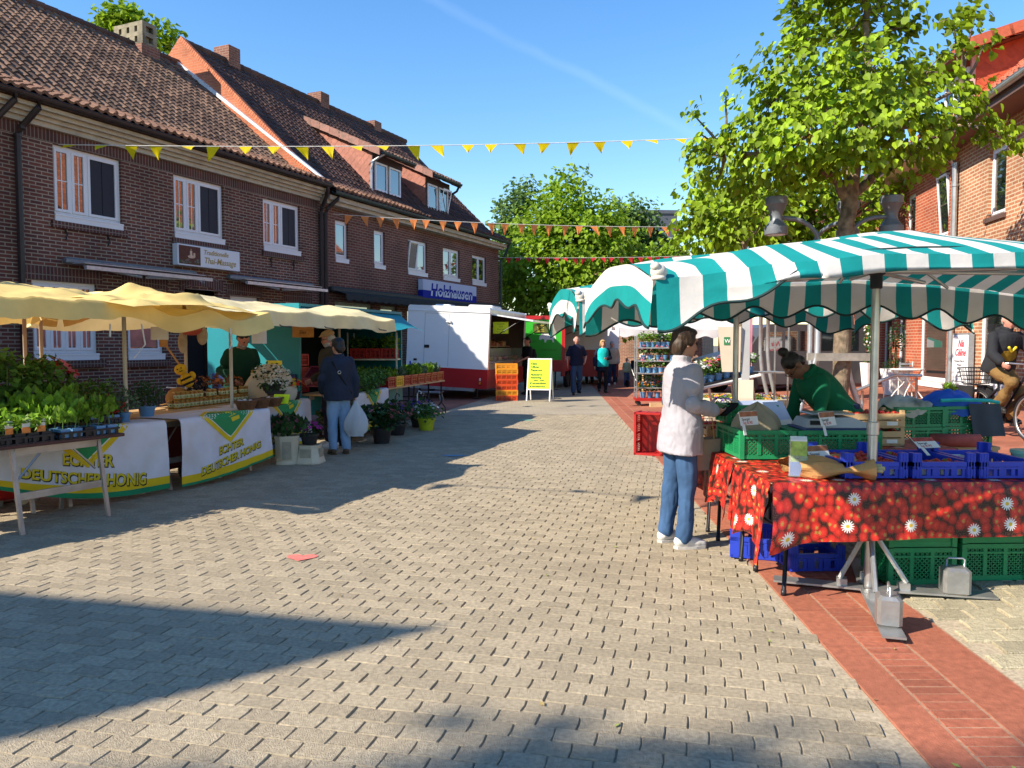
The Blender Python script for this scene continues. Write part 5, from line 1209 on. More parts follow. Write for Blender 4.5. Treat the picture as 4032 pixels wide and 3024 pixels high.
# the yellow canopies
M_tarpA = mat('yellow_tarpaulin', (.80,.60,.21), .75, noise=(3,.12), bump=(5,.5), stain=(2.2,(.62,.45,.16),.5), trans=.2); M_tarpB = mat('cream_tarpaulin', (.78,.67,.36), .75, noise=(3,.1), bump=(6,.35), stain=(2,(.58,.5,.3),.5), trans=.15)
M_polew = mat('cream_pole', (.52,.45,.33), .5, noise=(8,.1)); M_strap = mat('dark_strap', (.05,.045,.04), .7)
def canopy(label, loc, rz, L, D, zf, zr, val, m, seed, wr, poles, group, corner=None):
    o = thing('market_canopy', label, 'canopy', loc, rz, group); q = Vector((seed*7.3, 0, 0))
    def crk(x, y):      # tent-like folds between rafters plus loose wrinkles
        f = abs(math.sin(x*math.pi/1.55+.4)); n = mnoise.noise(Vector((x*.9, y*1.1, 0))+q)*wr+mnoise.ridged_multi_fractal(Vector((x*1.3, y*1.5, seed)), .9, 2.1, 5, .8, 2.0)*wr*.42
        return -.04*f*math.sin(math.pi*min(1, y/D))+n
    def fn(u, v):
        x = u*L; y = v*D; z = zf+(zr-zf)*(1-abs(2*v-1)**1.15)
        e = -.02*abs(math.sin(x*math.pi/1.55+.4))*(1-min(1, y/.4)); dy = mnoise.noise(Vector((x*1.4, 3, seed)))*.05*(1-v)
        k = corner(u, v) if corner else Vector((0,0,0))
        return Vector((x, y+dy, z+crk(x, y)+e))+k
    b = MB(); b.grid(fn, 70, 30); b.build('roof_cloth', m, o, smooth='all')
    v_ = MB()
    for v0, s in ((0, -1), (1, 1)):
        def fv(u, w_):
            p = fn(u, v0); sc = val*(1+.12*mnoise.noise(Vector((u*9, seed, 5)))); return p+Vector((0, s*(.012+.035*w_*(1+math.sin(u*L*5+seed))), -sc*w_))
        v_.grid(fv, 70, 5)
    for u0, s in ((0, -1), (1, 1)):
        v_.grid(lambda u, w_: fn(u0, u)+Vector((s*(.01+.03*w_), 0, -val*w_)), 24, 4)
    v_.build('valance', m, o, smooth='all')
    for (x, y, zb) in poles:
        p = MB(); p.tube([(x,y,zb),(x,y,zf-.02)], .021, 8); p.build('pole', M_polew, o, smooth='all')
    r = MB(); r.tube([(0,D/2,zr-.06),(L,D/2,zr-.06)], .02, 6)
    for k in range(int(L/1.5)+1):
        x = .05+k*(L-.1)/max(1,int(L/1.5)); r.tube([(x,.02,zf-.03),(x,D/2,zr-.05),(x,D-.02,zf-.03)], .014, 6)
    r.build('rafters', M_polew, o)
    return o
def cornA(u, v):
    k = max(0, u-.42)/.58; f = max(0, 1-v*2.2)
    return Vector((.35*k*f, -.42*k*k*f, -.10*k*f+.17*math.sin(u*26)*k*f*(1-f*.6)))
canA = canopy('crumpled yellow tarpaulin canopy over the seedlings, its loose corner flung forward', (-4.18,5.86,0), R(70.2), 2.80, 2.3, 1.90, 2.10, .17, M_tarpA, 1, .15, [(2.13,.62,0),(.70,1.7,0),(.80,1.62,.0),(2.25,2.2,0)], 'yellow canopies of the honey stall', cornA)
lc = MB()      # the bunched end of the tarpaulin where the two canopies overlap
def lcf(u, v):
    x, y = 1.30+1.75*u, -.36+1.55*v; e = min(1, 4*u, 4*(1-u), 5*v, 5*(1-v))
    f = mnoise.ridged_multi_fractal(Vector((x*.9+y*.8, y*1.3-x*.5, 3.3)), .8, 2.0, 4, .8, 2.0)
    n = abs(mnoise.noise(Vector((x*2.1, y*1.7, 7.7))))
    return Vector((x+.05*n, y+.06*math.sin(u*9), 1.99-.10*(1-min(1, v*2.4))+.10*u*(1-u)*2+.115*(f-.6)*e+.10*n*e+.05*math.sin(u*13+v*5)*e))
lc.grid(lcf, 60, 44); lc.build('loose_cloth', M_tarpA, canA, smooth=True)
r_ = MB()
for pts in (((.8,.9,2.08),(.86,.88,2.18),(.92,.92,2.14),(.9,.96,2.08)),((1.75,.0,1.75),(1.77,-.02,1.55),(1.67,.02,1.42)),((1.4,.02,1.74),(1.38,.0,1.62)),((2.65,-.3,1.72),(2.67,-.3,1.55),(2.61,-.32,1.5))): r_ = MB(); r_.tube(pts, .008, 5); r_.build('tie_cord', mat('white_cord', (.6,.58,.52), .8), canA)
canB = canopy('cream canopy over the honey jars, running back to the waiting couple', (-3.50,8.27,0), R(70.3), 4.62, 2.25, 1.95, 2.14, .19, M_tarpB, 2, .085, [(1.15,.35,.0),(1.65,1.5,0),(4.45,.9,0),(4.5,2.2,0),(.1,2.2,0)], 'yellow canopies of the honey stall')
r_ = MB()
for x in (.6,1.6,2.6,3.3,4.1): r_ = MB(); r_.tube([(x,-.035,1.80),(x+.02,-.05,1.78),(x+.22,-.05,1.77)], .007, 4); r_.build('tie_strap', M_strap, canB)
# bags, notes and a paper balloon hanging under the canopy edge
o = thing('hanging_bag', 'red and orange cloth bundle hanging under the canopy corner', 'bag', (-3.95,9.55,1.73)); b = MB(); b.sph((0,0,0),(.14,.11,.07),14,9); b.build('bundle', mat('coral_cloth', (.45,.09,.05), .8, noise=(5,.4), bump=(10,.5)), o, smooth='all'); b = MB(); b.sph((.12,.03,-.07),(.07,.05,.12),10,7); b.sph((-.10,-.03,-.16),(.06,.04,.13),10,7); b.build('paper_wrap', mat('cream_paper', (.42,.33,.22), .8, bump=(12,.6)), o, smooth='all')
for k, (x, y, z, w_, h_, m_, l) in enumerate(((-3.12,9.55,1.56,.22,.20,M_paper,'pale paper sheets pinned under the canopy beside the pole'),(-4.12,9.15,1.52,.13,.16,M_kraft,'brown card hanging under the yellow canopy'),(-3.80,8.35,1.60,.24,.14,M_paper,'pale paper hanging from the canopy edge near the white pole'))):
    b = MB(); b.b2((-w_/2,0,0),(w_/2,.004,h_)); b.tube([(0,.002,h_),(0,.002,h_+.2)],.003,4); o = b.build('paper_note', m_, loc=(x,y,z), rz=R(-20)); tag(o, l, 'paper note')
# plush bee on the back pole
be = thing('plush_bee', 'yellow and black plush bee hanging on the pole at the back of the honey table', 'plush toy', (-4.10,9.75,1.10), R(-20), rot=(0,R(-25),R(10)))
M_beeY = mat('plush_yellow', (.62,.36,.02), .95, noise=(20,.15)); M_beeK = mat('plush_black', (.015,.014,.014), .95)
b = MB(); b.sph((0,0,0),(.075,.06,.10),12,9); b.build('body', M_beeY, be, smooth='all')
for z in (-.045,.02): 
    b = MB(); b.lathe([(.072,z-.014),(.079,z),(.074,z+.014)],n=14,M=Matrix.Diagonal((1,.82,1))); b.build('stripe', M_beeK, be)
b = MB(); b.sph((-.01,-.01,.155),(.078,.07,.07),12,9); ho = b.build('head', M_beeY, be, smooth='all')
b = MB(); b.sph((-.03,-.078,.165),.009,6,5); b.sph((.02,-.08,.165),.009,6,5); b.tube([(-.02,-.075,.13),(0,-.08,.125),(.02,-.076,.13)],.004,4); b.build('face', M_beeK, ho)
b = MB(); b.sph((.085,.0,.03),(.04,.025,.05),8,6); b.sph((-.085,0,.02),(.04,.025,.05),8,6); b.build('wing', M_beeY, be, smooth='all')
b = MB(); b.sph((.05,0,-.12),(.03,.03,.04),8,6); b.sph((-.03,-.02,-.13),(.03,.03,.04),8,6); b.tube([(0,0,-.05),(.05,0,-.12)],.016,5); b.build('leg', M_beeK, be, smooth='all')
b = MB(); b.tube([(.0,.02,.2),(-.05,.03,.55)],.012,6); b.build('cord', M_kraft, be)
# things behind the jars
o = thing('shop_scale', 'black shop scale behind the honey jars', 'scale', (-4.30,10.2,.79), R(60)); b = MB(); b.rbox((0,0,.06),(.36,.30,.12),.03); b.build('body', P_black, o); b = MB(); b.rbox((0,0,.16),(.40,.30,.012),.004, M=Matrix.Rotation(.2,3,'Y')); b.build('pan', M_steel, o)
o = thing('straw_hat', 'tan straw mound behind the first jars', 'hat', (-4.22,9.75,.87)); b = MB(); b.sph((0,0,0),(.15,.15,.14),14,8); b.lathe([(.14,-.06),(.22,-.075),(.14,-.07)],n=16); b.build('crown', mat('straw', (.36,.18,.05), .9, noise=(20,.2)), o, smooth='all')
for k, (x, y) in enumerate(((-4.05,10.6),(-3.95,10.85),(-4.15,10.4))):
    o = potted('basket of rusty dried flowers between the jars and the seller', (x,y,.80), .10, .12, M_wick, mixed(.2,(.16,.16,.12),40,16,.04,[1],70+k,.06), [mat('dried_leaf', (.12,.06,.03), .8), mat('dried_flower_petals', (.30,.10,.03), .8, tint=.3)], 'dried flower baskets behind the jars', 'flower_basket', 'flower basket')
ob = thing('paper_sack', 'pale crumpled sack tied to the inner pole above the jars', 'sack', (-3.42,10.9,1.05)); b = MB()
def sackf(u, v):
    a = 2*math.pi*u; r = (.05+.26*math.sin(math.pi*min(1,v*.62+.02))**.8)*(1+.16*math.sin(5*a+v*3)+.1*mnoise.noise(Vector((math.cos(a)*2,math.sin(a)*2,v*3)))); return (r*math.cos(a)*1.1, r*math.sin(a)*.7, .22-.5*v)
b.grid(sackf, 40, 16); b.build('sack', mat('sack_paper', (.56,.46,.34), .85, noise=(4,.12), bump=(9,.6)), ob, smooth='all'); b = MB(); b.tube([(-.09,-.1,.12),(0,-.12,.115),(.1,-.1,.12)],.022,6); b.build('band', P_black, ob)

# turquoise trailer behind the honey table
M_turq = mat('turquoise_paint', (.008,.20,.24), .45, noise=(2,.08)); M_tarpT = mat('turquoise_tarpaulin', (.010,.22,.26), .6, noise=(4,.15), bump=(8,.4))
tv = thing('sales_trailer', 'turquoise trailer with a dark open side behind the honey seller', 'trailer', (-3.35,12.2,0), R(72))
b = MB(); b.b2((0,0,.45),(.05,1.75,2.15)); b.b2((3.6,0,.45),(3.65,1.75,2.15)); b.b2((0.05,1.7,.45),(3.6,1.75,2.15)); b.b2((0,0,.40),(3.65,1.75,.449)); b.b2((0,0,2.151),(3.65,1.75,2.2)); b.b2((.05,.0,.45),(3.6,.03,.72)); b.build('body', [M_turq], tv)
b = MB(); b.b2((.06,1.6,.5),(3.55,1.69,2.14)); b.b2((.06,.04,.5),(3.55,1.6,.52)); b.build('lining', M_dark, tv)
b = MB(); b.grid(lambda u, v: (3.6*u, .02-.55*v, 2.14-.30*v-.05*math.sin(math.pi*v)+.03*math.sin(u*17)*v), 40, 6); b.build('awning_flap', M_tarpT, tv, smooth='all')
b = MB(); b.rbox((-.02,.85,.92),(.03,1.6,.32),.01); b.build('stripe_panel', mat('dark_blue_panel', (.01,.035,.14), .5), tv)
for x in (1.0,2.6):
    b = MB(); b.lathe([(0,-.08),(.16,-.08),(.27,-.07),(.29,0),(.27,.07),(.16,.08),(0,.08)],(x,.02,.30),18,M=Matrix.Rotation(R(90),3,'X')); b.build('wheel', P_black, tv)
card('orange brown price board under the turquoise flap', (-3.25,12.05,1.66), R(-12), .36, .30, mat('brown_card', (.42,.20,.05), .7), ['Kartoffeln','Eier'], name='price_board')
for k in range(3): crate('dark red crate stacked inside the turquoise trailer', Vector((-3.35,12.2,0))+Vector((math.cos(R(72)),math.sin(R(72)),0))*(.55+.0*k)+Vector((-.951,.309,0))*.55+Vector((0,0,.75+k*.22)), R(72), .5, .4, .2, 'slots', P_red, 'dark red crates inside the trailer')
crate('plum coloured crate tipped up on the shaded counter', (-2.98,12.1,.98), R(70), .4, .3, .18, 'slots', plastic('plum_plastic', (.12,.012,.05)), rot=(.7,0,R(-20)))

# steel plant trolley, crate table and flowers on the ground
def trolley(label, loc, rz, w, d, h, shelves, m=None, group='steel plant trolleys', base=None):
    o = thing('plant_trolley', label, 'plant trolley', loc, rz, group)
    for sx in (-1,1):
        for sy in (-1,1):
            p = MB(); x, y = sx*w/2, sy*d/2; p.b2((x-.016,y-.004,.12),(x+.016,y+.004,h)); p.b2((x-.004,y-.016,.12),(x+.004,y+.016,h)); 
            for k in range(int((h-.25)/.05)): p.b2((x-.006,y-.0055,.2+k*.05),(x+.006,y+.0055,.216+k*.05), 1)
            p.build('upright', [M_steel, M_dark], o)
    b = MB(); b.b2((-w/2-.03,-d/2-.03,.12),(w/2+.03,d/2+.03,.19)); b.build('base', base or M_steel, o)
    for sx in (-1,1):
        for sy in (-1,1):
            c = MB(); c.lathe([(0,-.02),(.05,-.02),(.058,0),(.05,.02),(0,.02)],(sx*(w/2-.06),sy*(d/2-.06),.06),12,M=Matrix.Rotation(R(90),3,'X')); c.build('castor', P_black, o)
    for z in shelves:
        s = MB(); s.b2((-w/2+.006,-d/2,z-.028),(w/2-.006,d/2,z)); s.build('shelf', M_steel, o)
    return o
trolley('steel trolley of red plant crates behind the last honey cloth', (-2.72,15.35,0), R(0), .95, .6, 1.78, (.75,1.27))
for k, x in enumerate((-3.02,-2.72,-2.42)):
    crate(('red crate on the upper trolley shelf, left','red crate on the upper trolley shelf, middle','red crate on the upper trolley shelf, right')[k], (x,15.33,1.272), R(90), .4, .285, .2, 'slots', P_red, 'red crates on the trolley')
    crate('red crate on the lower trolley shelf', (x,15.33,.752), R(90), .4, .285, .17, 'slots', P_red, 'red crates on the lower trolley shelf')
    potted(('dark leafy plants in the left upper trolley crate','dark leafy plants in the middle upper trolley crate','bright tomato plant in the right upper trolley crate')[k], (x,15.33,1.30), .09, .12, P_black, lambda m, k=k: foliage(m,(0,0,.27),(.2,.18,.14+.03*(k == 2)),240,.075,0,80+k,'bush'), [(M_folB,M_folB,M_folA)[k]], 'plants on the upper trolley shelf')
    potted('dark herb in a lower trolley crate', (x,15.33,.78), .09, .1, P_black, lambda m, k=k: foliage(m,(0,0,.2),(.17,.17,.12),150,.06,0,90+k,'bush'), [M_folD], 'plants on the lower trolley shelf')
a5 = math.atan2(17.6-14.2, -1.53+2.3)
trestle('long table on forked black legs carrying red and yellow vegetable crates', (-1.53,17.6,0), a5, 3.5, .75, .74, M_blacksteel, M_wood, 'pole', xs=(-.12,-1.0,-2.2,-3.3))
def T5(s, b, z): return Vector((-1.53,17.6,0))+Vector((math.cos(a5),math.sin(a5),0))*s+Vector((-math.sin(a5),math.cos(a5),0))*b+Vector((0,0,z))
cc = [('red',P_red),('yellow',P_yellow),('red',P_red),('red',P_red),('red',P_red),('red',P_red),('red',P_red),('red',P_red)]
places = ('at the nearest end','second from the nearest end','third from the nearest end','fourth from the nearest end','in the middle of the far half','third from the far end','second from the far end','at the far end')
for k in range(8):
    s = -3.2+k*.42; crate('%s vegetable crate %s of the long table' % (cc[k][0], places[k]), T5(s,.22,.742), a5+R(90), .42, .38, .2, 'slots', cc[k][1], 'vegetable crates on the long table')
    crate('red vegetable crate in the back row of the long table', T5(s,.58,.742), a5+R(90), .3, .38, .2, 'slots', P_red, 'back row of crates on the long table')
    fm = (M_folB,M_folA,M_folG,M_folA,M_folA,M_folG,M_folA,M_folG)[k]
    potted('leafy greens in the crate %s of the long table' % places[k], T5(s,.25,.75), .1, .08, P_black, lambda m, k=k: foliage(m,(0,0,.21),(.21,.19,.10),150,(.11 if k > 3 else .07),0,100+k,'upright',big=True), [fm], 'greens in the vegetable crates', 'leafy_greens', 'vegetables', 'foliage')
    potted('pale lettuce in the back row of the long table', T5(s,.58,.75), .1, .08, P_black, lambda m, k=k: (foliage(m,(0,0,.22),(.2,.16,.09),90,.09,0,120+k,'upright',big=True), flowers(m,(0,0,.24),(.18,.16,.08),12,.03,1,130+k)), [M_folA, F_yellow], 'lettuces in the back row', 'leafy_greens', 'vegetables')
# beige buckets with cut flowers, pots on the ground
def bucket(label, loc, rz, w0, w1, h, window=True):
    o = thing('flower_bucket', label, 'flower bucket', loc, rz); b = MB(); n = 6
    def ring(w_, z, k=1): c = w_*.22; return [(-w_/2+c,-w_/2,z),(w_/2-c,-w_/2,z),(w_/2,-w_/2+c,z),(w_/2,w_/2-c,z),(w_/2-c,w_/2,z),(-w_/2+c,w_/2,z),(-w_/2,w_/2-c,z),(-w_/2,-w_/2+c,z)]
    zs = [(w0*1.06,.0),(w0*1.06,.02),(w0,.045),(w1,h-.03),(w1*1.05,h-.03),(w1*1.05,h),(w1*.94,h),(w1*.9,h-.12)]
    vs = [p for w_, z in zs for p in ring(w_, z)]
    vs = [(x, y, (z+.035 if (k % 8) in (0,) and False else z)) for k, (x, y, z) in enumerate(vs)]
    fs = [tuple(range(56,64))]
    for k in range(len(zs)-1):
        for j in range(8): fs.append((k*8+j, k*8+(j+1) % 8, (k+1)*8+(j+1) % 8, (k+1)*8+j))
    b.idx(vs, fs)
    for k in range(4):
        M = Matrix.Rotation(k*math.pi/2, 3, 'Z'); yy = -(w0+w1)/4
        b.box(M @ Vector((0,yy-.004,h*.5)), (w0*.44,.012,h*.62), 1, rz=k*math.pi/2)
    b.build('bucket', [P_beige, mat('beige_recess_shade', (.36,.31,.22), .6)], o)  # darker raised panels: the shade of recessed sides put into the colour
    return o
bk = bucket('tall beige plastic bucket of dusky red carnations before the middle honey cloth', (-2.93,10.02,0), R(14), .26, .30, .37)
f = MB(); foliage(f,(0,0,.47),(.27,.27,.13),260,.10,0,140,'upright'); flowers(f,(0,0,.47),(.26,.26,.16),42,.042,1,141); f.build('flowers', [M_folD, F_dusky], bk)
st2 = bucket('low beige stool beside the tall carnation bucket', (-2.66,10.1,0), R(-6), .34, .27, .24)
potted('black square pot of magenta flowers on the low beige stool', (-2.66,10.1,.242), .12, .14, P_black, mixed(.19,(.17,.17,.11),70,40,.035,[1],142,.06), [M_folD, F_purple])
potted('large dark hydrangea in a black pot left of the white shopping bag', (-2.62,11.9,0), .17, .25, P_black, mixed(.42,(.36,.34,.24),260,12,.06,[1],143,.12), [M_folD, F_dusky])
potted('dark hydrangea in a black pot right of the white shopping bag', (-2.05,12.1,0), .16, .24, P_black, mixed(.40,(.32,.32,.22),260,22,.05,[1,1,2],144,.12), [M_folD, F_dusky, F_pink])
potted('pot of dark red and violet flowers below the vegetable table', (-1.98,13.2,0), .17, .2, P_black, mixed(.36,(.34,.34,.22),260,60,.035,[1,2],145,.08), [M_folD, F_dusky, F_violet])
potted('white flowers trailing over a lime green pot at the edge of the shade', (-1.55,13.95,0), .16, .22, mat('lime_pot', (.42,.48,.02), .45), mixed(.32,(.30,.30,.17),240,26,.035,[1],146,.07), [M_folB, F_white])
potted('violet flowers in a dark hanging pot set down behind the lime green pot', (-1.75,14.5,0), .17, .2, P_black, mixed(.34,(.3,.3,.2),240,40,.035,[1],147,.08), [M_folD, F_violet])
for k, (x, y, m_, l) in enumerate(((-2.08,13.75,P_black,'dark plastic hanger hook of the pot below the vegetable table'),(-1.78,14.5,P_white,'white plastic hanger hook of the pot behind the lime green pot'))):
    b = MB(); b.tube([(0,0,.45),(0,0,.62),(.03,0,.68),(.07,0,.66),(.07,0,.62)],.012,6); b.tube([(0,0,.47),(.2,0,.2)],.006,4); b.tube([(0,0,.47),(-.18,.05,.2)],.006,4); b.tube([(0,0,.47),(.05,-.15,.2)],.006,4); o = b.build('pot_hanger', m_, loc=(x,y,0)); tag(o, l, 'pot hanger', 'pot hangers')
# ================================================================ MIDDLE: trailers, crates, board, flower racks, planter
M_trailW = mat('trailer_white', (.70,.71,.72), .35, noise=(1.5,.03), spec=.5); M_trailR = mat('trailer_red', (.40,.012,.014), .35, noise=(1.5,.06), spec=.5); M_trailG = mat('trailer_green', (.035,.40,.03), .4, noise=(1.5,.05))
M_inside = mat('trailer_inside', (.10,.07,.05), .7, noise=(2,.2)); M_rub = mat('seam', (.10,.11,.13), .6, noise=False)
def sales_trailer(label, loc, rz, roll, wd, ln, z0, z1, zs, mu, ml, rim=None, open_side=True, hatch=None):
    """box trailer: origin at its rear right corner, x runs right, y forwards; right side opens as a shop counter"""
    o = thing('sales_trailer', label, 'trailer', loc, 0, rot=(0, roll, rz)); b = MB(); r = .06
    prof = [(-wd,z0),(-wd,z1-r),(-wd+r*.3,z1-r*.3),(-wd+r,z1),(-r,z1),(-r*.3,z1-r*.3),(0,z1-r),(0,z0)]
    b.face([(x,0,z) for x, z in ((-wd,zs),(0,zs),(0,z1-r),(-r*.3,z1-r*.3),(-r,z1),(-wd+r,z1),(-wd+r*.3,z1-r*.3),(-wd,z1-r))], 0)
    b.face([(-wd,0,z0),(0,0,z0),(0,0,zs),(-wd,0,zs)], 1)
    for k in range(1, 6): (x, z), (x2, z2) = prof[k], prof[k+1]; b.face([(x,0,z),(x2,0,z2),(x2,ln,z2),(x,ln,z)], 0)
    b.face([(-wd,ln,z0),(-wd,0,z0),(-wd,0,zs),(-wd,ln,zs)], 1); b.face([(-wd,ln,zs),(-wd,0,zs),(-wd,0,z1-r),(-wd,ln,z1-r)], 0)
    b.face([(0,ln,z0),(-wd,ln,z0),(-wd,ln,z1),(0,ln,z1)], 0); b.face([(-wd,0,z0),(-wd,ln,z0),(0,ln,z0),(0,0,z0)], 1)
    ya, yb, za, zb = .14, ln-.25, zs+.22, z1-.20
    b.face([(0,0,zs),(0,ya,zs),(0,ya,z1-r),(0,0,z1-r)], 0); b.face([(0,yb,zs),(0,ln,zs),(0,ln,z1-r),(0,yb,z1-r)], 0); b.face([(0,ya,zb),(0,yb,zb),(0,yb,z1-r),(0,ya,z1-r)], 2)
    b.face([(0,ya,zs),(0,yb,zs),(0,yb,za),(0,ya,za)], 2); b.face([(0,0,z0),(0,ln,z0),(0,ln,zs),(0,0,zs)], 1)
    b.b2((-wd+.02,-.022,z1-.16),(-.02,-.0005,z1-.145), 0); 
    b.build('body', [mu, ml, M_zinc], o)
    if rim: q = MB(); q.b2((-wd-.02,-.05,z1-.10),(.02,-.002,z1+.03)); q.b2((-.10,-.05,z0-.15),(.02,-.002,z1-.1)); q.b2((-wd-.02,-.05,zs-.14),(-.1,-.002,zs)); q.build('frame', rim, o)
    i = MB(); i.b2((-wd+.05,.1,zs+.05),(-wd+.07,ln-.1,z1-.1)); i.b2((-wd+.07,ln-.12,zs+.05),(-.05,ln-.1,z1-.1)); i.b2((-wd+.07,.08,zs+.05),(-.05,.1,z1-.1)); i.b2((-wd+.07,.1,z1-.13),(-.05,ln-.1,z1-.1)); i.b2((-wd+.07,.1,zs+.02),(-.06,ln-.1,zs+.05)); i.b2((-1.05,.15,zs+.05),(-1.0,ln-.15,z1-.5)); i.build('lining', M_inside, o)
    c = MB(); c.b2((-.42,ya+.02,za-.02),(.14,yb-.02,za+.01)); c.b2((-.42,ya+.02,za+.01),(-.40,yb-.02,za+.36),0); c.build('counter', M_steel, o)
    g = MB(); g.face([(.10,ya+.05,za+.012),(.10,yb-.05,za+.012),(.02,yb-.05,za+.38),(.02,ya+.05,za+.38)]); g.build('counter_glass', mat('clear_glass', (.5,.55,.55), .03, noise=False, alpha=.22, spec=.6), o)
    q = random.Random(3); GM = [mat('bread_brown', (.30,.15,.05), .8), mat('cheese_pale', (.55,.42,.16), .7), mat('meat_red', (.30,.06,.05), .6), mat('box_card', (.36,.26,.16), .8)]
    for k in range(20):
        y = ya+.15+k*(yb-ya-.3)/20; j = q.randint(0,3); gd = MB(); gd.rbox((-.15+q.uniform(-.08,.08), y, za+.05+q.random()*.03), (.14,.14,.07+q.random()*.1), .02, 0, rz=q.uniform(0,1)); gd.build(('bread','cheese','sausage','carton')[j], GM[j], o)
        j = q.randint(0,3); gd = MB(); gd.rbox((-.6,y,za+.44+q.random()*.05),(.16,.13,.10+q.random()*.1),.02,0); gd.build(('bread','cheese','sausage','carton')[j], GM[j], o)
    sh = MB(); sh.b2((-.75,ya+.02,za+.40),(-.45,yb-.02,za+.42)); sh.build('shelf', M_wood, o)
    fl = MB(); M = Matrix.Rotation(.12, 3, 'Y')
    fl.box((.62,ln/2-.05,z1-.26),(1.24,yb-ya,.035),0,M=M); fl.b2((1.2,ya,z1-.36),(1.25,yb,z1-.30),1); fl.build('flap', [M_trailW if not rim else mu, M_steel], o)
    for y in (ya+.15, yb-.15):
        s = MB(); s.tube([(.0,y,za+.65),(.85,y,z1-.30)],.014,6); s.build('gas_strut', M_blacksteel, o)
    for y in (ln*.42,ln*.62):
        for x in (-.12,-wd+.12):
            w_ = MB(); w_.lathe([(0,-.09),(.17,-.09),(.29,-.08),(.31,-.03),(.31,.03),(.29,.08),(.17,.09),(0,.09)],(x,y,.31),20,M=Matrix.Rotation(R(90),3,'Y')); w_.build('wheel', P_black, o)
    for x in (-wd+.35,-.35):
        l = MB(); l.tube([(x,.25,z0),(x,.25,.06)],.03,6); l.b2((x-.09,.16,.0),(x+.09,.34,.025)); l.build('support_leg', M_blacksteel, o)
    return o
wt = sales_trailer('white sales trailer with red skirt and open counter beside the orange crate tower', (-.72,21.55,0), R(-14), R(2.6), 2.42, 4.5, .30, 2.58, .84, M_trailW, M_trailR)
b = MB()
for (xa, xb, za, zb) in ((-1.90,-1.894,.88,2.36),(-1.175,-1.169,.88,2.36),(-1.90,-1.169,2.357,2.363)): b.b2((xa,-.004,za),(xb,-.001,zb))
do = b.build('door', M_rub, wt)
b = MB(); b.rbox((-1.82,-.012,1.42),(.155,.02,.085),.008); b.build('handle', M_blacksteel, do)
b = MB(); b.rbox((-1.20,-.03,2.13),(.12,.05,.035),.01); b.rbox((-1.13,-.03,2.13),(.03,.06,.07),.008); b.build('latch', M_trailW, do)
b = MB(); b.rbox((-1.9-.25,-.012,1.03),(.10,.022,.06),.006); b.build('plate_lamp', M_blacksteel, wt)
b = MB(); b.b2((-2.32,-.012,.84),(-1.95,-.003,.98)); b.b2((-2.32,-.0125,.84),(-2.275,-.0119,.98),1); po = b.build('number_plate', [M_paper, P_blue], wt); text('HK', .10, M_ink, po, (-2.25,-.014,.87), extrude=.0008, bold=.003)
b = MB(); b.rbox((-.20,-.015,.50),(.085,.03,.24),.01,0); b.rbox((-.20,-.031,.56),(.05,.012,.08),.01,1); b.rbox((-.20,-.031,.46),(.05,.012,.07),.01,2); b.build('rear_light', [mat('lamp_red', (.35,.02,.02), .2), mat('lamp_clear', (.55,.5,.45), .2), mat('lamp_amber', (.6,.2,.02), .2)], wt)
b = MB(); b.b2((-2.3,-.10,.22),(-.35,.02,.30)); b.build('bumper', M_alu, wt)
b = MB(); b.rbox((-1.62,.9,2.61),(.5,.5,.07),.03); b.rbox((-.6,1.6,2.63),(.75,1.0,.10),.03); b.build('roof_hatch', M_trailW, wt)
b = MB(); b.rbox((-1.55,-.55,.24),(.55,.3,.03),.008)
for sx in (-.22,.22):
    for sy in (-.1,.1): b.tube([(-1.55+sx,-.55+sy,.23),(-1.55+sx*1.25,-.55+sy*1.3,0)],.014,6)
o = b.build('step_stool', M_alu, loc=(0,0,0)); o.location = (-.55,21.45,0); o.rotation_euler = (0,0,R(-14)); tag(o, 'low metal step standing under the back of the white trailer', 'step stool')
card('neon yellow offer card hanging in the opening of the white trailer', (-.32,22.1,1.86), R(-8), .44, .33, M_neon, ['Vorgericht','Zaziki','Blätterteig','Käse pikant'], 'offer_card', ink=M_inkgreen)
gt = sales_trailer('bright green meat trailer with red frame and a white animal emblem', (1.79,26.3,0), R(-10), 0, 1.42, 4.0, .62, 2.5, 1.02, M_trailG, M_trailR, rim=M_trailR)
an = MB()
body_ = [(-.30,.10),(-.28,.22),(-.20,.27),(-.22,.33),(-.14,.30),(-.02,.30),(.10,.28),(.22,.28),(.27,.22),(.29,.12),(.25,.12),(.23,.18),(.21,.10),(.22,.0),(.17,.0),(.14,.10),(.02,.09),(-.04,.09),(-.06,.0),(-.11,.0),(-.12,.10),(-.18,.12),(-.24,.08)]
an.prism(body_, 0, .004, 0, Matrix.Rotation(R(90),3,'X').to_4x4().to_3x3()); ao = an.build('emblem', M_paper, gt, loc=(-.58,-.003,1.62))
text('0795 923167', .10, M_inkgreen, gt, (-.82,-.003,1.33), rot=(R(90),0,0), shear=.2, extrude=.001); text('Fleisch', .13, M_inkgreen, gt, (-1.33,-.003,1.62), shear=.2, extrude=.001)
b = MB(); b.b2((-1.08,-.04,1.95),(-.56,-.006,2.27)); bo = b.build('menu_board', mat('menu_dark', (.09,.10,.02), .6), gt)
for k in range(4): text(('Angebot','Bratwurst','Schinken','Mettwurst')[k], .06, M_neonY, bo, (-.82,-.042,2.18-k*.065), align='CENTER', extrude=.0006)
bt = sales_trailer('pale trailer in blue shade with red skirt behind the walking woman', (4.05,29.4,0), R(-8), 0, 2.2, 4.2, .32, 2.5, 1.35, M_trailW, M_trailR)
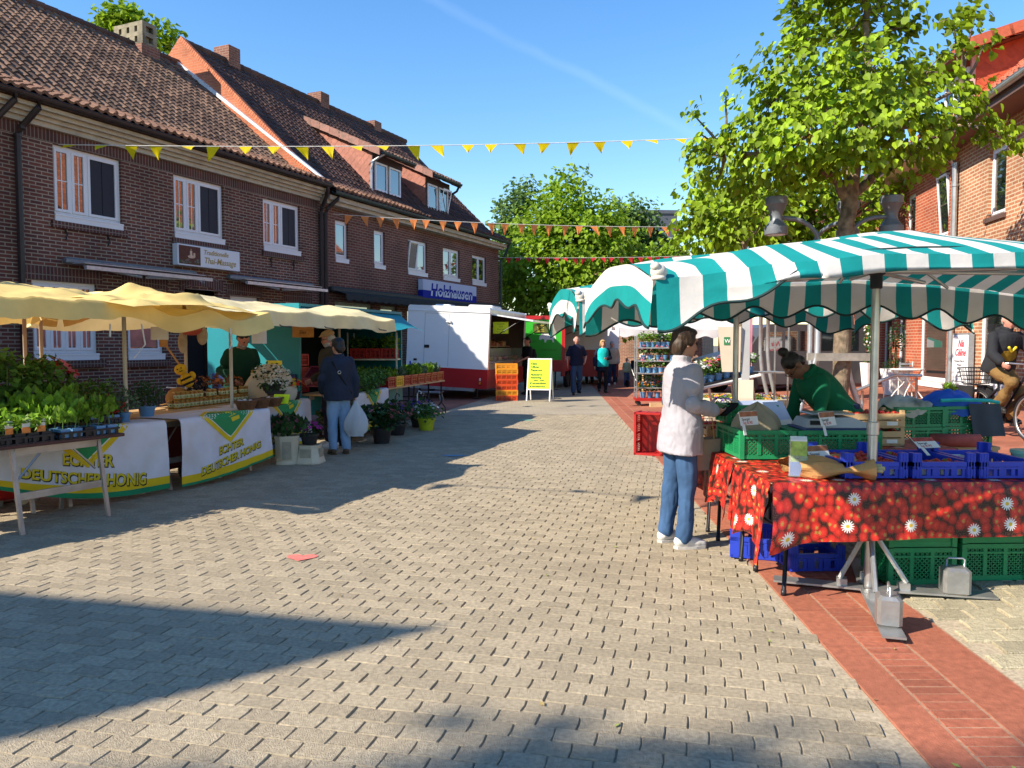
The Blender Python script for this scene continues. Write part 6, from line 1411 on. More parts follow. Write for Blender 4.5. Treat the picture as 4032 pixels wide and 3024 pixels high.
# crate tower and sandwich board
cs = [('orange',P_orange),('amber',P_amber),('orange',P_orange),('orange',P_orange),('orange',P_orange),('amber',P_amber),('amber',P_amber)]
ordn = ('bottom orange crate','amber crate second from the bottom','orange crate third from the bottom','orange crate in the middle','orange crate third from the top','amber crate second from the top','topmost amber crate')
for k, (n_, m_) in enumerate(cs): crate('%s of the tower beside the white trailer' % ordn[k], (-.16+.01*(k % 2),21.45,.002+k*.146), R(4), .6, .4, .144, 'diamond' if k < 5 else 'slots', m_, 'crates of the orange tower')
ab = thing('sandwich_board', 'neon yellow sandwich board with white frame listing Käse, Oliven and Peperoni', 'sandwich board', (.76,20.95,0), R(-14))
def board_side(s):
    b = MB(); M = Matrix.Rotation(s*R(13), 3, 'X'); P_ = lambda x, z, y=0: M @ Vector((x, y, z-1.16)) + Vector((0, 0, 1.16))
    def pl(xa, xb, za, zb, ya, yb, m): b.idx([P_(x, z, y) for y in (ya, yb) for x, z in ((xa,za),(xb,za),(xb,zb),(xa,zb))], [(0,1,2,3),(7,6,5,4),(0,4,5,1),(1,5,6,2),(2,6,7,3),(3,7,4,0)], m)
    pl(-.33,-.30,0,1.17,-.012,.012,0); pl(.30,.33,0,1.17,-.012,.012,0); pl(-.30,.30,1.14,1.17,-.012,.012,0); pl(-.30,.30,.30,.33,-.012,.012,0); pl(-.30,.30,.33,1.14,-.006,.006,1)
    return b.build('panel' if s < 0 else 'back_panel', [M_trailW, M_neon], ab)
pn = board_side(-1); board_side(1)
for k, (s, sz, x) in enumerate((('Käse',.085,-.24),('Oliven',.085,-.24),('Peperoni',.085,-.24),('Fladenbrot',.075,-.24),('Sesamring',.075,-.24),('Frisch & lecker',.05,-.15),('Blätterteigröllchen',.06,-.25),('Blätterteigtaschen',.06,-.25))):
    z = (1.0,.91,.82,.70,.62,.55,.47,.38)[k]; y = -math.sin(R(13))*(1.16-z)
    text(s, sz, M_inkgreen, pn, (x, y-.010, 1.16-(1.16-z)*math.cos(R(13))), rot=(R(90-13),0,0), extrude=.0006, bold=.0035)
# flower trolley on the right with pots on every shelf
tx, ty = 3.66, 19.55; tz = gz(tx, ty)
trolley('steel flower trolley with red base corner, bright herbs on its top shelf', (tx,ty,tz), R(-4), 1.05, .55, 1.75, (.46,.82,1.13,1.46), group='flower trolleys', base=P_red)
fk = {'basil': (M_folA, None), 'pink': (M_folB, F_pink), 'mixed': (M_folB, F_white), 'violet': (M_folD, F_violet), 'orange': (M_folB, F_orange), 'red': (M_folB, F_red), 'green': (M_folD, None), 'yellow': (M_folB, F_yellow), 'grey': (M_folG, None)}
PROTO = {}
def flowerpot(kind, loc, label, group, s=1.0, pm=None):
    key = (kind, pm.name if pm else '')
    if key not in PROTO:
        fm, pm_ = fk[kind]; sd = sum(map(ord, kind))
        def bf(m): foliage(m, (0,0,.19), (.10,.10,.09), 110, .05, 0, sd, 'bush'); (flowers(m, (0,0,.20), (.10,.10,.10), 26, .026, 1, sd+1) if pm_ else None)
        o = potted(label, loc, .055, .10, pm or P_potblue, bf, [fm]+([pm_] if pm_ else []), group); PROTO[key] = o
    else: o = dup(PROTO[key], loc, rnd.uniform(0, 6.28), label, group)
    o.scale = (s, s, s); return o
rows_ = [(1.46, ['basil','basil','basil','green','grey','basil','basil'], 'herb pot on the top shelf of the flower trolley'), (1.13, ['pink','green','pink','pink','mixed'], 'pink flowered pot on the second shelf of the flower trolley'),
         (.82, ['pink','basil','mixed','pink','green','basil'], 'flower pot on the middle shelf of the flower trolley'), (.46, ['green','green','orange','green'], 'flower pot on the low shelf of the flower trolley'), (.19, ['orange','orange','red','violet','pink'], 'bright flower pot on the bottom of the flower trolley')]
for z, ks, l in rows_:
    for k, kind in enumerate(ks): flowerpot(kind, (tx-.45+.9*(k+.5)/len(ks), ty-.12, tz+z+.003), l, l.replace('pot','pots'), 1.32 if z > .3 else 1.4)
potted('big pot of red and pink geraniums at the foot of the flower trolley', (4.06,19.0,gz(4.06,19)+.1), .14, .16, P_white, mixed(.36,(.3,.26,.26),190,22,.06,[1,1,2],150,.11), [M_folB, F_red, F_pink])
b = MB(); b.box((0,0,.05),(.3,.2,.1)); o = b.build('wood_block', M_wood, loc=(3.55,19.0,gz(3.5,19))); tag(o, 'short wooden block under the geranium pot by the flower trolley', 'wood block')
flowerpot('yellow', (4.16,19.25,gz(4.1,19)+.45), 'yellow flowers at the right end of the flower trolley', 'flower pot on the low shelf of the flower trolley'.replace('pot','pots'), 1.4)
# white canopy of the flower stall
wc = thing('market_canopy', 'white scalloped canopy of the flower stall beyond the trolley', 'canopy', (3.05,22.0,gz(3,22)), R(0)); M_tarpW = mat('white_tarpaulin', (.68,.68,.69), .7, noise=(3,.05), bump=(5,.3), trans=.2)
b = MB(); b.grid(lambda u, v: (3.6*u, 2.6*v, 2.02+.34*(1-abs(2*v-1))-.05*abs(math.sin(u*7))), 40, 10); b.build('roof_cloth', M_tarpW, wc, smooth='all')
b = MB(); b.grid(lambda u, v: (3.6*u, -.01-.03*v*math.sin(u*20), 2.02-.05*abs(math.sin(u*7))-v*(.22+.035*math.sin(u*44))), 90, 4); b.grid(lambda u, v: (-.01, 2.6*u, 2.02+.34*(1-abs(2*u-1))-v*(.24+.03*math.sin(u*30))), 40, 4); b.build('valance', M_tarpW, wc, smooth='all')
for x, y in ((1.9,.1),(3.5,.1),(.9,1.3),(3.5,2.5)): b = MB(); b.tube([(x,y,0),(x,y,2.02)],.028,8); b.build('pole', M_wood, wc, smooth='all')
# sloped flower bench with frames, and the pale cabinet beside it
fbn = thing('flower_bench', 'sloped white tube bench carrying trays of bright flowers between woman and cabinet', 'flower bench', (3.85,14.3,gz(3.9,14.3)), R(18))
b = MB(); b.tube([(-.62,-.35,.72),(.62,-.35,.95)],.028,8); b.tube([(-.62,.35,.72),(.62,.35,.95)],.028,8); b.tube([(-.62,-.35,.72),(-.62,.35,.72)],.02,8); b.tube([(.62,-.35,.95),(.62,.35,.95)],.02,8); b.build('frame', P_white, fbn, smooth='all')
for x, z in ((-.45,.75),(.45,.91)):
    for y in (-.33,.33): b = MB(); b.tube([(x,y,z),(x+.08,y,.4),(x-.1,y,0)],.024,8); b.build('leg', P_white, fbn, smooth='all')
b = MB(); b.idx([(-.6,-.33,.745),(.6,-.33,.965),(.6,.33,.965),(-.6,.33,.745),(-.6,-.33,.79),(.6,-.33,1.01),(.6,.33,1.01),(-.6,.33,.79)],[(3,2,1,0),(4,5,6,7),(0,1,5,4),(1,2,6,5),(2,3,7,6),(3,0,4,7)]); b.build('tray', P_black, fbn)
kinds = ['mixed','orange','yellow','pink','mixed','orange','red','yellow','mixed','violet']
for k in range(14):
    u = (k % 7)/6; v = k//7; lx, ly = -.5+1.0*u, -.2+.36*v; c_, s_ = math.cos(R(18)), math.sin(R(18))
    flowerpot(kinds[(k*3) % 10], (3.85+lx*c_-ly*s_, 14.3+lx*s_+ly*c_, gz(3.9,14.3)+.88+lx*.183), 'small pot of bright flowers on the sloped white bench', 'flower pots on the sloped bench', 1.35)
cb = thing('metal_cabinet', 'tall pale beige cabinet with small green sign between the two stall poles', 'cabinet', (3.47,12.1,gz(3.4,12.1)), R(-18))
b = MB(); zc = 1.10
b.idx([(-.17,-.13,zc),(.10,-.13,zc),(.10,.13,zc),(-.17,.13,zc),(-.24,-.16,zc+.70),(.11,-.16,zc+.70),(.11,.16,zc+.70),(-.24,.16,zc+.70)],[(3,2,1,0),(4,5,6,7),(0,1,5,4),(1,2,6,5),(2,3,7,6),(3,0,4,7)]); b.build('hopper', mat('cabinet_beige', (.46,.40,.30), .6, noise=(3,.08)), cb)
b = MB(); b.b2((.12,-.10,0),(.24,.12,1.95)); b.build('column', mat('cabinet_grey', (.36,.36,.35), .5, .2, noise=(3,.08)), cb)
b = MB(); b.b2((.0,-.16,0),(.30,-.101,.70)); b.idx([(.0,-.16,.70),(.30,-.16,.70),(.30,-.101,.98),(.0,-.101,.98),(.0,-.101,.70),(.30,-.101,.70)],[(0,1,2,3),(0,3,4),(1,5,2)]); b.build('base', MATS['cabinet_beige'], cb)
b = MB(); b.b2((-.145,-.158,zc+.42),(-.055,-.15,zc+.54)); so = b.build('sign', mat('sign_green', (.02,.15,.05), .5), cb); text('W', .085, M_paper, so, (-.135,-.16,zc+.45), extrude=.001)
# round planter with pansies and the guarded young tree
pl = thing('round_planter', 'round pale concrete planter full of pansies around the slim young tree', 'planter', (4.95,16.6,gz(4.9,16.6)), 0)
b = MB(); b.lathe([(1.12,-.02),(1.14,.25),(1.12,.33),(1.06,.36),(.98,.33),(.97,.25),(0,.25)], n=36); b.build('basin', [mat('planter_stone', (.42,.36,.24), .9, noise=(4,.2), bump=(40,.4), stain=(3,(.25,.21,.13),.6))], pl, smooth=True)
b = MB(); foliage(b, (0,0,.30), (1.0,1.0,.08), 1500, .06, 0, 160, 'bush'); flowers(b, (0,-.35,.34), (.95,.62,.10), 150, .04, [1,2,3], 161); b.build('pansies', [M_folB, F_orange, F_yellow, F_violet], pl)
flt = thing('flower_tray', 'dark tray of violet and white pansies resting on the rim of the planter', 'flower tray', (3.85,14.0,gz(3.9,14)+.36), R(6)); b = MB(); b.rbox((0,0,.02),(.62,.3,.04),.008); b.build('tray', P_black, flt); b = MB(); foliage(b,(0,0,.1),(.3,.14,.06),150,.05,0,162,'bush'); flowers(b,(0,0,.10),(.3,.14,.08),60,.035,[1,2],163); b.build('pansies', [M_folD, F_violet, F_white], flt)
b = MB(); b.b2((-.32,-.12,0),(.32,.12,.355)); o = b.build('plinth', mat('planter_stone2', (.40,.35,.25), .9, noise=(4,.2)), loc=(3.85,14.0,gz(3.9,14)), rz=R(6)); tag(o, 'pale stone plinth under the tray of violet pansies', 'plinth')
for k, (x, y) in enumerate(((5.2,16.2),(5.45,16.5))):
    b = MB(); b.tube([(.26,0,0),(.16,0,.4),(.04,0,.9),(0,0,1.3),(0,0,2.3)],.04,10); o = b.build('guard_post', M_post, loc=(x,y,gz(x,y)), smooth='all'); tag(o, ('curved silver guard post just right of the slim young tree','curved silver guard post second right of the slim young tree')[k], 'guard post', 'guard posts of the young tree')
trolley('empty steel trolley with perforated posts in front of the planter', (4.82,14.9,gz(4.8,14.9)), R(10), .8, .5, 1.85, (.95,), group='flower trolleys')
# grey van and what stands behind the flower stall
M_van = mat('van_grey', (.10,.105,.115), .3, .4, noise=(1,.05)); vn = thing('delivery_van', 'dark grey van parked beyond the flower stall, half hidden by the beige cabinet', 'van', (5.45,23.4,gz(5.4,23.4)), R(14))
b = MB(); side = [(0,.32),(0,1.0),(.05,1.05),(.85,1.25),(1.35,1.95),(1.6,2.05),(4.6,2.05),(4.75,1.9),(4.75,.32)]
b.prism([(x, z) for x, z in side], -1.7, 0, 0, Matrix(((1,0,0),(0,0,1),(0,1,0)))); b.build('body', M_van, vn)
b = MB()
for (xa, xb, za, zb) in ((1.15,1.95,1.28,1.82),(2.05,3.1,1.28,1.85),(3.2,4.5,1.28,1.85)): b.face([(xa+(.25 if xa < 1.2 else 0)*0,-1.703,za),(xb,-1.703,za),(xb,-1.703,zb),(xa+(.35 if xa < 1.2 else 0),-1.703,zb)])
b.face([(.86,-.1,1.27),(.86,-1.6,1.27),(1.33,-1.55,1.91),(1.33,-.15,1.91)]); b.build('window', M_glass, vn)
for x in (.85,3.85):
    for y in (-1.66,-.05): b = MB(); b.lathe([(0,-.1),(.2,-.1),(.31,-.09),(.33,0),(.31,.09),(.2,.1),(0,.1)],(x,y,.33),20,M=Matrix.Rotation(R(90),3,'X')); wo = b.build('wheel', P_black, vn); 
b = MB(); b.b2((-.03,-1.65,.35),(0,-.05,.6)); b.build('bumper', P_black, vn)
for y in (-1.5,-.2): b = MB(); b.rbox((.0,y,.85),(.05,.3,.18),.03); b.build('headlight', MATS['lamp_clear'], vn)
b = MB(); b.idx([(0,0,1.2),(.3,0,1.2),(.32,.02,2.4),(.06,.02,2.4),(0,.01,1.2),(.3,.01,1.2),(.32,.03,2.4),(.06,.03,2.4)],[(0,1,2,3),(7,6,5,4),(0,3,7,4),(1,5,6,2)]); b.tube([(.32,.01,0),(.33,.02,2.5)],.012,6); o = b.build('advert_flag', mat('pink_flag', (.62,.22,.32), .7, noise=(3,.2)), loc=(5.75,19.6,gz(5.7,19.6))); tag(o, 'pink advertising flag above the woman in white', 'flag')
ps = thing('parasol', 'red and white striped parasol far behind the young tree', 'parasol', (12.3,36,gz(12,36)-.9), 0); b = MB()
for k in range(16): a0, a1_ = k*math.pi/8, (k+1)*math.pi/8; b.face([(0,0,3.1),(1.7*math.cos(a0),1.7*math.sin(a0),2.5),(1.7*math.cos(a1_),1.7*math.sin(a1_),2.5)], k % 2); b.face([(1.7*math.cos(a0),1.7*math.sin(a0),2.5),(1.7*math.cos(a0),1.7*math.sin(a0),2.28),(1.7*math.cos(a1_),1.7*math.sin(a1_),2.28),(1.7*math.cos(a1_),1.7*math.sin(a1_),2.5)], k % 2)
b.build('canopy', [mat('awning_red', (.5,.03,.03), .8), M_tarpW], ps); b = MB(); b.tube([(0,0,0),(0,0,3.1)],.03,8); b.build('pole', M_wood, ps)
gp_ = dup(ps, (11.3,31,gz(11,31)-1.15), .4, 'green and white striped parasol below the red one'); gp_.children[0].data = gp_.children[0].data.copy(); gp_.children[0].data.materials[0] = mat('awning_green', (.05,.25,.17), .8)
for k, (x, y, sx, sy, h_) in enumerate(((9.0,27.5,1.5,1.2,.9),(8.6,25.0,1.2,1.0,.5))):
    b = MB(); b.b2((-sx/2,0,0),(sx/2,sy,h_)); b.b2((-sx/2-.04,-.04,h_),(sx/2+.04,sy+.04,h_+.06)); o = b.build('brick_wall', M_brickD, loc=(x,y,gz(x,y)-.02), rz=R(9)); tag(o, ('low orange brick wall far behind the seller, taller of two','low orange brick wall behind the planter flowers, lower of two')[k], 'wall', 'low brick walls')
# in front of the right shops: planters, bistro set, handrail, plants at the wall
for k, (x, y, w_, h_, l) in enumerate(((10.35,22.4,.36,.72,'tall white tapered planter with pale flowering shrub, farther along the shop wall'),(9.62,19.4,.5,.66,'wide white planter with dark shrub beside the bistro table'))):
    o = thing('tall_planter', l, 'planter', (x,y,gz(x,y)), R(9), 'white planters at the shop wall'); b = MB(); b.lathe([(0,0),(w_*.5,0),(w_*.72,h_),(w_*.66,h_),(w_*.62,h_-.06),(0,h_-.06)], n=4, M=Matrix.Rotation(R(45),3,'Z')); b.build('pot', P_white, o)
    f = MB(); foliage(f,(0,0,h_+.1),(w_*.6,w_*.6,.14),220,.06,0,170+k,'bush'); foliage(f,(0,0,h_+.75),(.16+.06*k,.16+.06*k,.42),300,.07,0 if k == 0 else 1,172+k,'bush'); f.tube([(0,0,h_-.1),(0,0,h_+.7)],.02,5,1)
    if k == 0: flowers(f,(0,0,h_+.75),(.18,.18,.42),40,.04,2,175,dome=False)
    f.build('shrub', [M_folB, M_folD, F_white], o)
bs = thing('bistro_table', 'white bistro table with curved crossed legs outside the shop window', 'table', (9.15,17.9,gz(9.1,17.9)), R(20)); b = MB(); b.lathe([(0,.70),(.36,.70),(.37,.715),(.36,.73),(0,.73)], n=24); b.build('tabletop', P_white, bs)
for s in (-1,1):
    for t_ in (-1,1): b = MB(); b.tube([(s*.28,t_*.16,.70),(s*.12,t_*.13,.5),(0,t_*.1,.38),(-s*.18,t_*.15,.2),(-s*.32,t_*.2,0)],.014,6); b.build('leg', P_white, bs, smooth='all')
ch = thing('bistro_chair', 'white slatted bistro chair behind the curved leg table', 'chair', (9.25,18.5,gz(9.2,18.5)), R(200)); b = MB()
for k in range(6): b.b2((-.2,-.2+k*.07,.44),(.2,-.15+k*.07,.455))
b.build('seat', P_white, ch); b = MB()
for k in range(3): b.b2((-.2,.2,.62+k*.09),(.2,.215,.67+k*.09))
b.tube([(-.2,.2,.45),(-.2,.23,.88)],.012,6); b.tube([(.2,.2,.45),(.2,.23,.88)],.012,6); b.build('backrest', P_white, ch)
for x in (-.19,.19):
    for y in (-.19,.19): b = MB(); b.tube([(x,y,.45),(x*1.15,y*1.15,0)],.012,6); b.build('leg', P_white, ch)
hr = thing('handrail', 'stainless handrail sloping down in front of the shops behind the seller', 'handrail', (7.0,15.7,gz(7,15.7)), 0); b = MB(); b.tube([(0,0,.43),(.05,0,.46),(.78,.05,.74),(.85,.05,.75),(1.36,.06,.74)],.032,10); b.build('rail', M_steel, hr, smooth='all')
for x, z in ((.14,.44),(1.24,.70)): b = MB(); b.tube([(x,.03,0),(x,.03,z)],.026,8); b.build('post', M_steel, hr, smooth='all')
for k, s in enumerate((-.0,-.35)):
    o = thing('weed_tuft', 'tuft of green weeds at the foot of the downpipe', 'weed', RP(s-.15,-.12,gz(10.2,17.9)), 0, 'weeds at the downpipe'); f = MB(); foliage(f,(0,0,.16),(.14,.12,.2),60,.13,0,180+k,'upright'); f.build('leaves', M_folA, o)
# blue interior poster in the shop window
b = MB(); b.b2((-.5,0,0),(.5,.01,.9)); o = b.build('window_poster', mat('poster_blue', (.02,.12,.30), .6, noise=(3,.5)), loc=RP(1.15,.35,1.05), rz=RROT); tag(o, 'blue poster inside the shop window beside the bistro table', 'poster')
# ================================================================ RIGHT: the strawberry stall under striped canopies
def stripe_mat(name, a, b_, w):
    m = bpy.data.materials.new(name); m.use_nodes = True; n = m.node_tree; L = n.links; p = n.nodes['Principled BSDF']; p.inputs['Roughness'].default_value = .8; p.inputs['Specular IOR Level'].default_value = .25
    uv = n.nodes.new('ShaderNodeUVMap'); sx = n.nodes.new('ShaderNodeSeparateXYZ'); L.new(uv.outputs[0], sx.inputs[0])
    def M_(op, x, y):
        q = n.nodes.new('ShaderNodeMath'); q.operation = op
        for i, v in enumerate((x, y)):
            if isinstance(v, (int, float)): q.inputs[i].default_value = v
            else: L.new(v, q.inputs[i])
        return q.outputs[0]
    f = M_('GREATER_THAN', M_('FRACT', M_('ADD', M_('DIVIDE', sx.outputs[0], w*2), .5), 0), .5)
    t = n.nodes.new('ShaderNodeTexNoise'); t.inputs['Scale'].default_value = 5; t.inputs['Detail'].default_value = 6; tc = n.nodes.new('ShaderNodeTexCoord'); L.new(tc.outputs['Object'], t.inputs['Vector'])
    mx = n.nodes.new('ShaderNodeMixRGB'); mx.inputs[1].default_value = (*a, 1); mx.inputs[2].default_value = (*b_, 1); L.new(f, mx.inputs[0])
    mr = n.nodes.new('ShaderNodeMapRange'); mr.inputs['From Min'].default_value = .3; mr.inputs['From Max'].default_value = .7; mr.inputs['To Min'].default_value = .9; mr.inputs['To Max'].default_value = 1.07; L.new(t.outputs[0], mr.inputs[0])
    sc = n.nodes.new('ShaderNodeVectorMath'); sc.operation = 'SCALE'; L.new(mx.outputs[0], sc.inputs[0]); L.new(mr.outputs[0], sc.inputs['Scale']); L.new(sc.outputs[0], p.inputs['Base Color'])
    bp = n.nodes.new('ShaderNodeBump'); bp.inputs['Strength'].default_value = .35; bp.inputs['Distance'].default_value = .03; L.new(t.outputs[0], bp.inputs['Height']); L.new(bp.outputs[0], p.inputs['Normal'])
    tr = n.nodes.new('ShaderNodeBsdfTranslucent'); L.new(sc.outputs[0], tr.inputs[0]); ms = n.nodes.new('ShaderNodeMixShader'); ms.inputs[0].default_value = .14; L.new(p.outputs[0], ms.inputs[1]); L.new(tr.outputs[0], ms.inputs[2]); L.new(ms.outputs[0], n.nodes['Material Output'].inputs[0])
    return m
M_stripe = stripe_mat('teal_white_stripe', (.66,.62,.57), (.006,.255,.245), .115); M_piping = mat('dark_piping', (.01,.035,.033), .7, noise=False); M_canvas = mat('canvas_knot', (.60,.55,.46), .85, noise=(12,.1), bump=(14,.5))
def striped(label, loc, rz, hx, hy, ze, za, lift, seed, zg=0, val=.215, pole_dx=0):
    """umbrella stall: sagging roof, scalloped valance all round (its front partly thrown back over the roof), hub, struts, pole"""
    o = thing('market_canopy', label, 'canopy', loc, rz, 'teal and white striped canopies'); q = Vector((seed*5.1, 2, 0))
    def top(x, y):
        u, v = x/hx, y/hy; e = max(abs(u), abs(v)); z = za-(za-ze)*e**1.15-.15*(abs(u)*abs(v))**2.0
        z -= .055*math.sin(math.pi*min(1, abs(u)))*(1-abs(v))*(abs(v) > 0)
        return Vector((x, y, z+mnoise.noise(Vector((x*2.3, y*2.3, 0))+q)*.018))
    b = MB(); b.grid(lambda u, v: top((2*u-1)*hx, (2*v-1)*hy), 64, 36, uvs=lambda u, v: ((2*u-1)*hx, (2*v-1)*hy)); b.build('roof_cloth', M_stripe, o, smooth='all')
    def sm(a, b_, x): x = min(1, max(0, (x-a)/(b_-a))); return x*x*(3-2*x)
    def scal(s, side=False): return val+(.022 if side else .042)*math.sin(2*math.pi*s/.47+seed)
    v_ = MB(); pipe = []
    def strip_(edge, out, L, uvf, ang=None, n=110, side=False):
        def fn(u, w_):
            p = edge(u); d = scal(u*L, side)*w_; rip = .022*math.sin(u*L*9+seed)*w_+.025*mnoise.noise(Vector((u*L*2.5, w_, seed)))*w_; dn = -math.pi/2+.07*math.sin(u*L*4.2+seed)*w_
            if side: rip *= .4
            o_, z_ = math.cos(dn)*d+.012+rip, math.sin(dn)*d
            if ang:
                k = ang(u); t = max(0, (w_-.4)/.6); fo, fz = (.014+.012*w_/.4, -.085*w_/.4) if w_ < .4 else (.028-.20*t, -.085+.128*t**.55+.012*math.sin(u*L*5))
                o_, z_ = o_+(fo-o_)*k+.15*math.sin(math.pi*k)*w_, z_+(fz-z_)*k
            return p+out*o_+Vector((0,0,z_))
        v_.grid(fn, n, 10, uvs=uvf(L)); pipe.append([fn(k/n, 1) for k in range(n+1)])
    S = lambda f: (lambda L: f)
    fang = None
    if lift:
        def fang(u):
            k = min(1, max(0, (u-.02)/.29)); return k*k*(3-2*k)
    strip_(lambda u: top(-hx+2*hx*u, -hy), Vector((0,-1,0)), 2*hx, lambda L: (lambda u, w_: (-hx+L*u, w_)), fang)
    strip_(lambda u: top(-hx+2*hx*u, hy), Vector((0,1,0)), 2*hx, lambda L: (lambda u, w_: (-hx+L*u, w_)))
    strip_(lambda u: top(-hx, -hy+2*hy*u), Vector((-1,0,0)), 2*hy, lambda L: (lambda u, w_: (-hx-w_*scal(u*L, True), u)), n=70, side=True)
    strip_(lambda u: top(hx, -hy+2*hy*u), Vector((1,0,0)), 2*hy, lambda L: (lambda u, w_: (hx+w_*scal(u*L, True), u)), n=70, side=True)
    vo = v_.build('valance', M_stripe, o, smooth='all')
    pm = MB()
    for pts in pipe: pm.tube(pts, .008, 5)
    pm.build('piping', M_piping, vo)
    for sx, sy in ((-1,-1),(-1,1),(1,1),(1,-1)):
        k = MB(); p = top(sx*hx*.99, sy*hy*.99); k.sph(p+Vector((0,0,.03)), (.042,.036,.04), 10, 7); k.sph(p+Vector((sx*.02,sy*.015,.055)), (.026,.026,.022), 8, 6); k.lathe([(.034,-.010),(.038,0),(.034,.010)], p+Vector((0,0,.0)), 10); k.build('corner_knot', M_canvas, o, smooth='all')
    X = pole_dx; p = MB(); p.tube([(X,0,.02),(X,0,1.0)],.030,12); p.tube([(X,0,.98),(X,0,za-.02)],.0245,12); p.lathe([(.031,.98),(.036,.985),(.036,1.06),(.031,1.065)],(X,0,0),n=12); p.build('pole', M_steel, o, smooth=True)
    h = MB(); zh = za-.27; h.lathe([(.028,-.09),(.036,-.085),(.036,-.01),(.052,0),(.052,.03),(.03,.035)],(X,0,zh),14); h.build('hub', P_black, o, smooth=True)
    for k in range(8):
        a = k*math.pi/4+.0; dx, dy = math.cos(a), math.sin(a); r_ = 1/max(abs(dx)/hx, abs(dy)/hy); e = top(dx*r_*.96, dy*r_*.96)-Vector((0,0,.03))
        s = MB(); s.tube([(X+dx*.05,dy*.05,zh+.015), Vector((X+dx*.05,dy*.05,zh+.015)).lerp(e,.62)+Vector((0,0,.0))],.0135,7); s.build('strut', M_steel, o, smooth='all')
        s = MB(); s.tube([(X+dx*.04,dy*.04,za-.05), e],.011,7); s.build('rib', M_steel, o, smooth='all')
    return o
c1 = striped('nearest teal and white striped canopy, its front edge thrown back over the roof', (2.44,4.78,.01), R(5.5), 1.84, .86, 2.0, 2.24, True, 1, pole_dx=-.21)
c2 = striped('rear teal and white striped canopy behind the first, its front edge hanging', (1.95,6.74,.0), R(4), 1.52, .88, 2.02, 2.22, False, 2)
# cast feet of the near canopy: flat bars, braces and block weights
ft = MB(); C0 = Vector((2.231,4.76,.0))
def foot(parent, tip, w_=.058):
    d = (Vector(tip)-C0); L_ = d.length; a = math.atan2(d.y, d.x); b = MB(); b.box((L_*.53,0,.022),(L_*.94,w_*2,.012)); b.box((L_*.28,0,.045),(.06,.07,.05)); b.build('foot_bar', M_alu, parent, loc=(-.21,0,0), rz=a-R(5.5))
    s = MB(); s.tube([(.03,0,.36),(L_*.30,0,.07)],.016,6); s.box((.028,0,.38),(.045,.05,.10)); s.build('brace', M_alu, parent, loc=(-.21,0,0), rz=a-R(5.5))
for tip in ((1.70,4.95,0),(2.92,4.60,0),(1.98,3.93,0),(2.45,5.4,0)): foot(c1, tip)
def weight(label, x, y, rz):
    o = thing('block_weight', label, 'weight', (x,y,.030), rz, 'aluminium block weights'); b = MB(); b.rbox((0,0,.085),(.155,.125,.17),.018); b.build('block', M_alu, o); h = MB(); h.tube([(-.05,0,.165),(-.05,.0,.215),(-.04,0,.222),(.04,0,.222),(.05,0,.215),(.05,0,.165)],.006,6); h.build('handle', M_steel, o, smooth='all')
weight('aluminium block weight on the foot bar nearest the camera', 2.045,4.13,R(70)); weight('aluminium block weight on the right foot bar under the strawberry cloth', 2.70,4.645,R(-14))
w2_ = MB()
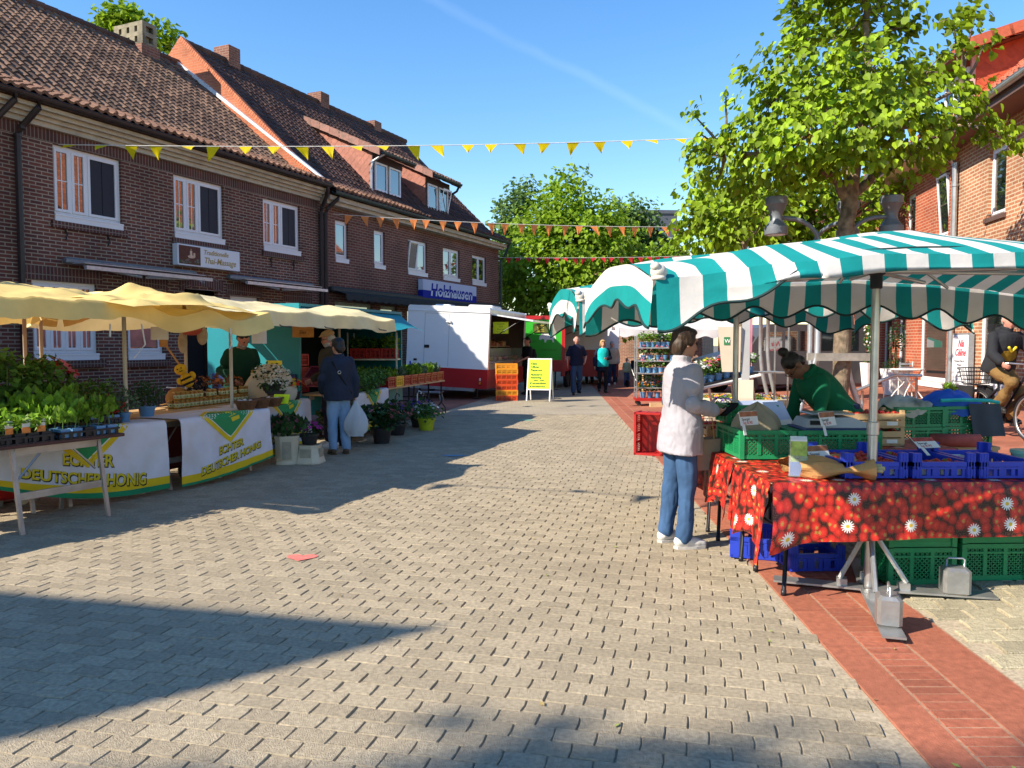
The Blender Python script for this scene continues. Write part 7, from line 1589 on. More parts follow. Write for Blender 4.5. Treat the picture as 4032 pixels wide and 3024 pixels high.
# the strawberry print
def berry_mat():
    m = bpy.data.materials.new('strawberry_print'); m.use_nodes = True; n = m.node_tree; L = n.links; p = n.nodes['Principled BSDF']; p.inputs['Roughness'].default_value = .42; p.inputs['Specular IOR Level'].default_value = .4
    uv = n.nodes.new('ShaderNodeUVMap').outputs[0]
    def N(op, *a):
        q = n.nodes.new('ShaderNodeMath'); q.operation = op
        for i, v in enumerate(a):
            if isinstance(v, (int, float)): q.inputs[i].default_value = v
            else: L.new(v, q.inputs[i])
        return q.outputs[0]
    def V(op, a, b_):
        q = n.nodes.new('ShaderNodeVectorMath'); q.operation = op; L.new(a, q.inputs[0])
        if isinstance(b_, tuple): q.inputs[1].default_value = b_
        else: L.new(b_, q.inputs[1])
        return q
    nz_ = n.nodes.new('ShaderNodeTexNoise'); nz_.inputs['Scale'].default_value = 14; L.new(uv, nz_.inputs['Vector'])
    w_ = V('ADD', uv, V('MULTIPLY', nz_.outputs['Color'], (.02,.02,0)).outputs[0]).outputs[0]
    sc_ = V('MULTIPLY', w_, (20,17,1)).outputs[0]
    v1 = n.nodes.new('ShaderNodeTexVoronoi'); v1.voronoi_dimensions = '2D'; v1.inputs['Scale'].default_value = 1; L.new(sc_, v1.inputs['Vector'])
    v2 = n.nodes.new('ShaderNodeTexVoronoi'); v2.voronoi_dimensions = '2D'; v2.feature = 'DISTANCE_TO_EDGE'; v2.inputs['Scale'].default_value = 1; L.new(sc_, v2.inputs['Vector'])
    rmp = n.nodes.new('ShaderNodeValToRGB'); e = rmp.color_ramp.elements; e[0].position = .0; e[0].color = (.60,.04,.025,1); e[1].position = .72; e[1].color = (.018,.003,.003,1); e.new(.20).color = (.50,.018,.012,1); e.new(.46).color = (.36,.010,.008,1); e.new(.60).color = (.12,.006,.005,1); L.new(v1.outputs['Distance'], rmp.inputs[0])
    sepc = n.nodes.new('ShaderNodeSeparateColor'); L.new(v1.outputs['Color'], sepc.inputs[0])
    var = n.nodes.new('ShaderNodeVectorMath'); var.operation = 'SCALE'; L.new(rmp.outputs[0], var.inputs[0]); L.new(N('ADD', N('MULTIPLY', sepc.outputs[0], .7), .62), var.inputs['Scale'])
    # seeds, leaf caps and unripe berries
    sd_ = n.nodes.new('ShaderNodeTexVoronoi'); sd_.voronoi_dimensions = '2D'; sd_.inputs['Scale'].default_value = 120; L.new(uv, sd_.inputs['Vector'])
    mx1 = n.nodes.new('ShaderNodeMixRGB'); mx1.inputs[2].default_value = (.75,.35,.12,1); L.new(N('MULTIPLY', N('LESS_THAN', sd_.outputs['Distance'], .22), .14), mx1.inputs[0]); L.new(var.outputs[0], mx1.inputs[1])
    rel = V('SUBTRACT', sc_, v1.outputs['Position']).outputs[0]; rx = n.nodes.new('ShaderNodeSeparateXYZ'); L.new(rel, rx.inputs[0])
    ofx = N('MULTIPLY', N('SUBTRACT', sepc.outputs[1], .5), .7); ofy = N('MULTIPLY', N('SUBTRACT', sepc.outputs[2], .4), .6)
    ax, ay = N('SUBTRACT', rx.outputs[0], ofx), N('SUBTRACT', rx.outputs[1], ofy); th = N('ARCTAN2', ay, ax); rad = N('SQRT', N('ADD', N('MULTIPLY', ax, ax), N('MULTIPLY', ay, ay)))
    cap = N('MULTIPLY', N('LESS_THAN', rad, N('ADD', .13, N('MULTIPLY', .10, N('COSINE', N('MULTIPLY', th, 7))))), N('GREATER_THAN', sepc.outputs[0], .52))
    mx2 = n.nodes.new('ShaderNodeMixRGB'); mx2.inputs[2].default_value = (.27,.33,.06,1); L.new(N('MULTIPLY', cap, .85), mx2.inputs[0]); L.new(mx1.outputs[0], mx2.inputs[1])
    # daisies
    ds_ = V('MULTIPLY', uv, (5.2,5.2,1)).outputs[0]; v3 = n.nodes.new('ShaderNodeTexVoronoi'); v3.voronoi_dimensions = '2D'; v3.inputs['Scale'].default_value = 1; v3.inputs['Randomness'].default_value = .8; L.new(ds_, v3.inputs['Vector'])
    r3 = V('SUBTRACT', ds_, v3.outputs['Position']).outputs[0]; s3 = n.nodes.new('ShaderNodeSeparateXYZ'); L.new(r3, s3.inputs[0]); th3 = N('ARCTAN2', s3.outputs[1], s3.outputs[0]); c3 = n.nodes.new('ShaderNodeSeparateColor'); L.new(v3.outputs['Color'], c3.inputs[0])
    on = N('GREATER_THAN', c3.outputs[0], .50); pet = N('MULTIPLY', N('LESS_THAN', v3.outputs['Distance'], N('ADD', .165, N('MULTIPLY', .05, N('COSINE', N('MULTIPLY', th3, 15))))), on)
    mx3 = n.nodes.new('ShaderNodeMixRGB'); mx3.inputs[2].default_value = (.70,.69,.63,1); L.new(pet, mx3.inputs[0]); L.new(mx2.outputs[0], mx3.inputs[1])
    mx4 = n.nodes.new('ShaderNodeMixRGB'); mx4.inputs[2].default_value = (.62,.40,.02,1); L.new(N('MULTIPLY', N('LESS_THAN', v3.outputs['Distance'], .058), on), mx4.inputs[0]); L.new(mx3.outputs[0], mx4.inputs[1])
    L.new(mx4.outputs[0], p.inputs['Base Color']); return m
M_berry = berry_mat()
def oilcloth(label, loc, rz, L, D, zt, front, left, seed, right=0, folds=True):
    """cloth over a table: top, front drop and left end drop, one surface with a gathered corner"""
    o = thing('oilcloth', label, 'tablecloth', loc, rz, 'strawberry print cloths'); b = MB()
    dr = front if callable(front) else (lambda u: front)
    b.grid(lambda u, v: Vector((-L+L*u, D*v, zt+.004+.003*mnoise.noise(Vector((u*6,v*3,seed))))), 30, 8, uvs=lambda u, v: (-L+L*u, D*v))
    def fr(u, v):
        x = -L+L*u; s = v*dr(u); w_ = math.sin(x*8+seed)*.011*v+math.sin(x*19+seed)*.005*v
        cor = math.exp(-((u)/.06)**2)*v
        return Vector((x-.05*cor*v, -.006-.012*min(1,v*6)-w_-.015*v-.10*cor*math.sin(v*2.2), zt+.004-s-.05*cor*v))
    b.grid(fr, 80, 18, uvs=lambda u, v: (-L+L*u, -v*dr(u)))
    if left:
        def lf(u, v):
            y = D*u; g = math.sin(u*15+seed)*.035*v+math.sin(u*6)*.02*v; cor = math.exp(-((u)/.10)**2)*v
            return Vector((-L-.006-.012*min(1,v*6)-abs(g)-.02*v-.04*cor, y-.07*cor, zt+.004-v*left*(1+.10*math.sin(u*9+seed))-.05*cor*v))
        b.grid(lf, 50, 16, uvs=lambda u, v: (-L-v*left, D*u))
    if right: b.grid(lambda u, v: Vector((.01+.02*v, D*u, zt+.004-v*right)), 10, 8, uvs=lambda u, v: (v*right, D*u))
    b.build('cloth', M_berry, o, smooth='all'); return o
trestle('black legged folding table under the nearest strawberry cloth', (3.62,4.66,0), R(1), 2.05, .68, .715, M_blacksteel, M_wood, 'bent', xs=(-.42,-1.90), group='folding tables of the strawberry stall')
oilcloth('nearest strawberry and daisy cloth with gathered left corner, blue crates on it', (3.64,4.645,0), R(1), 2.08, .70, .717, lambda u: .365-.06*u, .40, 1)
trestle('folding table under the green crates beside the woman in white', (2.70,5.40,0), R(1), 1.12, .74, .715, M_blacksteel, M_wood, 'bent', xs=(-.1,-1.02), group='folding tables of the strawberry stall')
oilcloth('strawberry cloth under the green crates, stretched along the left side', (2.71,5.39,0), R(1), 1.15, .77, .717, .12, .34, 2)
trestle('folding table at the far left end of the strawberry stall behind the woman', (2.18,6.25,0), R(1), .6, 1.05, .715, M_blacksteel, M_wood, 'bent', xs=(-.08,-.52), group='folding tables of the strawberry stall')
oilcloth('strawberry cloth at the far left end behind the woman in white', (2.19,6.24,0), R(1), .62, 1.07, .717, .1, .22, 3)
trestle('folding table behind the seller under the wooden strawberry boxes', (3.55,6.15,0), R(4), .95, .6, .715, M_blacksteel, M_wood, 'bent', xs=(-.1,-.85), group='folding tables of the strawberry stall')
oilcloth('strawberry cloth hanging below the wooden boxes behind the steel pole', (3.56,6.14,0), R(4), .97, .62, .717, .24, .2, 4)
# low blue crates of strawberries
M_fruit = mat('strawberry', (.42,.018,.012), .32, noise=(60,.25), spec=.5, bump=(120,.4)); M_cap = mat('berry_cap', (.12,.22,.03), .6, noise=False); M_punnet = mat('punnet', (.60,.60,.58), .35, noise=False)
bm_ = MB(); bm_.lathe([(0,-.024),(.006,-.021),(.0125,-.012),(.0165,0),(.0165,.007),(.012,.013),(0,.0145)], n=10)
for k in range(5): a = k*1.257; bm_.face([(0,0,.0152),(.007*math.cos(a-.5),.007*math.sin(a-.5),.0160),(.015*math.cos(a),.015*math.sin(a),.0135),(.007*math.cos(a+.5),.007*math.sin(a+.5),.0160)], 1)
BERRY = bm_.mesh('strawberry', [M_fruit, M_cap], smooth=True); NB = [0]; q_ = random.Random(77)
def berries(cx, cy, z, hx, hy, n, rz, lab, grp):
    for k in range(n):
        o = bpy.data.objects.new('strawberry', BERRY); COL.objects.link(o); x, y = q_.uniform(-hx,hx), q_.uniform(-hy,hy)
        o.location = (cx+x*math.cos(rz)-y*math.sin(rz), cy+x*math.sin(rz)+y*math.cos(rz), z+q_.uniform(0,.018)); o.rotation_euler = (q_.uniform(-2.2,2.2), q_.uniform(-2.2,2.2), q_.uniform(0,6)); s = q_.uniform(.95,1.35); o.scale = (s,s,s); tag(o, lab, 'strawberry', grp); NB[0] += 1
for k, (x, y, l, nb) in enumerate(((2.235,5.0,'left blue crate of strawberry punnets behind the steel pole',58),(2.65,5.0,'middle blue crate, half empty, with a few strawberry punnets',34),(3.06,5.0,'right blue crate with almost empty punnets',0))):
    crate(l, (x,y,.728), R(1), .39, .57, .10, 'low', P_blue, 'low blue crates on the nearest cloth')
    for i in range(2):
        for j in range(3):
            if k == 1 and i == 1 and j > 0: continue
            if k == 2 and not (i == 0 and j == 2): continue
            px, py = x-.088+i*.176, y-.17+j*.17; b = MB(); b.idx([(sx*.072,sy*.062,0) for sx, sy in ((-1,-1),(1,-1),(1,1),(-1,1))]+[(sx*.082,sy*.072,.06) for sx, sy in ((-1,-1),(1,-1),(1,1),(-1,1))],[(3,2,1,0),(0,1,5,4),(1,2,6,5),(2,3,7,6),(3,0,4,7)]); o = b.build('punnet', M_punnet, loc=(px,py,.742)); tag(o, 'white punnet in the %s' % ('left blue crate','middle blue crate','right blue crate')[k], 'punnet', 'punnets in the low blue crates')
            n_ = 12 if k == 0 else (11 if k == 1 else 0); berries(px, py, .795, .062, .052, n_, 0, 'ripe strawberry in a punnet of the %s' % ('left blue crate','middle blue crate','right blue crate')[k], 'strawberries on the stall')
# wooden boxes of strawberries behind
def wood_box(label, loc, rz, w_=.5, d=.32, h=.12):
    o = bpy.data.objects.new('wooden_box', None); bpy.data.objects.remove(o); b = MB(); b.b2((-w_/2,-d/2,0),(w_/2,d/2,.008))
    for s in (-1,1):
        for z in (.012,.07): b.b2((-w_/2,s*d/2-.004,z),(w_/2,s*d/2+.004,z+.048)); b.b2((s*w_/2-.004,-d/2,z),(s*w_/2+.004,d/2,z+.048))
        for t_ in (-1,1): b.box((s*(w_/2-.015),t_*(d/2-.015),h/2+.012),(.03,.03,h+.024))
    b.b2((.10,-d/2-.0065,.022),(.19,-d/2-.0042,.052), 1)
    o = b.build('wooden_box', [M_wood, M_paper], loc=loc, rz=rz); return tag(o, label, 'wooden box', 'wooden strawberry boxes')
for k, (x, y, z, l) in enumerate(((2.93,6.4,.727,'lower wooden strawberry box right of the steel pole'),(2.93,6.4,.872,'upper wooden strawberry box right of the steel pole'),(1.86,6.55,.727,'wooden strawberry box behind the green crates beside the rear pole'),(1.86,6.95,.727,'wooden strawberry box farthest back behind the woman'),(2.45,7.35,.727,'wooden strawberry box left of the seller\'s head'))):
    if k == 4: continue
    wood_box(l, (x,y,z), R(3)); (berries(x, y, z+.10, .22, .13, 46 if k != 0 else 14, R(3), 'ripe strawberry in the %s' % l.split(' strawberry box')[0]+' box '+l.split('box ')[1], 'strawberries on the stall'))
# green crates with potatoes, a cloth bag, leaflets, scale, tags
gl = 'bright green crate on the stall, '
crate(gl+'nearest the woman in white', (1.82,5.78,.732), R(1), .4, .6, .205, 'diamond', P_green, 'green crates on the stall')
crate(gl+'right half below the shop scale', (2.335,5.68,.732), R(1), .6, .4, .205, 'diamond', P_green, 'green crates on the stall')
crate(gl+'behind the first, holding the cloth bag', (1.86,6.10+.02,.94), R(2), .4, .3, .14, 'slots', P_green, 'green crates on the stall')
M_pot = mat('potato', (.42,.30,.13), .85, noise=(20,.2)); pb = MB(); pb.sph((0,0,0),(.038,.027,.024),10,7); POT = pb.mesh('potato', [M_pot], smooth='all')
for k in range(44):
    o = bpy.data.objects.new('potato', POT); COL.objects.link(o); s_ = k % 2; o.location = ((1.82+q_.uniform(-.15,.15)) if s_ else 2.335+q_.uniform(-.25,.25), (5.78+q_.uniform(-.25,.1)) if s_ else 5.68+q_.uniform(-.15,.15), .87+q_.uniform(0,.03)); o.rotation_euler = (q_.uniform(0,3),q_.uniform(0,3),q_.uniform(0,3)); tag(o, 'pale potato lying in the %s bright green crate' % ('left','right')[1-s_], 'potato', 'potatoes in the green crates')
for x, y, w_, d_ in ((1.82,5.78,.36,.56),(2.335,5.68,.56,.36)):
    b = MB(); b.rbox((0,0,.06),(w_,d_,.11),.02); o = b.build('potato_sack', mat('sack_net', (.30,.22,.10), .9, noise=(18,.3)), loc=(x,y,.748), rz=R(1)); tag(o, 'netted potato fill in the %s green crate' % ('left' if x < 2 else 'right'), 'sack')
cbg = MB(); cbg.grid(lambda u, v: (lambda a, r: (r*1.5*math.cos(a), r*.8*math.sin(a), .20*(v**.7)+.03*math.sin(3*a)*v))(2*math.pi*u, .115*(1-v**2.2)+.02*math.sin(5*2*math.pi*u)*(1-v)), 32, 12); o = cbg.build('cloth_bag', mat('linen_bag', (.30,.25,.17), .95, noise=(6,.15), bump=(12,.7)), loc=(1.82,5.72,.90), smooth='all'); tag(o, 'slumped brown linen bag in the green crate by the woman', 'bag')
for k, (x, y, rz, l) in enumerate(((1.93,5.98,.35,'pale blue leaflet leaning in the green crate, left of the three'),(2.03,5.96,.2,'pale blue leaflet leaning in the green crate, middle of the three'),(2.09,5.86,.5,'blue and white leaflet nearest the scale'))):
    b = MB(); b.b2((-.085,0,0),(.085,.004,.20),0); b.b2((-.085,-.0012,.0),(.085,-.0004,.07),1); o = b.build('leaflet', [mat('leaflet_blue', (.42,.50,.72), .6, noise=(6,.06)), M_paper], loc=(x,y,.90)); o.rotation_euler = (-.6,0,rz); o.scale = (1.25,1,1.25); tag(o, l, 'leaflet', 'leaflets in the green crate')
sc_o = thing('shop_scale', 'grey shop scale on the right green crate in front of the seller', 'scale', (2.38,5.74,.945), R(-2)); b = MB(); b.idx([(-.24,-.15,0),(.24,-.15,0),(.24,.17,0),(-.24,.17,0),(-.21,-.13,.06),(.10,-.12,.075),(.10,.15,.075),(-.21,.15,.06),(.22,-.12,.03),(.22,.15,.03)],[(3,2,1,0),(0,1,8,5,4),(4,5,6,7),(5,8,9,6),(1,2,9,8),(2,3,7,6,9),(3,0,4,7)]); b.build('body', mat('scale_grey', (.36,.38,.40), .4, noise=(4,.06)), sc_o); b = MB(); b.rbox((-.03,.01,.095),(.32,.24,.014),.005); b.tube([(-.03,.01,.06),(-.03,.01,.095)],.03,8); b.build('pan', M_steel, sc_o); b = MB(); b.b2((-.205,-.1455,.02),(-.08,-.140,.05)); b.build('display', P_black, sc_o)
b = MB(); b.rbox((0,0,.012),(.55,.38,.022),.008); o = b.build('plastic_tray', plastic('navy_plastic', (.015,.03,.12)), loc=(2.38,5.72,.938-.018), rz=R(1)); tag(o, 'flat dark blue tray between the scale and the green crate', 'tray')
def price_tag(label, loc, rz, tilt, col):
    o = thing('price_tag', label, 'price tag', loc, 0, 'white price tags on clips', rot=(tilt,0,rz)); b = MB(); b.b2((-.085,0,0),(.085,.004,.10),0); b.b2((-.084,-.0012,.062),(.084,-.0004,.098),1); b.build('card', [M_paper, col], o); text('Spargel', .026, M_ink, o, (-.07,-.0012,.035), extrude=.0004); text('kg 8,90', .030, mat('price_red', (.5,.05,.04), .6, noise=False), o, (-.06,-.0012,.008), extrude=.0004); c = MB(); c.b2((-.07,.001,-.07),(-.045,.005,.0)); c.build('clip', P_white, o)
M_tagcol = mat('tag_brown', (.35,.13,.06), .6, noise=(20,.4))
price_tag('price tag clipped to the corner of the left green crate', (1.70,5.50,.975), R(28), -.25, M_tagcol); price_tag('price tag in front of the shop scale', (2.25,5.46,.975), R(32), -.3, M_tagcol); price_tag('price tag standing among the kraft paper bags', (2.0,4.98,.80), R(20), -.4, M_tagcol); price_tag('price tag lying back across the middle blue crate', (2.80,5.15,.86), R(14), -.95, mat('tag_red', (.36,.06,.05), .6, noise=(30,.5)))
fh = thing('flyer_holder', 'clear acrylic stand of blue and green flyers on the strawberry cloth', 'flyer holder', (1.80,4.83,.725), R(-16)); b = MB(); b.b2((-.055,-.03,0),(.055,-.027,.13)); b.b2((-.055,.02,0),(.055,.023,.22)); b.b2((-.055,-.03,0),(-.052,.023,.13)); b.b2((.052,-.03,0),(.055,.023,.13)); b.b2((-.06,-.04,0),(.06,.03,.004)); b.build('holder', MATS['clear_glass'], fh)
for k in range(7): b = MB(); y = -.024+k*.006; z = .005+.003*k; b.b2((-.049,y,z),(.049,y+.004,z+.225),0); b.b2((-.049,y-.0006,z),(.049,y-.0001,z+.085),1); b.b2((-.049,y-.0006,z+.0851),(.049,y-.0001,z+.215),2); b.build('flyer', [M_paper, mat('flyer_blue', (.03,.14,.50), .5), mat('flyer_green', (.30,.42,.08), .5, noise=(25,.5))], fh)
for k, (x, y, rz, l) in enumerate(((1.98,4.98,.3,'kraft paper bag spilling pale asparagus, back one'),(2.02,4.80,-.2,'kraft paper bag lying open at the table edge'))):
    o = thing('paper_bag', l, 'paper bag', (x,y,.727), rz, 'kraft paper bags on the strawberry cloth'); o.scale = (1.45,)*3; b = MB(); b.grid(lambda u, v: (lambda a: ((-.15+.30*v), (.075+.018*math.sin(v*9))*math.cos(a)*(1+.12*math.sin(3*a+v*8)), .035+(.034+.012*math.sin(v*7))*math.sin(a)*(1+.2*math.sin(5*a+v*5))))(2*math.pi*u), 26, 14); b.build('bag', M_kraft, o); f = MB()
    for j in range(9): f.tube([(.08,-.04+.011*j,.04+.008*(j % 3)),(.18+.01*(j % 2),-.05+.012*j,.035+.01*(j % 3))],.009,6)
    f.build('asparagus', mat('asparagus', (.55,.46,.24), .6), o, smooth='all')
# under and behind the stall
for k, (x, y, z, l) in enumerate(((2.62,5.06,.0,'lower green crate of the left stack under the table'),(2.62,5.06,.245,'upper green crate of the left stack under the table'),(3.10,5.08,.0,'lower green crate of the right stack under the table'),(3.10,5.08,.245,'upper green crate of the right stack under the table'))):
    crate(l, (x,y,z+gz(x,y)+.004), R(2), .44, .36, .24, 'diamond' if k % 2 == 0 else 'solid', P_green, 'green crates under the table')
crate('blue crate under the left end of the nearest table, farther one', (1.86,5.75,.004), R(70), .55, .38, .15, 'low', P_blue, 'blue crates under the table'); crate('blue crate under the left end of the nearest table, nearer one', (2.08,5.35,.004), R(2), .38, .3, .12, 'low', P_blue, 'blue crates under the table')
crate('empty red crate standing on end on the paving left of the woman', (2.02,11.0,.302), 0, .6, .4, .3, 'slots', P_red, rot=(R(90),R(90),R(-25)))
b = MB()
for k in range(4): b.b2((-.55,-.3+k*.16,.50),(.55,-.18+k*.16,.53))
for x in (-.5,.5):
    for y in (-.25,.25): b.b2((x-.03,y-.03,0),(x+.03,y+.03,.5))
for x in (-.5,.5): b.b2((x-.03,-.3,.46),(x+.03,.3,.499))
o = b.build('pallet_bench', M_wood, loc=(4.0,7.45,gz(4,7.45)), rz=R(6)); tag(o, 'low wooden pallet bench carrying green crates behind the stall', 'bench')
zz = gz(4,7.45)+.532
for k, (x, y, z, l) in enumerate(((3.78,7.35,0,'lower green crate on the pallet bench, left stack'),(3.78,7.35,.19,'upper green crate on the pallet bench, left stack'),(4.28,7.45,0,'lower green crate on the pallet bench, right stack'),(4.28,7.45,.19,'upper green crate on the pallet bench, right stack'))): crate(l, (x,y,zz+z), R(6), .48, .4, .185, 'diamond', P_green, 'green crates on the pallet bench')
def heap(name, label, loc, rx, ry, rz_, m, seed, cat):
    b = MB(); b.grid(lambda u, v: (lambda a, r: (rx*r*math.cos(a), ry*r*math.sin(a), rz_*(1-r**2.4)+.025*mnoise.noise(Vector((3*r*math.cos(a), 3*r*math.sin(a), seed)))*2-.05*max(0,r-.85)/.15*(1+math.sin(a*3))))(2*math.pi*u, v), 40, 12); o = b.build(name, m, loc=loc, smooth='all'); return tag(o, label, cat)
heap('folded_coat', 'cream and green folded coat on the left stack of green crates', (3.72,7.33,zz+.375), .26, .2, .09, mat('coat_cream', (.50,.44,.32), .9, stain=(4,(.05,.07,.04),1.0), noise=(5,.2)), 1, 'coat'); heap('blue_bag', 'bright blue bag with turquoise strap on the right stack of green crates', (4.22,7.45,zz+.375), .30, .22, .13, mat('bag_blue', (.02,.09,.36), .7, noise=(5,.2), bump=(8,.6)), 2, 'bag')
b = MB(); b.tube([(-.2,-.22,.05),(0,-.24,.06),(.25,-.2,.05),(.36,-.2,.03)],.018,6); o = b.build('strap', mat('turquoise_strap', (.03,.42,.36), .7), loc=(4.22,7.45,zz+.38)); tag(o, 'turquoise strap trailing over the blue bag', 'strap')
b = MB(); b.grid(lambda u, v: (.18+.30*u+.03*v, -.21-.05*v+.012*math.sin(u*9), .04-.30*v), 14, 8); o = b.build('dark_cloth', mat('slate_cloth', (.05,.055,.06), .8, noise=(5,.15)), loc=(4.10,7.44,zz+.36), smooth='all'); tag(o, 'dark grey cloth hanging over the right green crates', 'cloth')
b = MB(); b.lathe([(0,-.22),(.03,-.22),(.06,-.215),(.062,.215),(.03,.22),(0,.22)],n=16,M=Matrix.Rotation(R(90),3,'Y')); o = b.build('rolled_mat', mat('red_roll', (.36,.07,.05), .8, noise=(8,.3)), loc=(4.1,7.13,gz(4,7.1)+.60), smooth='all'); o.rotation_euler = (0,0,R(-12)); tag(o, 'rolled red mat lying at the edge of the pallet bench', 'rolled mat')
o = thing('plastic_tub', 'pale green plastic tub at the right end of the nearest table', 'tub', (3.42,5.12,.727)); b = MB(); b.lathe([(0,0),(.07,0),(.085,.10),(.09,.10),(.09,.115),(.08,.115),(.075,.01),(0,.01)],n=18); b.build('tub', plastic('mint_plastic', (.22,.45,.36)), o, smooth=True); b = MB(); b.lathe([(.09,.1155),(.09,.122),(0,.124)],n=18); b.build('lid', MATS['mint_plastic'], o)
# ================================================================ PEOPLE, BICYCLE, BUNTING
def skin_m(name, c): return mat(name, c, .5, noise=(9,.08), spec=.35)
SK_light = skin_m('fair_skin', (.50,.27,.19)); SK_red = skin_m('ruddy_skin', (.47,.22,.16)); SK_tan = skin_m('tan_skin', (.22,.105,.065))
def fabric(name, c, b=(9,.45), n=(6,.10)): return mat(name, c, .85, noise=n, bump=b, spec=.2)
M_jean = fabric('blue_denim', (.040,.088,.18), n=(5,.25)); M_jeanL = fabric('pale_denim', (.22,.34,.50), n=(4,.2)); M_jeanD = fabric('dark_denim', (.025,.04,.09)); M_navy = fabric('navy_cloth', (.012,.015,.035)); M_blackc = fabric('black_cloth', (.012,.012,.014))
M_hairB = mat('brown_hair', (.045,.026,.016), .5, noise=(30,.35), bump=(40,.8,(1,1,.25)), spec=.45); M_hairK = mat('black_hair', (.010,.008,.008), .45, noise=(30,.3), bump=(40,.6,(1,1,.25)), spec=.5); M_hairG = mat('grey_hair', (.36,.35,.34), .6, noise=(30,.25), bump=(40,.7,(1,1,.3))); M_hairL = mat('blond_hair', (.38,.24,.10), .55, noise=(30,.25), bump=(40,.7,(1,1,.3)))
M_eye = mat('eye_dark', (.012,.009,.008), .15, noise=False); M_lip = mat('lip', (.30,.10,.085), .5, noise=False); M_shoeW = mat('white_shoe', (.60,.58,.54), .6, noise=(14,.12)); M_shoeK = mat('dark_shoe', (.02,.018,.017), .5); M_shoeB = mat('brown_shoe', (.09,.06,.035), .6); M_sole = mat('shoe_sole', (.42,.40,.37), .7); M_frameK = mat('spectacle_frame', (.02,.02,.02), .3, noise=False)
class Blob:
    """overlapping tapered limbs and rings, fused to one smooth continuous surface"""
    def __init__(s): s.b = MB()
    def limb(s, pts, rs, n=10):
        pts = [Vector(p) for p in pts]; s.b.tube(pts, rs, n)
        for p, r in zip(pts, rs): s.b.sph(p, r*.995, n, 6)
        return s
    def loft(s, rings, n=18):
        vs = []; 
        for c, rx, ry, M in rings:
            for j in range(n): a = 2*math.pi*j/n; p = Vector((rx*math.cos(a), ry*math.sin(a), 0)); vs.append((M @ p if M is not None else p)+Vector(c))
        fs = [tuple(reversed(range(n))), tuple(range(len(vs)-n, len(vs)))]
        for k in range(len(rings)-1):
            for j in range(n): fs.append((k*n+j, k*n+(j+1) % n, (k+1)*n+(j+1) % n, (k+1)*n+j))
        s.b.idx(vs, fs); return s
    def ell(s, c, r, M=None): s.b.sph(c, r, 14, 9, 0, M); return s
    def fuse(s, name, m, parent, vox, smooth=3, disp=None):
        me = s.b.mesh('tmp', [m]); o = bpy.data.objects.new('tmp', me)
        r = o.modifiers.new('r', 'REMESH'); r.mode = 'VOXEL'; r.voxel_size = vox; r.use_smooth_shade = True
        k = o.modifiers.new('s', 'SMOOTH'); k.factor = .5; k.iterations = smooth
        me2 = evaluated(o); bpy.data.objects.remove(o); bpy.data.meshes.remove(me)
        if disp:      # folds in the cloth
            amp, fr, st_ = disp; me2.update()
            nn_ = [(v.co.copy(), v.normal.copy()) for v in me2.vertices]
            for v, (c, n_) in zip(me2.vertices, nn_):
                q = Vector((c.x*fr, c.y*fr, c.z*fr*st_)); v.co = c+n_*((mnoise.noise(q)+.5*abs(mnoise.noise(q*2.3)))*amp)
        me2.materials.clear(); me2.materials.append(m); me2.polygons.foreach_set('use_smooth', [True]*len(me2.polygons)); me2.name = name; me2.update()
        q = bpy.data.objects.new(name, me2); COL.objects.link(q); q.parent = parent; return q
TORSO = [(.86,.165,.115),(.92,.172,.122),(1.0,.160,.115),(1.08,.146,.108),(1.18,.155,.115),(1.28,.168,.120),(1.36,.168,.112),(1.41,.140,.092),(1.445,.085,.07)]
def hand(B, wr, fwd, palm, s=1.0, curl=.5, thumb=1):
    """palm, four unequal jointed fingers curling towards the palm side, thumb from the side"""
    f = Vector(fwd).normalized(); n = Vector(palm); n = (n-f*n.dot(f)).normalized(); x = f.cross(n); w_ = Vector(wr)
    M = Matrix((x, n, f)).transposed()
    B.loft([(w_, .024*s, .019*s, M), (w_+f*.035*s, .034*s, .016*s, M), (w_+f*.085*s, .041*s, .014*s, M), (w_+f*.095*s, .036*s, .011*s, M)], 10)
    for k, L in enumerate((.068,.078,.073,.058)):
        b0 = w_+f*.088*s+x*(-.031+.0207*k)*s; d = (f+x*(-.12+.08*k)).normalized(); p = [b0]; a = curl*.6
        for q in (.46,.32,.22):
            dd = d*math.cos(a)+n*math.sin(a); p.append(p[-1]+dd*L*q*s); a += curl*.75
        B.limb(p, [.0093*s,.0088*s,.0082*s,.0072*s], 7)
    t0 = w_+f*.03*s-x*.028*s*thumb; B.limb([t0, t0+(f*.6-x*.75*thumb+n*.25)*.034*s, t0+(f*1.25-x*.9*thumb+n*.55)*.05*s], [.0125*s,.0105*s,.0085*s], 7)
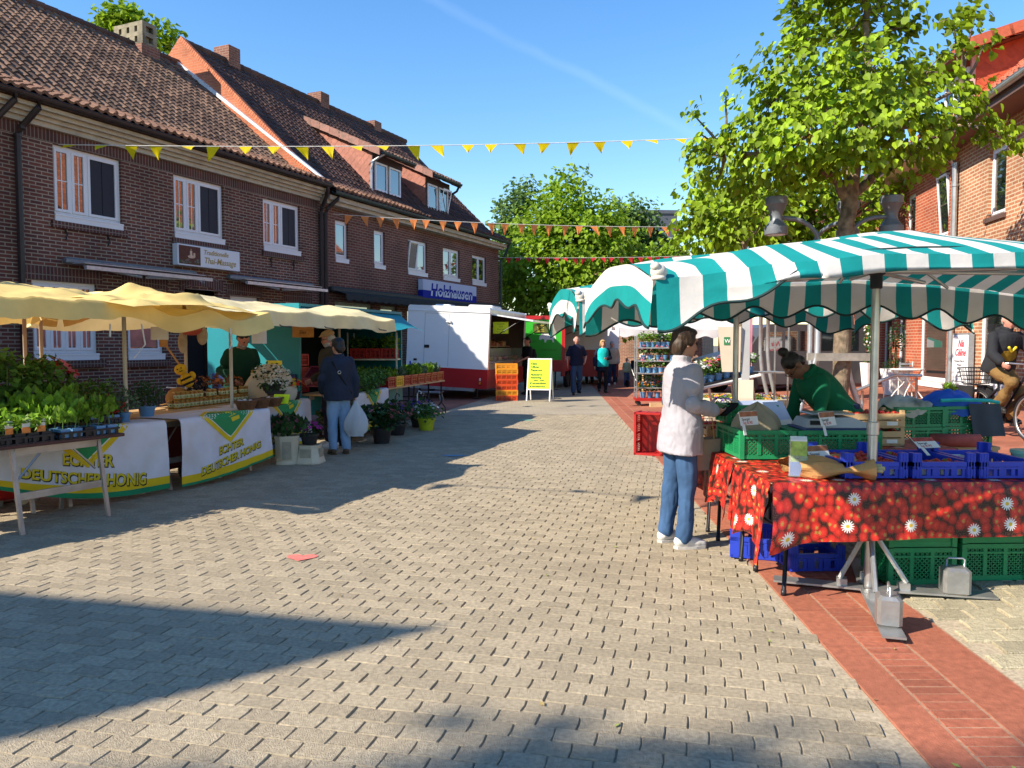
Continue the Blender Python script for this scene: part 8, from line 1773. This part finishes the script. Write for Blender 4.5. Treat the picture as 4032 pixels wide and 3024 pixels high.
def person(label, loc, rz, h=1.7, lean=0, twist=0, nod=0, turn=0, arms=None, legs=None, skin=SK_light, top=None, inner=None, trousers=None, shoes=M_shoeK, hair=None, vox=.014, curl=.45, glasses=False, beard=None, slim=1.0, extra=None, zoff=0, pelvis=None, tilt=0, bald=False, palmL=None, palmR=None):
    """faces local -Y; joints in metres for a 1.7 m adult, scaled to h"""
    o = thing('person', label, 'person', (loc[0], loc[1], loc[2] if len(loc) > 2 else gz(loc[0], loc[1])), rz); S = h/1.7; V = Vector
    hipc = V((0,0,.93)) if pelvis is None else V(pelvis); base = V((0,0,.93))
    U = Matrix.Translation(hipc) @ Matrix.Rotation(twist, 4, 'Z') @ Matrix.Rotation(lean, 4, 'X') @ Matrix.Rotation(tilt, 4, 'Y') @ Matrix.Translation(-base)
    up = lambda p: (U @ V(p))*S; UM = U.to_3x3()
    nk = V((0,.015,1.50)); H = U @ Matrix.Translation(nk) @ Matrix.Rotation(turn, 4, 'Z') @ Matrix.Rotation(nod, 4, 'X') @ Matrix.Translation(-nk); hd = lambda p: (H @ V(p))*S; HM = H.to_3x3()
    sh = [up((s*.166*slim,.0,1.378)) for s in (-1,1)]
    A = arms or {}; aR = [V(q)*S for q in A.get('R', ((-.235,.03,1.12),(-.245,-.05,.87)))]; aL = [V(q)*S for q in A.get('L', ((.235,.03,1.12),(.245,-.05,.87)))]
    Lg = legs or {}; lR = [V(q)*S for q in Lg.get('R', ((-.10,-.015,.49),(-.105,.02,.085)))]; lL = [V(q)*S for q in Lg.get('L', ((.10,-.015,.49),(.105,.02,.085)))]
    hp = [(hipc+V((s*.085,0,-.03)))*S for s in (-1,1)]
    B = Blob()
    # head: skull, jaw, nose, brow, ears, neck
    B.ell(hd((0,.012,1.615)), (.073*S,.090*S,.092*S), HM); B.loft([(hd((0,-.030,1.490)),.026*S,.026*S,HM),(hd((0,-.030,1.510)),.044*S,.046*S,HM),(hd((0,-.024,1.555)),.060*S,.064*S,HM),(hd((0,-.015,1.60)),.067*S,.074*S,HM)],14)
    B.limb([hd((0,-.083,1.605)),hd((0,-.101,1.570)),hd((0,-.090,1.558))],[.009*S,.0135*S,.012*S],8); B.ell(hd((0,-.072,1.633)),(.046*S,.016*S,.012*S),HM); B.ell(hd((0,-.076,1.530)),(.024*S,.012*S,.010*S),HM); B.ell(hd((0,-.066,1.500)),(.020*S,.016*S,.014*S),HM)
    for s in (-1,1): B.ell(hd((s*.076,.018,1.59)),(.011*S,.022*S,.033*S),HM)
    B.limb([up((0,.018,1.40)),hd((0,.012,1.47)),hd((0,.006,1.56))],[.058*S,.050*S,.052*S],12)
    B.loft([(up((0,.0,z)),rx*.93*S*slim,ry*.93*S,UM) for z, rx, ry in TORSO],16)
    for k, (el, wr) in enumerate((aR, aL)):
        B.limb([sh[k], sh[k].lerp(el,.5), el, el.lerp(wr,.4), wr],[.050*S,.043*S,.037*S,.036*S,.024*S],10)
        f = (wr-el).normalized(); pl = (palmR, palmL)[k]; pl = V(pl) if pl else V((1 if k == 0 else -1,-.2,0)); hand(B, wr, f, pl, S*.98, curl, (1 if k == 0 else -1)*(1 if not pl.z < -.5 else 1))
    for k, (kn, an) in enumerate((lR, lL)):
        B.limb([hp[k], hp[k].lerp(kn,.5), kn, kn.lerp(an,.35), an],[.082*S,.070*S,.052*S,.050*S,.036*S],10); B.limb([an+V((0,.03,-.03))*S, an+V((0,-.10,-.055))*S],[.036*S,.028*S],8)
    B.fuse('body', skin, o, vox, 3)
    for s in (-1,1):
        if vox >= .03: continue
        e = MB(); e.sph(hd((s*.031,-.079,1.603)),(.0125*S,.007*S,.0075*S),8,6,0,HM); e.build('eye', M_eye, o)
    m_ = MB(); m_.sph(hd((0,-.0885,1.530)),(.022*S,.005*S,.0045*S),10,6,0,HM); m_.build('mouth', M_lip, o)
    # clothes
    def garment(name, m, g, z0=.84, z1=1.445, sl=1.0, flare=0, dy=0, ys=1.0, disp=(.010,7,.6), collar=0, xs=1.0, cut=None, vx=None):
        G = Blob(); R_ = []
        zs = [z for z, _, _ in TORSO]
        def prof(z):
            if z <= zs[0]: return TORSO[0][1], TORSO[0][2]
            for (a, rx, ry), (b_, rx2, ry2) in zip(TORSO, TORSO[1:]):
                if z <= b_: q = (z-a)/(b_-a); return rx+(rx2-rx)*q, ry+(ry2-ry)*q
            return TORSO[-1][1:]
        n = 12
        for k in range(n+1):
            z = z0+(z1-z0)*k/n; rx, ry = prof(z); fl = flare*max(0, (1.05-z)); R_.append((up((0,dy,z)),(rx*slim+g+fl)*S*xs,(ry+g+fl)*S*ys,UM))
        G.loft(R_,22)
        for k, (el, wr) in enumerate((aR, aL)):
            if sl <= 0: continue
            if sl < .6: q = sl/.5; P_ = [sh[k], sh[k].lerp(el,q*.6), sh[k].lerp(el,q)]; r_ = [.047,.046,.046]
            else: q = (sl-.5)*2; P_ = [sh[k], sh[k].lerp(el,.5), el, el.lerp(wr,q*.5), el.lerp(wr,q*.97)]; r_ = [.049,.048,.044,.041,.036]
            G.limb(P_, [(a+g*.55)*S for a in r_], 12)
        if collar: G.loft([(up((0,.012,1.40)),.082*S,.078*S,UM),(hd((0,.012,1.44+.02)),(.066+g*.3)*S,(.066+g*.3)*S,UM),(hd((0,.014,1.47+collar)),(.070+g*.3)*S,(.070+g*.3)*S,UM)],16)
        return G.fuse(name, m, o, vx or vox, 3, disp if vox < .03 else None)
    if trousers:
        T = Blob(); m, wd_, = trousers[0], trousers[1]
        T.loft([((hipc+V((0,0,z)))*S,rx*S*slim,ry*S,None) for z, rx, ry in ((-.09,.150,.105),(-.02,.172,.122),(.06,.170,.120),(.13,.158,.114))],18)
        for k, (kn, an) in enumerate((lR, lL)): T.limb([hp[k], hp[k].lerp(kn,.5), kn, kn.lerp(an,.5), an+V((0,0,.012))*S],[.094*S,.084*S*wd_**.5,.066*S*wd_,.062*S*wd_,.056*S*wd_],12)
        T.fuse('trousers', m, o, vox, 3, (.018,9,.5) if vox < .03 else None)
    if inner: garment('shirt', **inner)
    if top: garment(top.pop('name', 'jacket'), **top)
    for k, (kn, an) in enumerate((lR, lL)):
        q = Blob(); f = V(((-.12,.12)[k],-1,0)).normalized(); M = Matrix((V((-f.y,f.x,0)), V((0,0,1)), -f)).transposed() if False else None
        a = an; z0 = a.z-.085*S; ang = math.atan2(f.x, -f.y)
        RM = Matrix.Rotation(ang, 3, 'Z')
        def P_(x, y, z): return RM @ V((x, y, z))*S + V((a.x, a.y, z0))
        q.limb([P_(0,.035,.055),P_(0,-.03,.055),P_(0,-.11,.042),P_(0,-.155,.034)],[.046*S,.044*S,.040*S,.030*S],10); q.limb([P_(0,.02,.07),P_(0,.0,.09)],[.046*S,.045*S],10)
        so = q.fuse('shoe', shoes, o, min(vox,.012), 2)
        for v in so.data.vertices:
            if v.co.z < z0+.012*S: v.co.z = z0+.012*S
        b = MB(); b.loft_ = None; pts = [(.038,.06),(.044,0),(.043,-.09),(.030,-.165),(0,-.185),(-.030,-.165),(-.043,-.09),(-.044,0),(-.038,.06),(0,.082)]
        b.idx([P_(x*1.04,y,0) for x, y in pts]+[P_(x*1.04,y,.022) for x, y in pts],[tuple(range(10)),tuple(reversed(range(10,20)))]+[(j,10+j,10+(j+1)%10,(j+1)%10) for j in range(10)]); b.build('sole', M_sole if shoes in (M_shoeW,) else shoes, so)
    if hair:
        m, st_ = hair; Hh = Blob()
        if st_ == 'short': Hh.ell(hd((0,.026,1.640)),(.080*S,.090*S,.082*S),HM); Hh.ell(hd((0,.062,1.585)),(.070*S,.055*S,.070*S),HM)
        elif st_ == 'full': Hh.ell(hd((0,.028,1.645)),(.091*S,.100*S,.091*S),HM); Hh.ell(hd((0,.068,1.575)),(.083*S,.062*S,.088*S),HM); Hh.ell(hd((0,-.038,1.690)),(.064*S,.045*S,.034*S),HM); [Hh.ell(hd((s*.072,.012,1.620)),(.020*S,.045*S,.05*S),HM) for s in (-1,1)]
        elif st_ == 'bob': Hh.ell(hd((0,.022,1.645)),(.091*S,.098*S,.090*S),HM); Hh.ell(hd((0,.062,1.555)),(.092*S,.062*S,.10*S),HM); [Hh.ell(hd((s*.078,.012,1.575)),(.022*S,.05*S,.085*S),HM) for s in (-1,1)]; Hh.ell(hd((0,-.055,1.680)),(.07*S,.032*S,.03*S),HM)
        elif st_ == 'bun': Hh.ell(hd((0,.026,1.640)),(.081*S,.092*S,.080*S),HM); Hh.ell(hd((0,.058,1.575)),(.068*S,.052*S,.06*S),HM); Hh.ell(hd((0,.075,1.735)),(.048*S,.044*S,.042*S),HM); Hh.limb([hd((0,.06,1.69)),hd((0,.075,1.73))],[.035*S,.035*S],8)
        elif st_ == 'fringe': [Hh.ell(hd((s*.066,.030,1.600)),(.022*S,.06*S,.05*S),HM) for s in (-1,1)]; Hh.ell(hd((0,.078,1.585)),(.066*S,.034*S,.055*S),HM)
        ho = Hh.fuse('hair', m, o, min(vox,.011), 2, (.006,22,.5) if vox < .03 else None)
    if beard: bb = Blob(); bb.loft([(hd((0,-.034,1.478)),.030*S,.034*S,HM),(hd((0,-.034,1.505)),.050*S,.054*S,HM),(hd((0,-.022,1.548)),.0655*S,.0690*S,HM)],14); bb.ell(hd((0,-.092,1.546)),(.028*S,.010*S,.008*S),HM); bb.fuse('beard', beard, o, min(vox,.011), 2)
    if glasses:
        g = MB()
        for s in (-1,1): g.tube([hd((s*.034+.026*math.cos(a),-.096,1.602+.020*math.sin(a))) for a in [2*math.pi*k/12 for k in range(13)]],.0022*S,4); g.tube([hd((s*.058,-.095,1.606)),hd((s*.077,-.03,1.606)),hd((s*.078,.03,1.600))],.0022*S,4)
        g.tube([hd((-.008,-.098,1.606)),hd((.008,-.098,1.606))],.0022*S,4); g.build('glasses', M_frameK, o)
    if extra: extra(o, up, hd, S, UM, HM)
    return o
# woman in the white jacket at the strawberry stall
M_jackW = fabric('white_jacket', (.34,.325,.36), (6,.7), (4,.05))
def ex1(o, up, hd, S, UM, HM):
    b = MB(); b.rbox((.0,.0,0),(.105,.028,.16),.012); w_ = b.build('wallet', M_blackc, o, loc=V3(-.06,-.37,1.075)*S); w_.rotation_euler = (R(60),0,R(15))
    p = MB(); p.grid(lambda u, v: up((-.19-.004*math.sin(v*3), -.06+.10*u, .90-.15*v)), 6, 8); p.build('pocket_flap', M_jackW, o)
V3 = lambda x, y, z: Vector((x, y, z))
person('woman in white jacket, blue jeans and white trainers standing at the strawberry stall', (1.30,5.93,0), R(103), 1.66, lean=.04, nod=.10, turn=.12, arms={'R':((-.255,.02,1.13),(-.13,-.22,1.075)),'L':((.25,-.01,1.13),(.07,-.26,1.07))}, legs={'R':((-.105,-.01,.49),(-.115,.02,.085)),'L':((.10,.02,.49),(.10,.07,.085))}, top=dict(m=M_jackW, g=.030, z0=.735, sl=.99, flare=.075, collar=.03, disp=(.015,11,.7)), trousers=(M_jean,1.06), shoes=M_shoeW, hair=(M_hairB,'full'), vox=.0085, glasses=True, slim=1.0, extra=ex1, palmR=(.6,-.3,.3), palmL=(-.6,-.3,.3))
o = thing('shopping_bag', 'pale kraft shopping bag hanging beside the woman in white', 'bag', (1.50,5.98,.58), R(20)); b = MB(); b.idx([(-.10,-.05,0),(.10,-.05,0),(.10,.05,0),(-.10,.05,0),(-.105,-.055,.24),(.105,-.055,.24),(.105,.02,.25),(-.105,.02,.25)],[(3,2,1,0),(0,1,5,4),(1,2,6,5),(2,3,7,6),(3,0,4,7)]); b.build('bag', mat('bag_greybrown', (.36,.26,.20), .8, noise=(6,.12), bump=(9,.5)), o); b = MB(); b.tube([(-.05,-.05,.24),(-.04,-.03,.40),(.04,-.03,.40),(.05,-.05,.24)],.005,5); b.build('handle', M_kraft, o)
# seller bending over the counter
M_green = fabric('dark_green_sweatshirt', (.006,.115,.055), (5,.4))
def ex2(o, up, hd, S, UM, HM):
    b = Blob(); b.loft([(up((0,.02,.62)),.20*S,.15*S,None),(up((0,.01,.80)),.195*S,.145*S,None),(up((0,0,.96)),.18*S,.135*S,UM)],18); b.fuse('apron', fabric('green_apron', (.01,.15,.07)), o, .011, 3, (.008,7,.4))
    p = MB(); p.tube([up((-.07,-.155,1.22)),up((-.07,-.165,1.30))],.006,6); p.build('pen', P_white, o)
person('seller in dark green sweatshirt and apron, hair in a bun, bending over the crates', (2.84,6.60), R(-84), 1.66, lean=R(42), nod=.45, arms={'R':((-.22,-.36,.96),(-.13,-.56,.86)),'L':((.22,-.34,.97),(.14,-.54,.86))}, legs={'R':((-.10,-.03,.49),(-.11,.05,.085)),'L':((.10,-.03,.49),(.11,.03,.085))}, skin=SK_tan, top=dict(name='sweatshirt', m=M_green, g=.034, z0=.88, sl=.95, collar=.01, disp=(.012,6,.7)), trousers=(M_jeanD,1.1), hair=(M_hairK,'bun'), vox=.0095, glasses=True, slim=1.08, extra=ex2)
# honey seller, couple
M_dkgreen = fabric('forest_shirt', (.008,.045,.028))
person('bearded honey seller in dark green sweater looking down behind the jars', (-4.02,11.35), R(38), 1.78, lean=R(16), nod=.38, turn=.2, arms={'R':((-.26,-.06,1.12),(-.16,-.30,1.0)),'L':((.26,-.06,1.12),(.16,-.30,1.0))}, skin=SK_red, top=dict(name='sweater', m=M_dkgreen, g=.04, z0=.86, sl=.98), trousers=(M_jeanD,1.15), hair=(M_hairK,'short'), beard=M_hairG, vox=.014, slim=1.02)
M_navyj = fabric('dark_blue_jacket', (.022,.030,.052))
def ex5(o, up, hd, S, UM, HM):
    b = MB(); b.tube([up((.12,.13,1.38)),up((.0,.155,1.15)),up((-.17,.10,.90))],.014,6); bo = b.build('bag_strap', M_blackc, o); b = MB(); b.tube([up((.02+.022*math.cos(a),.162,1.22+.022*math.sin(a))) for a in [2*math.pi*k/12 for k in range(13)]],.006,5); b.build('ring', M_steel, bo)
person('woman seen from behind in dark jacket and pale jeans, waiting at the honey stall', (-2.45,10.9), R(205), 1.62, nod=.12, turn=.35, arms={'R':((-.25,.02,1.10),(-.26,-.04,.86)),'L':((.25,.0,1.12),(.20,-.16,.92))}, legs={'R':((-.09,-.01,.49),(-.10,.02,.085)),'L':((.09,-.0,.49),(.10,.03,.085))}, top=dict(m=M_navyj, g=.042, z0=.80, sl=.98, flare=.06, collar=.02), trousers=(M_jeanL,1.15), shoes=M_shoeB, hair=(M_hairK,'full'), vox=.013, slim=1.0, extra=ex5)
def ex6(o, up, hd, S, UM, HM):
    b = Blob(); b.ell(hd((0,.012,1.672)),(.088*S,.104*S,.058*S),HM); b.ell(hd((0,-.085,1.655)),(.06*S,.05*S,.012*S),HM); b.fuse('flat_cap', fabric('tan_cap', (.34,.22,.12)), o, .012, 2)
person('man in tan flat cap and spectacles beside the woman in the dark jacket', (-2.74,11.62), R(-62), 1.74, nod=.22, arms={'R':((-.24,.0,1.10),(-.2,-.2,1.0)),'L':((.25,.02,1.10),(.26,-.04,.86))}, skin=SK_red, top=dict(m=fabric('olive_jacket', (.05,.045,.035)), g=.04, z0=.80, sl=.98, collar=.02), trousers=(M_navy,1.2), shoes=M_shoeW, hair=(M_hairG,'fringe'), beard=M_hairG, vox=.014, glasses=True, slim=1.05, extra=ex6)
bg_ = thing('carrier_bag', 'translucent white carrier bag hanging from the waiting woman\'s hand', 'bag', (-2.20,10.86,.24)); b = MB(); b.grid(lambda u, v: (lambda a, r: (r*math.cos(a), r*.55*math.sin(a), .52-.50*v))(2*math.pi*u, (.02+.14*math.sin(min(1, v*1.15)*math.pi*.62)**1.3)*(1+.14*math.sin(2*math.pi*u*5+v*4))*(1 if v < .93 else .75)), 36, 16); b.build('bag', mat('thin_film', (.62,.66,.68), .35, noise=(5,.08), alpha=.82, trans=.3, bump=(9,.6)), bg_, smooth='all')
# walkers in the middle of the street
person('bald man in navy polo shirt and jeans walking towards the camera', (1.98,23.75), R(4), 1.79, arms={'R':((-.27,.03,1.12),(-.27,-.06,.90)),'L':((.28,.0,1.13),(.22,-.20,.98))}, legs={'R':((-.10,-.10,.50),(-.10,-.12,.095)),'L':((.10,.02,.48),(.10,.18,.13))}, skin=SK_red, top=dict(name='polo_shirt', m=M_navy, g=.03, z0=.86, sl=.40, collar=.01), trousers=(fabric('mid_denim', (.03,.06,.12)),1.18), hair=(M_hairG,'fringe'), vox=.018, slim=1.05)
person('blonde woman in navy cardigan over turquoise top holding a phone', (2.92,24.9), R(6), 1.68, nod=.1, arms={'R':((-.26,.04,1.11),(-.27,-.02,.87)),'L':((.26,.0,1.13),(.08,-.25,1.12))}, legs={'R':((-.09,.02,.48),(-.08,.15,.12)),'L':((.09,-.10,.50),(.07,-.12,.095))}, top=dict(name='cardigan', m=M_navy, g=.034, z0=.70, sl=.97, dy=.045, flare=.05), inner=dict(m=fabric('turquoise_top', (.01,.46,.44)), g=.022, z0=.84, sl=0, dy=-.012), trousers=(M_blackc,1.0), shoes=M_shoeK, hair=(M_hairL,'bob'), vox=.018, slim=1.02)
person('grey haired person in beige fleece looking down behind the turquoise top', (3.78,29.2), R(-14), 1.66, lean=.08, nod=.35, legs={'R':((-.09,-.06,.49),(-.09,-.08,.09)),'L':((.09,.02,.48),(.09,.12,.11))}, top=dict(name='fleece', m=fabric('beige_fleece', (.46,.40,.31)), g=.05, z0=.84, sl=.98, collar=.03), trousers=(M_jeanD,1.1), shoes=M_shoeW, hair=(M_hairG,'short'), vox=.02, slim=1.1)
person('small child in pale green top beside the dark pushchair', (4.22,28.4), R(20), 1.02, top=dict(name='top', m=fabric('pale_green_top', (.30,.40,.24)), g=.04, z0=.84, sl=.95), trousers=(M_jean,1.2), shoes=M_shoeB, hair=(mat('light_brown_hair', (.20,.11,.05), .6), 'short'), vox=.02, slim=1.1)
person('person in pale pink top half hidden by the flower trolley', (4.75,28.2), R(50), 1.62, lean=.25, arms={'R':((-.22,-.18,1.15),(-.16,-.42,1.05)),'L':((.22,-.18,1.15),(.16,-.42,1.05))}, top=dict(name='blouse', m=fabric('pale_pink', (.60,.48,.46)), g=.035, z0=.84, sl=.8), trousers=(M_blackc,1.1), hair=(M_hairG,'bob'), vox=.022)
person('dark haired person in black T-shirt at the cheese counter, rucksack on the back', (.48,23.9), R(-70), 1.76, nod=.1, arms={'R':((-.25,-.05,1.13),(-.18,-.30,1.02)),'L':((.25,-.05,1.13),(.18,-.30,1.02))}, skin=SK_red, top=dict(name='t_shirt', m=M_blackc, g=.034, z0=.84, sl=.42), trousers=(M_blackc,1.15), hair=(M_hairK,'short'), vox=.018, slim=1.1, extra=lambda o, up, hd, S, UM, HM: Blob().loft([(up((0,.17,.98)),.14*S,.075*S,UM),(up((0,.19,1.15)),.155*S,.10*S,UM),(up((0,.17,1.36)),.13*S,.07*S,UM)],16).fuse('rucksack', fabric('black_rucksack', (.018,.018,.02)), o, .018, 3))
person('person with dark hair walking away behind the blonde woman', (3.1,31.0), R(180), 1.78, top=dict(m=M_navy, g=.04, z0=.8, sl=.98), trousers=(M_jeanD,1.1), hair=(M_hairK,'short'), vox=.022)
pc = thing('pushchair', 'dark pushchair beside the small child', 'pushchair', (4.45,27.4,gz(4.4,27.4)), R(25)); b = Blob(); b.loft([(V3(0,0,.35),.16,.25,None),(V3(0,0,.6),.2,.3,None),(V3(0,.1,.95),.18,.22,None)],14); b.fuse('seat', M_blackc, pc, .03, 3)
for x in (-.22,.22):
    for y in (-.3,.3): b = MB(); b.lathe([(.10,-.02),(.13,-.015),(.13,.015),(.10,.02),(.02,.01),(.02,-.01),(.1,-.02)],(x,y,.13),16,M=Matrix.Rotation(R(90),3,'Y')); b.build('wheel', P_black, pc)
b = MB(); b.tube([(-.2,-.3,.13),(-.2,.35,1.05),(.2,.35,1.05),(.2,-.3,.13)],.014,6); b.build('frame', M_alu, pc)
# bicycle and rider at the right edge
BD = math.atan2(-.98,.12)+math.pi/2; bc = Vector((7.10,11.15,gz(7.1,11.15)))
bk = thing('bicycle', 'dark bicycle with black panniers and mesh basket ridden along the pavement', 'bicycle', bc, BD)      # rolls towards local -Y
def bwheel(y):
    t = MB(); n = 40
    def tor(r, a_, m): t.grid(lambda u, v: (a_*math.sin(2*math.pi*v), y+(r+a_*math.cos(2*math.pi*v))*math.cos(2*math.pi*u), .345+(r+a_*math.cos(2*math.pi*v))*math.sin(2*math.pi*u)), n, 8, m=m)
    tor(.327,.018,0); w_ = t.build('wheel', [P_black], bk, smooth='all'); t = MB(); tor(.303,.011,0); t.build('rim', M_steel, w_, smooth='all'); t = MB()
    for k in range(18): a = 2*math.pi*k/18; t.tube([((-1)**k*.025,y+.02*math.cos(a+.9),.345+.02*math.sin(a+.9)),(0,y+.3*math.cos(a),.345+.3*math.sin(a))],.0016,3,caps=False)
    t.tube([(-.045,y,.345),(.045,y,.345)],.016,8); t.build('spokes', M_steel, w_)
    f = MB(); f.grid(lambda u, v: ((-.028+.056*v), y+.362*math.cos(R(20)+R(150)*u), .345+.362*math.sin(R(20)+R(150)*u)), 24, 3); f.build('mudguard', P_black, w_)
bwheel(.53); bwheel(-.55)
b = MB(); bb_ = (0,.05,.29)
for p in ([(0,-.42,.95),bb_],[(0,.12,.98),bb_],[(0,-.41,.88),(0,.10,.62)],[bb_,(.05,.53,.345)],[bb_,(-.05,.53,.345)],[(0,.11,.72),(.05,.53,.345)],[(0,.11,.72),(-.05,.53,.345)],[(0,-.42,.95),(.04,-.47,.72),(.045,-.55,.345)],[(0,-.42,.95),(-.04,-.47,.72),(-.045,-.55,.345)]): b.tube(p,.017,8)
b.build('frame', mat('bike_frame', (.02,.022,.03), .3, .3, noise=False), bk)
b = MB(); b.tube([(-.30,-.24,1.08),(-.22,-.34,1.10),(0,-.42,1.08),(.22,-.34,1.10),(.30,-.24,1.08)],.012,8); b.tube([(0,-.42,.93),(0,-.42,1.08)],.016,8); b.build('handlebar', M_steel, bk)
b = Blob(); b.loft([(V3(0,.14,.955),.10,.12,None),(V3(0,.13,.985),.105,.14,None),(V3(0,.12,1.0),.08,.11,None)],14); b.fuse('saddle', P_black, bk, .012, 2)
for s in (-1,1):
    b = Blob(); b.loft([(V3(s*.15,.56,.36),.065,.15,None),(V3(s*.17,.56,.55),.085,.17,None),(V3(s*.15,.56,.74),.06,.16,None)],14); b.fuse('pannier', fabric('black_pannier', (.016,.016,.017)), bk, .016, 3)
b = MB(); b.tube([(-.06,.35,.75),(-.06,.75,.75)],.008,5); b.tube([(.06,.35,.75),(.06,.75,.75)],.008,5); b.build('rack', M_blacksteel, bk)
b = MB()
for k in range(26):
    u = k/26; 
    def rc_(z, q=u): w_ = .13+.04*z/.22; t = q*4; e = int(t); f = t-e; P_ = [(-w_,-w_),(w_,-w_),(w_,w_),(-w_,w_)]; a, c = P_[e], P_[(e+1) % 4]; return (a[0]+(c[0]-a[0])*f, .57+a[1]+(c[1]-a[1])*f, .77+z)
    b.tube([rc_(0), rc_(.24)],.004,4)
for z in (0,.06,.12,.18,.24): w_ = .13+.04*z/.22; b.tube([(-w_,.57-w_,.77+z),(w_,.57-w_,.77+z),(w_,.57+w_,.77+z),(-w_,.57+w_,.77+z),(-w_,.57-w_,.77+z)],.005,4)
b.build('basket', M_blacksteel, bk)
b = MB(); b.lathe([(.02,-.006),(.085,-.006),(.085,.006),(.02,.006)],(.04,.05,.29),20,M=Matrix.Rotation(R(90),3,'Y')); b.tube([(.06,.05,.29),(.06,-.10,.21)],.012,6); b.tube([(-.06,.05,.29),(-.06,.20,.37)],.012,6); b.b2((.06,-.15,.19),(.15,-.06,.215)); b.b2((-.15,.16,.36),(-.06,.25,.385)); b.build('crank', M_blacksteel, bk)
M_must = fabric('mustard_cloth', (.21,.13,.012)); M_dkj = fabric('dark_anorak', (.02,.021,.024))
def ex9(o, up, hd, S, UM, HM):
    b = Blob(); b.loft([(up((0,-.004,.90)),.202*S,.152*S,UM),(up((0,-.006,1.05)),.192*S,.146*S,UM),(up((0,-.006,1.22)),.205*S,.156*S,UM)],22); b.fuse('mustard_panel', M_must, o, .012, 3, (.010,7,.6)); c = Blob(); c.limb([up((-.05,-.165,1.26)),up((.0,-.165,1.20)),up((.05,-.165,1.26))],[.022*S,.018*S,.022*S]); c.fuse('yellow_scarf', mat('bright_yellow', (.60,.45,.02), .8), o, .010, 2)
    g = Blob(); g.ell(up((0,.10,1.44)),(.10*S,.06*S,.05*S),UM); g.fuse('hood', M_dkj, o, .014, 2)
person('grey haired cyclist in dark and mustard anorak and tan trousers on the bicycle', (7.10,11.15,gz(7.1,11.15)), BD, 1.76, lean=R(16), nod=-.10, turn=-.15, pelvis=(0,.11,1.0), arms={'R':((-.30,-.14,1.18),(-.28,-.28,1.075)),'L':((.30,-.14,1.18),(.28,-.28,1.075))}, legs={'R':((-.13,-.30,.80),(-.10,-.02,.46)),'L':((.11,-.20,.62),(.10,-.02,.30))}, skin=SK_red, top=dict(name='anorak', m=M_dkj, g=.042, z0=.86, sl=.97, collar=.04), trousers=(fabric('tan_trousers', (.17,.10,.035)),1.25), shoes=M_shoeK, hair=(M_hairG,'short'), vox=.012, glasses=False, slim=1.12, extra=ex9, curl=.8)
# bunting across the street
def bunting(label, a, b_, sag, n, col, mname, w_, h_, u0, u1, seed, limp):
    m = mat(mname, col, .7, noise=(8,.06), trans=.5); a, b_ = Vector(a), Vector(b_); o = thing('bunting', label, 'bunting', a, 0, 'strings of pennants across the street'); r = random.Random(seed); d = b_-a; dx = d.normalized()
    def P_(u): return d*u+Vector((0,0,-sag*4*u*(1-u)))
    c = MB(); c.tube([P_(k/40) for k in range(41)],.009,5); c.build('cord', MATS['white_cord'], o)
    for k in range(n):
        u = u0+(u1-u0)*(k+.5)/n+r.uniform(-.003,.003); p = P_(u); L = limp(r); ang = r.uniform(-.9,.9) if L < 1 else r.uniform(-.15,.15); out_ = Vector((-dx.y,dx.x,0)); f = MB()
        dn = Vector((0,0,-1))*L+out_*math.sqrt(max(0,1-L*L))*(-1 if r.random() < .6 else 1)+dx*math.sin(ang)*.5
        def F(q, t): s = (q-.5)*w_*(1-t); return p+dx*s+dn*h_*t+out_*(.018*math.sin(q*7+k)*t+.03*math.sin(t*5+k)*t)+dx*(.04*t*t*math.sin(k*2.1))
        f.grid(F, 4, 6); f.build('pennant', m, o, smooth='all')
KSF = lambda s, z: FP(s, -.1, z)
bunting('string of yellow pennants, the highest and nearest across the street', KSF(-7.6,5.22), RP(-2.55,-.1,5.95), .22, 35, (.85,.66,.01), 'yellow_pennant', .27, .32, .0, .99, 1, lambda r: r.choice((.45,.5,.6,.7,.9,.5)))
bunting('string of orange pennants, second across the street', KSF(.55,5.2), RP(7.2,-.1,5.5), .28, 33, (.95,.30,.08), 'orange_pennant', .25, .36, .01, .9, 2, lambda r: r.uniform(.9,1))
bunting('string of small red pennants, farthest across the street', KSF(11.5,5.1), RP(14.2,-.1,5.4), .12, 30, (.62,.03,.04), 'red_pennant', .26, .32, .02, .9, 3, lambda r: r.uniform(.6,1))
bunting('pennants strung overhead nearer than the picture, seen only by their shadows on the paving', (-10.9,5.95,5.6), (6.5,.8,5.6), .1, 24, (.62,.03,.04), 'red_pennant', .25, .30, .0, .99, 4, lambda r: r.uniform(.3,.9))
bpy.data.scenes.remove(WORK)
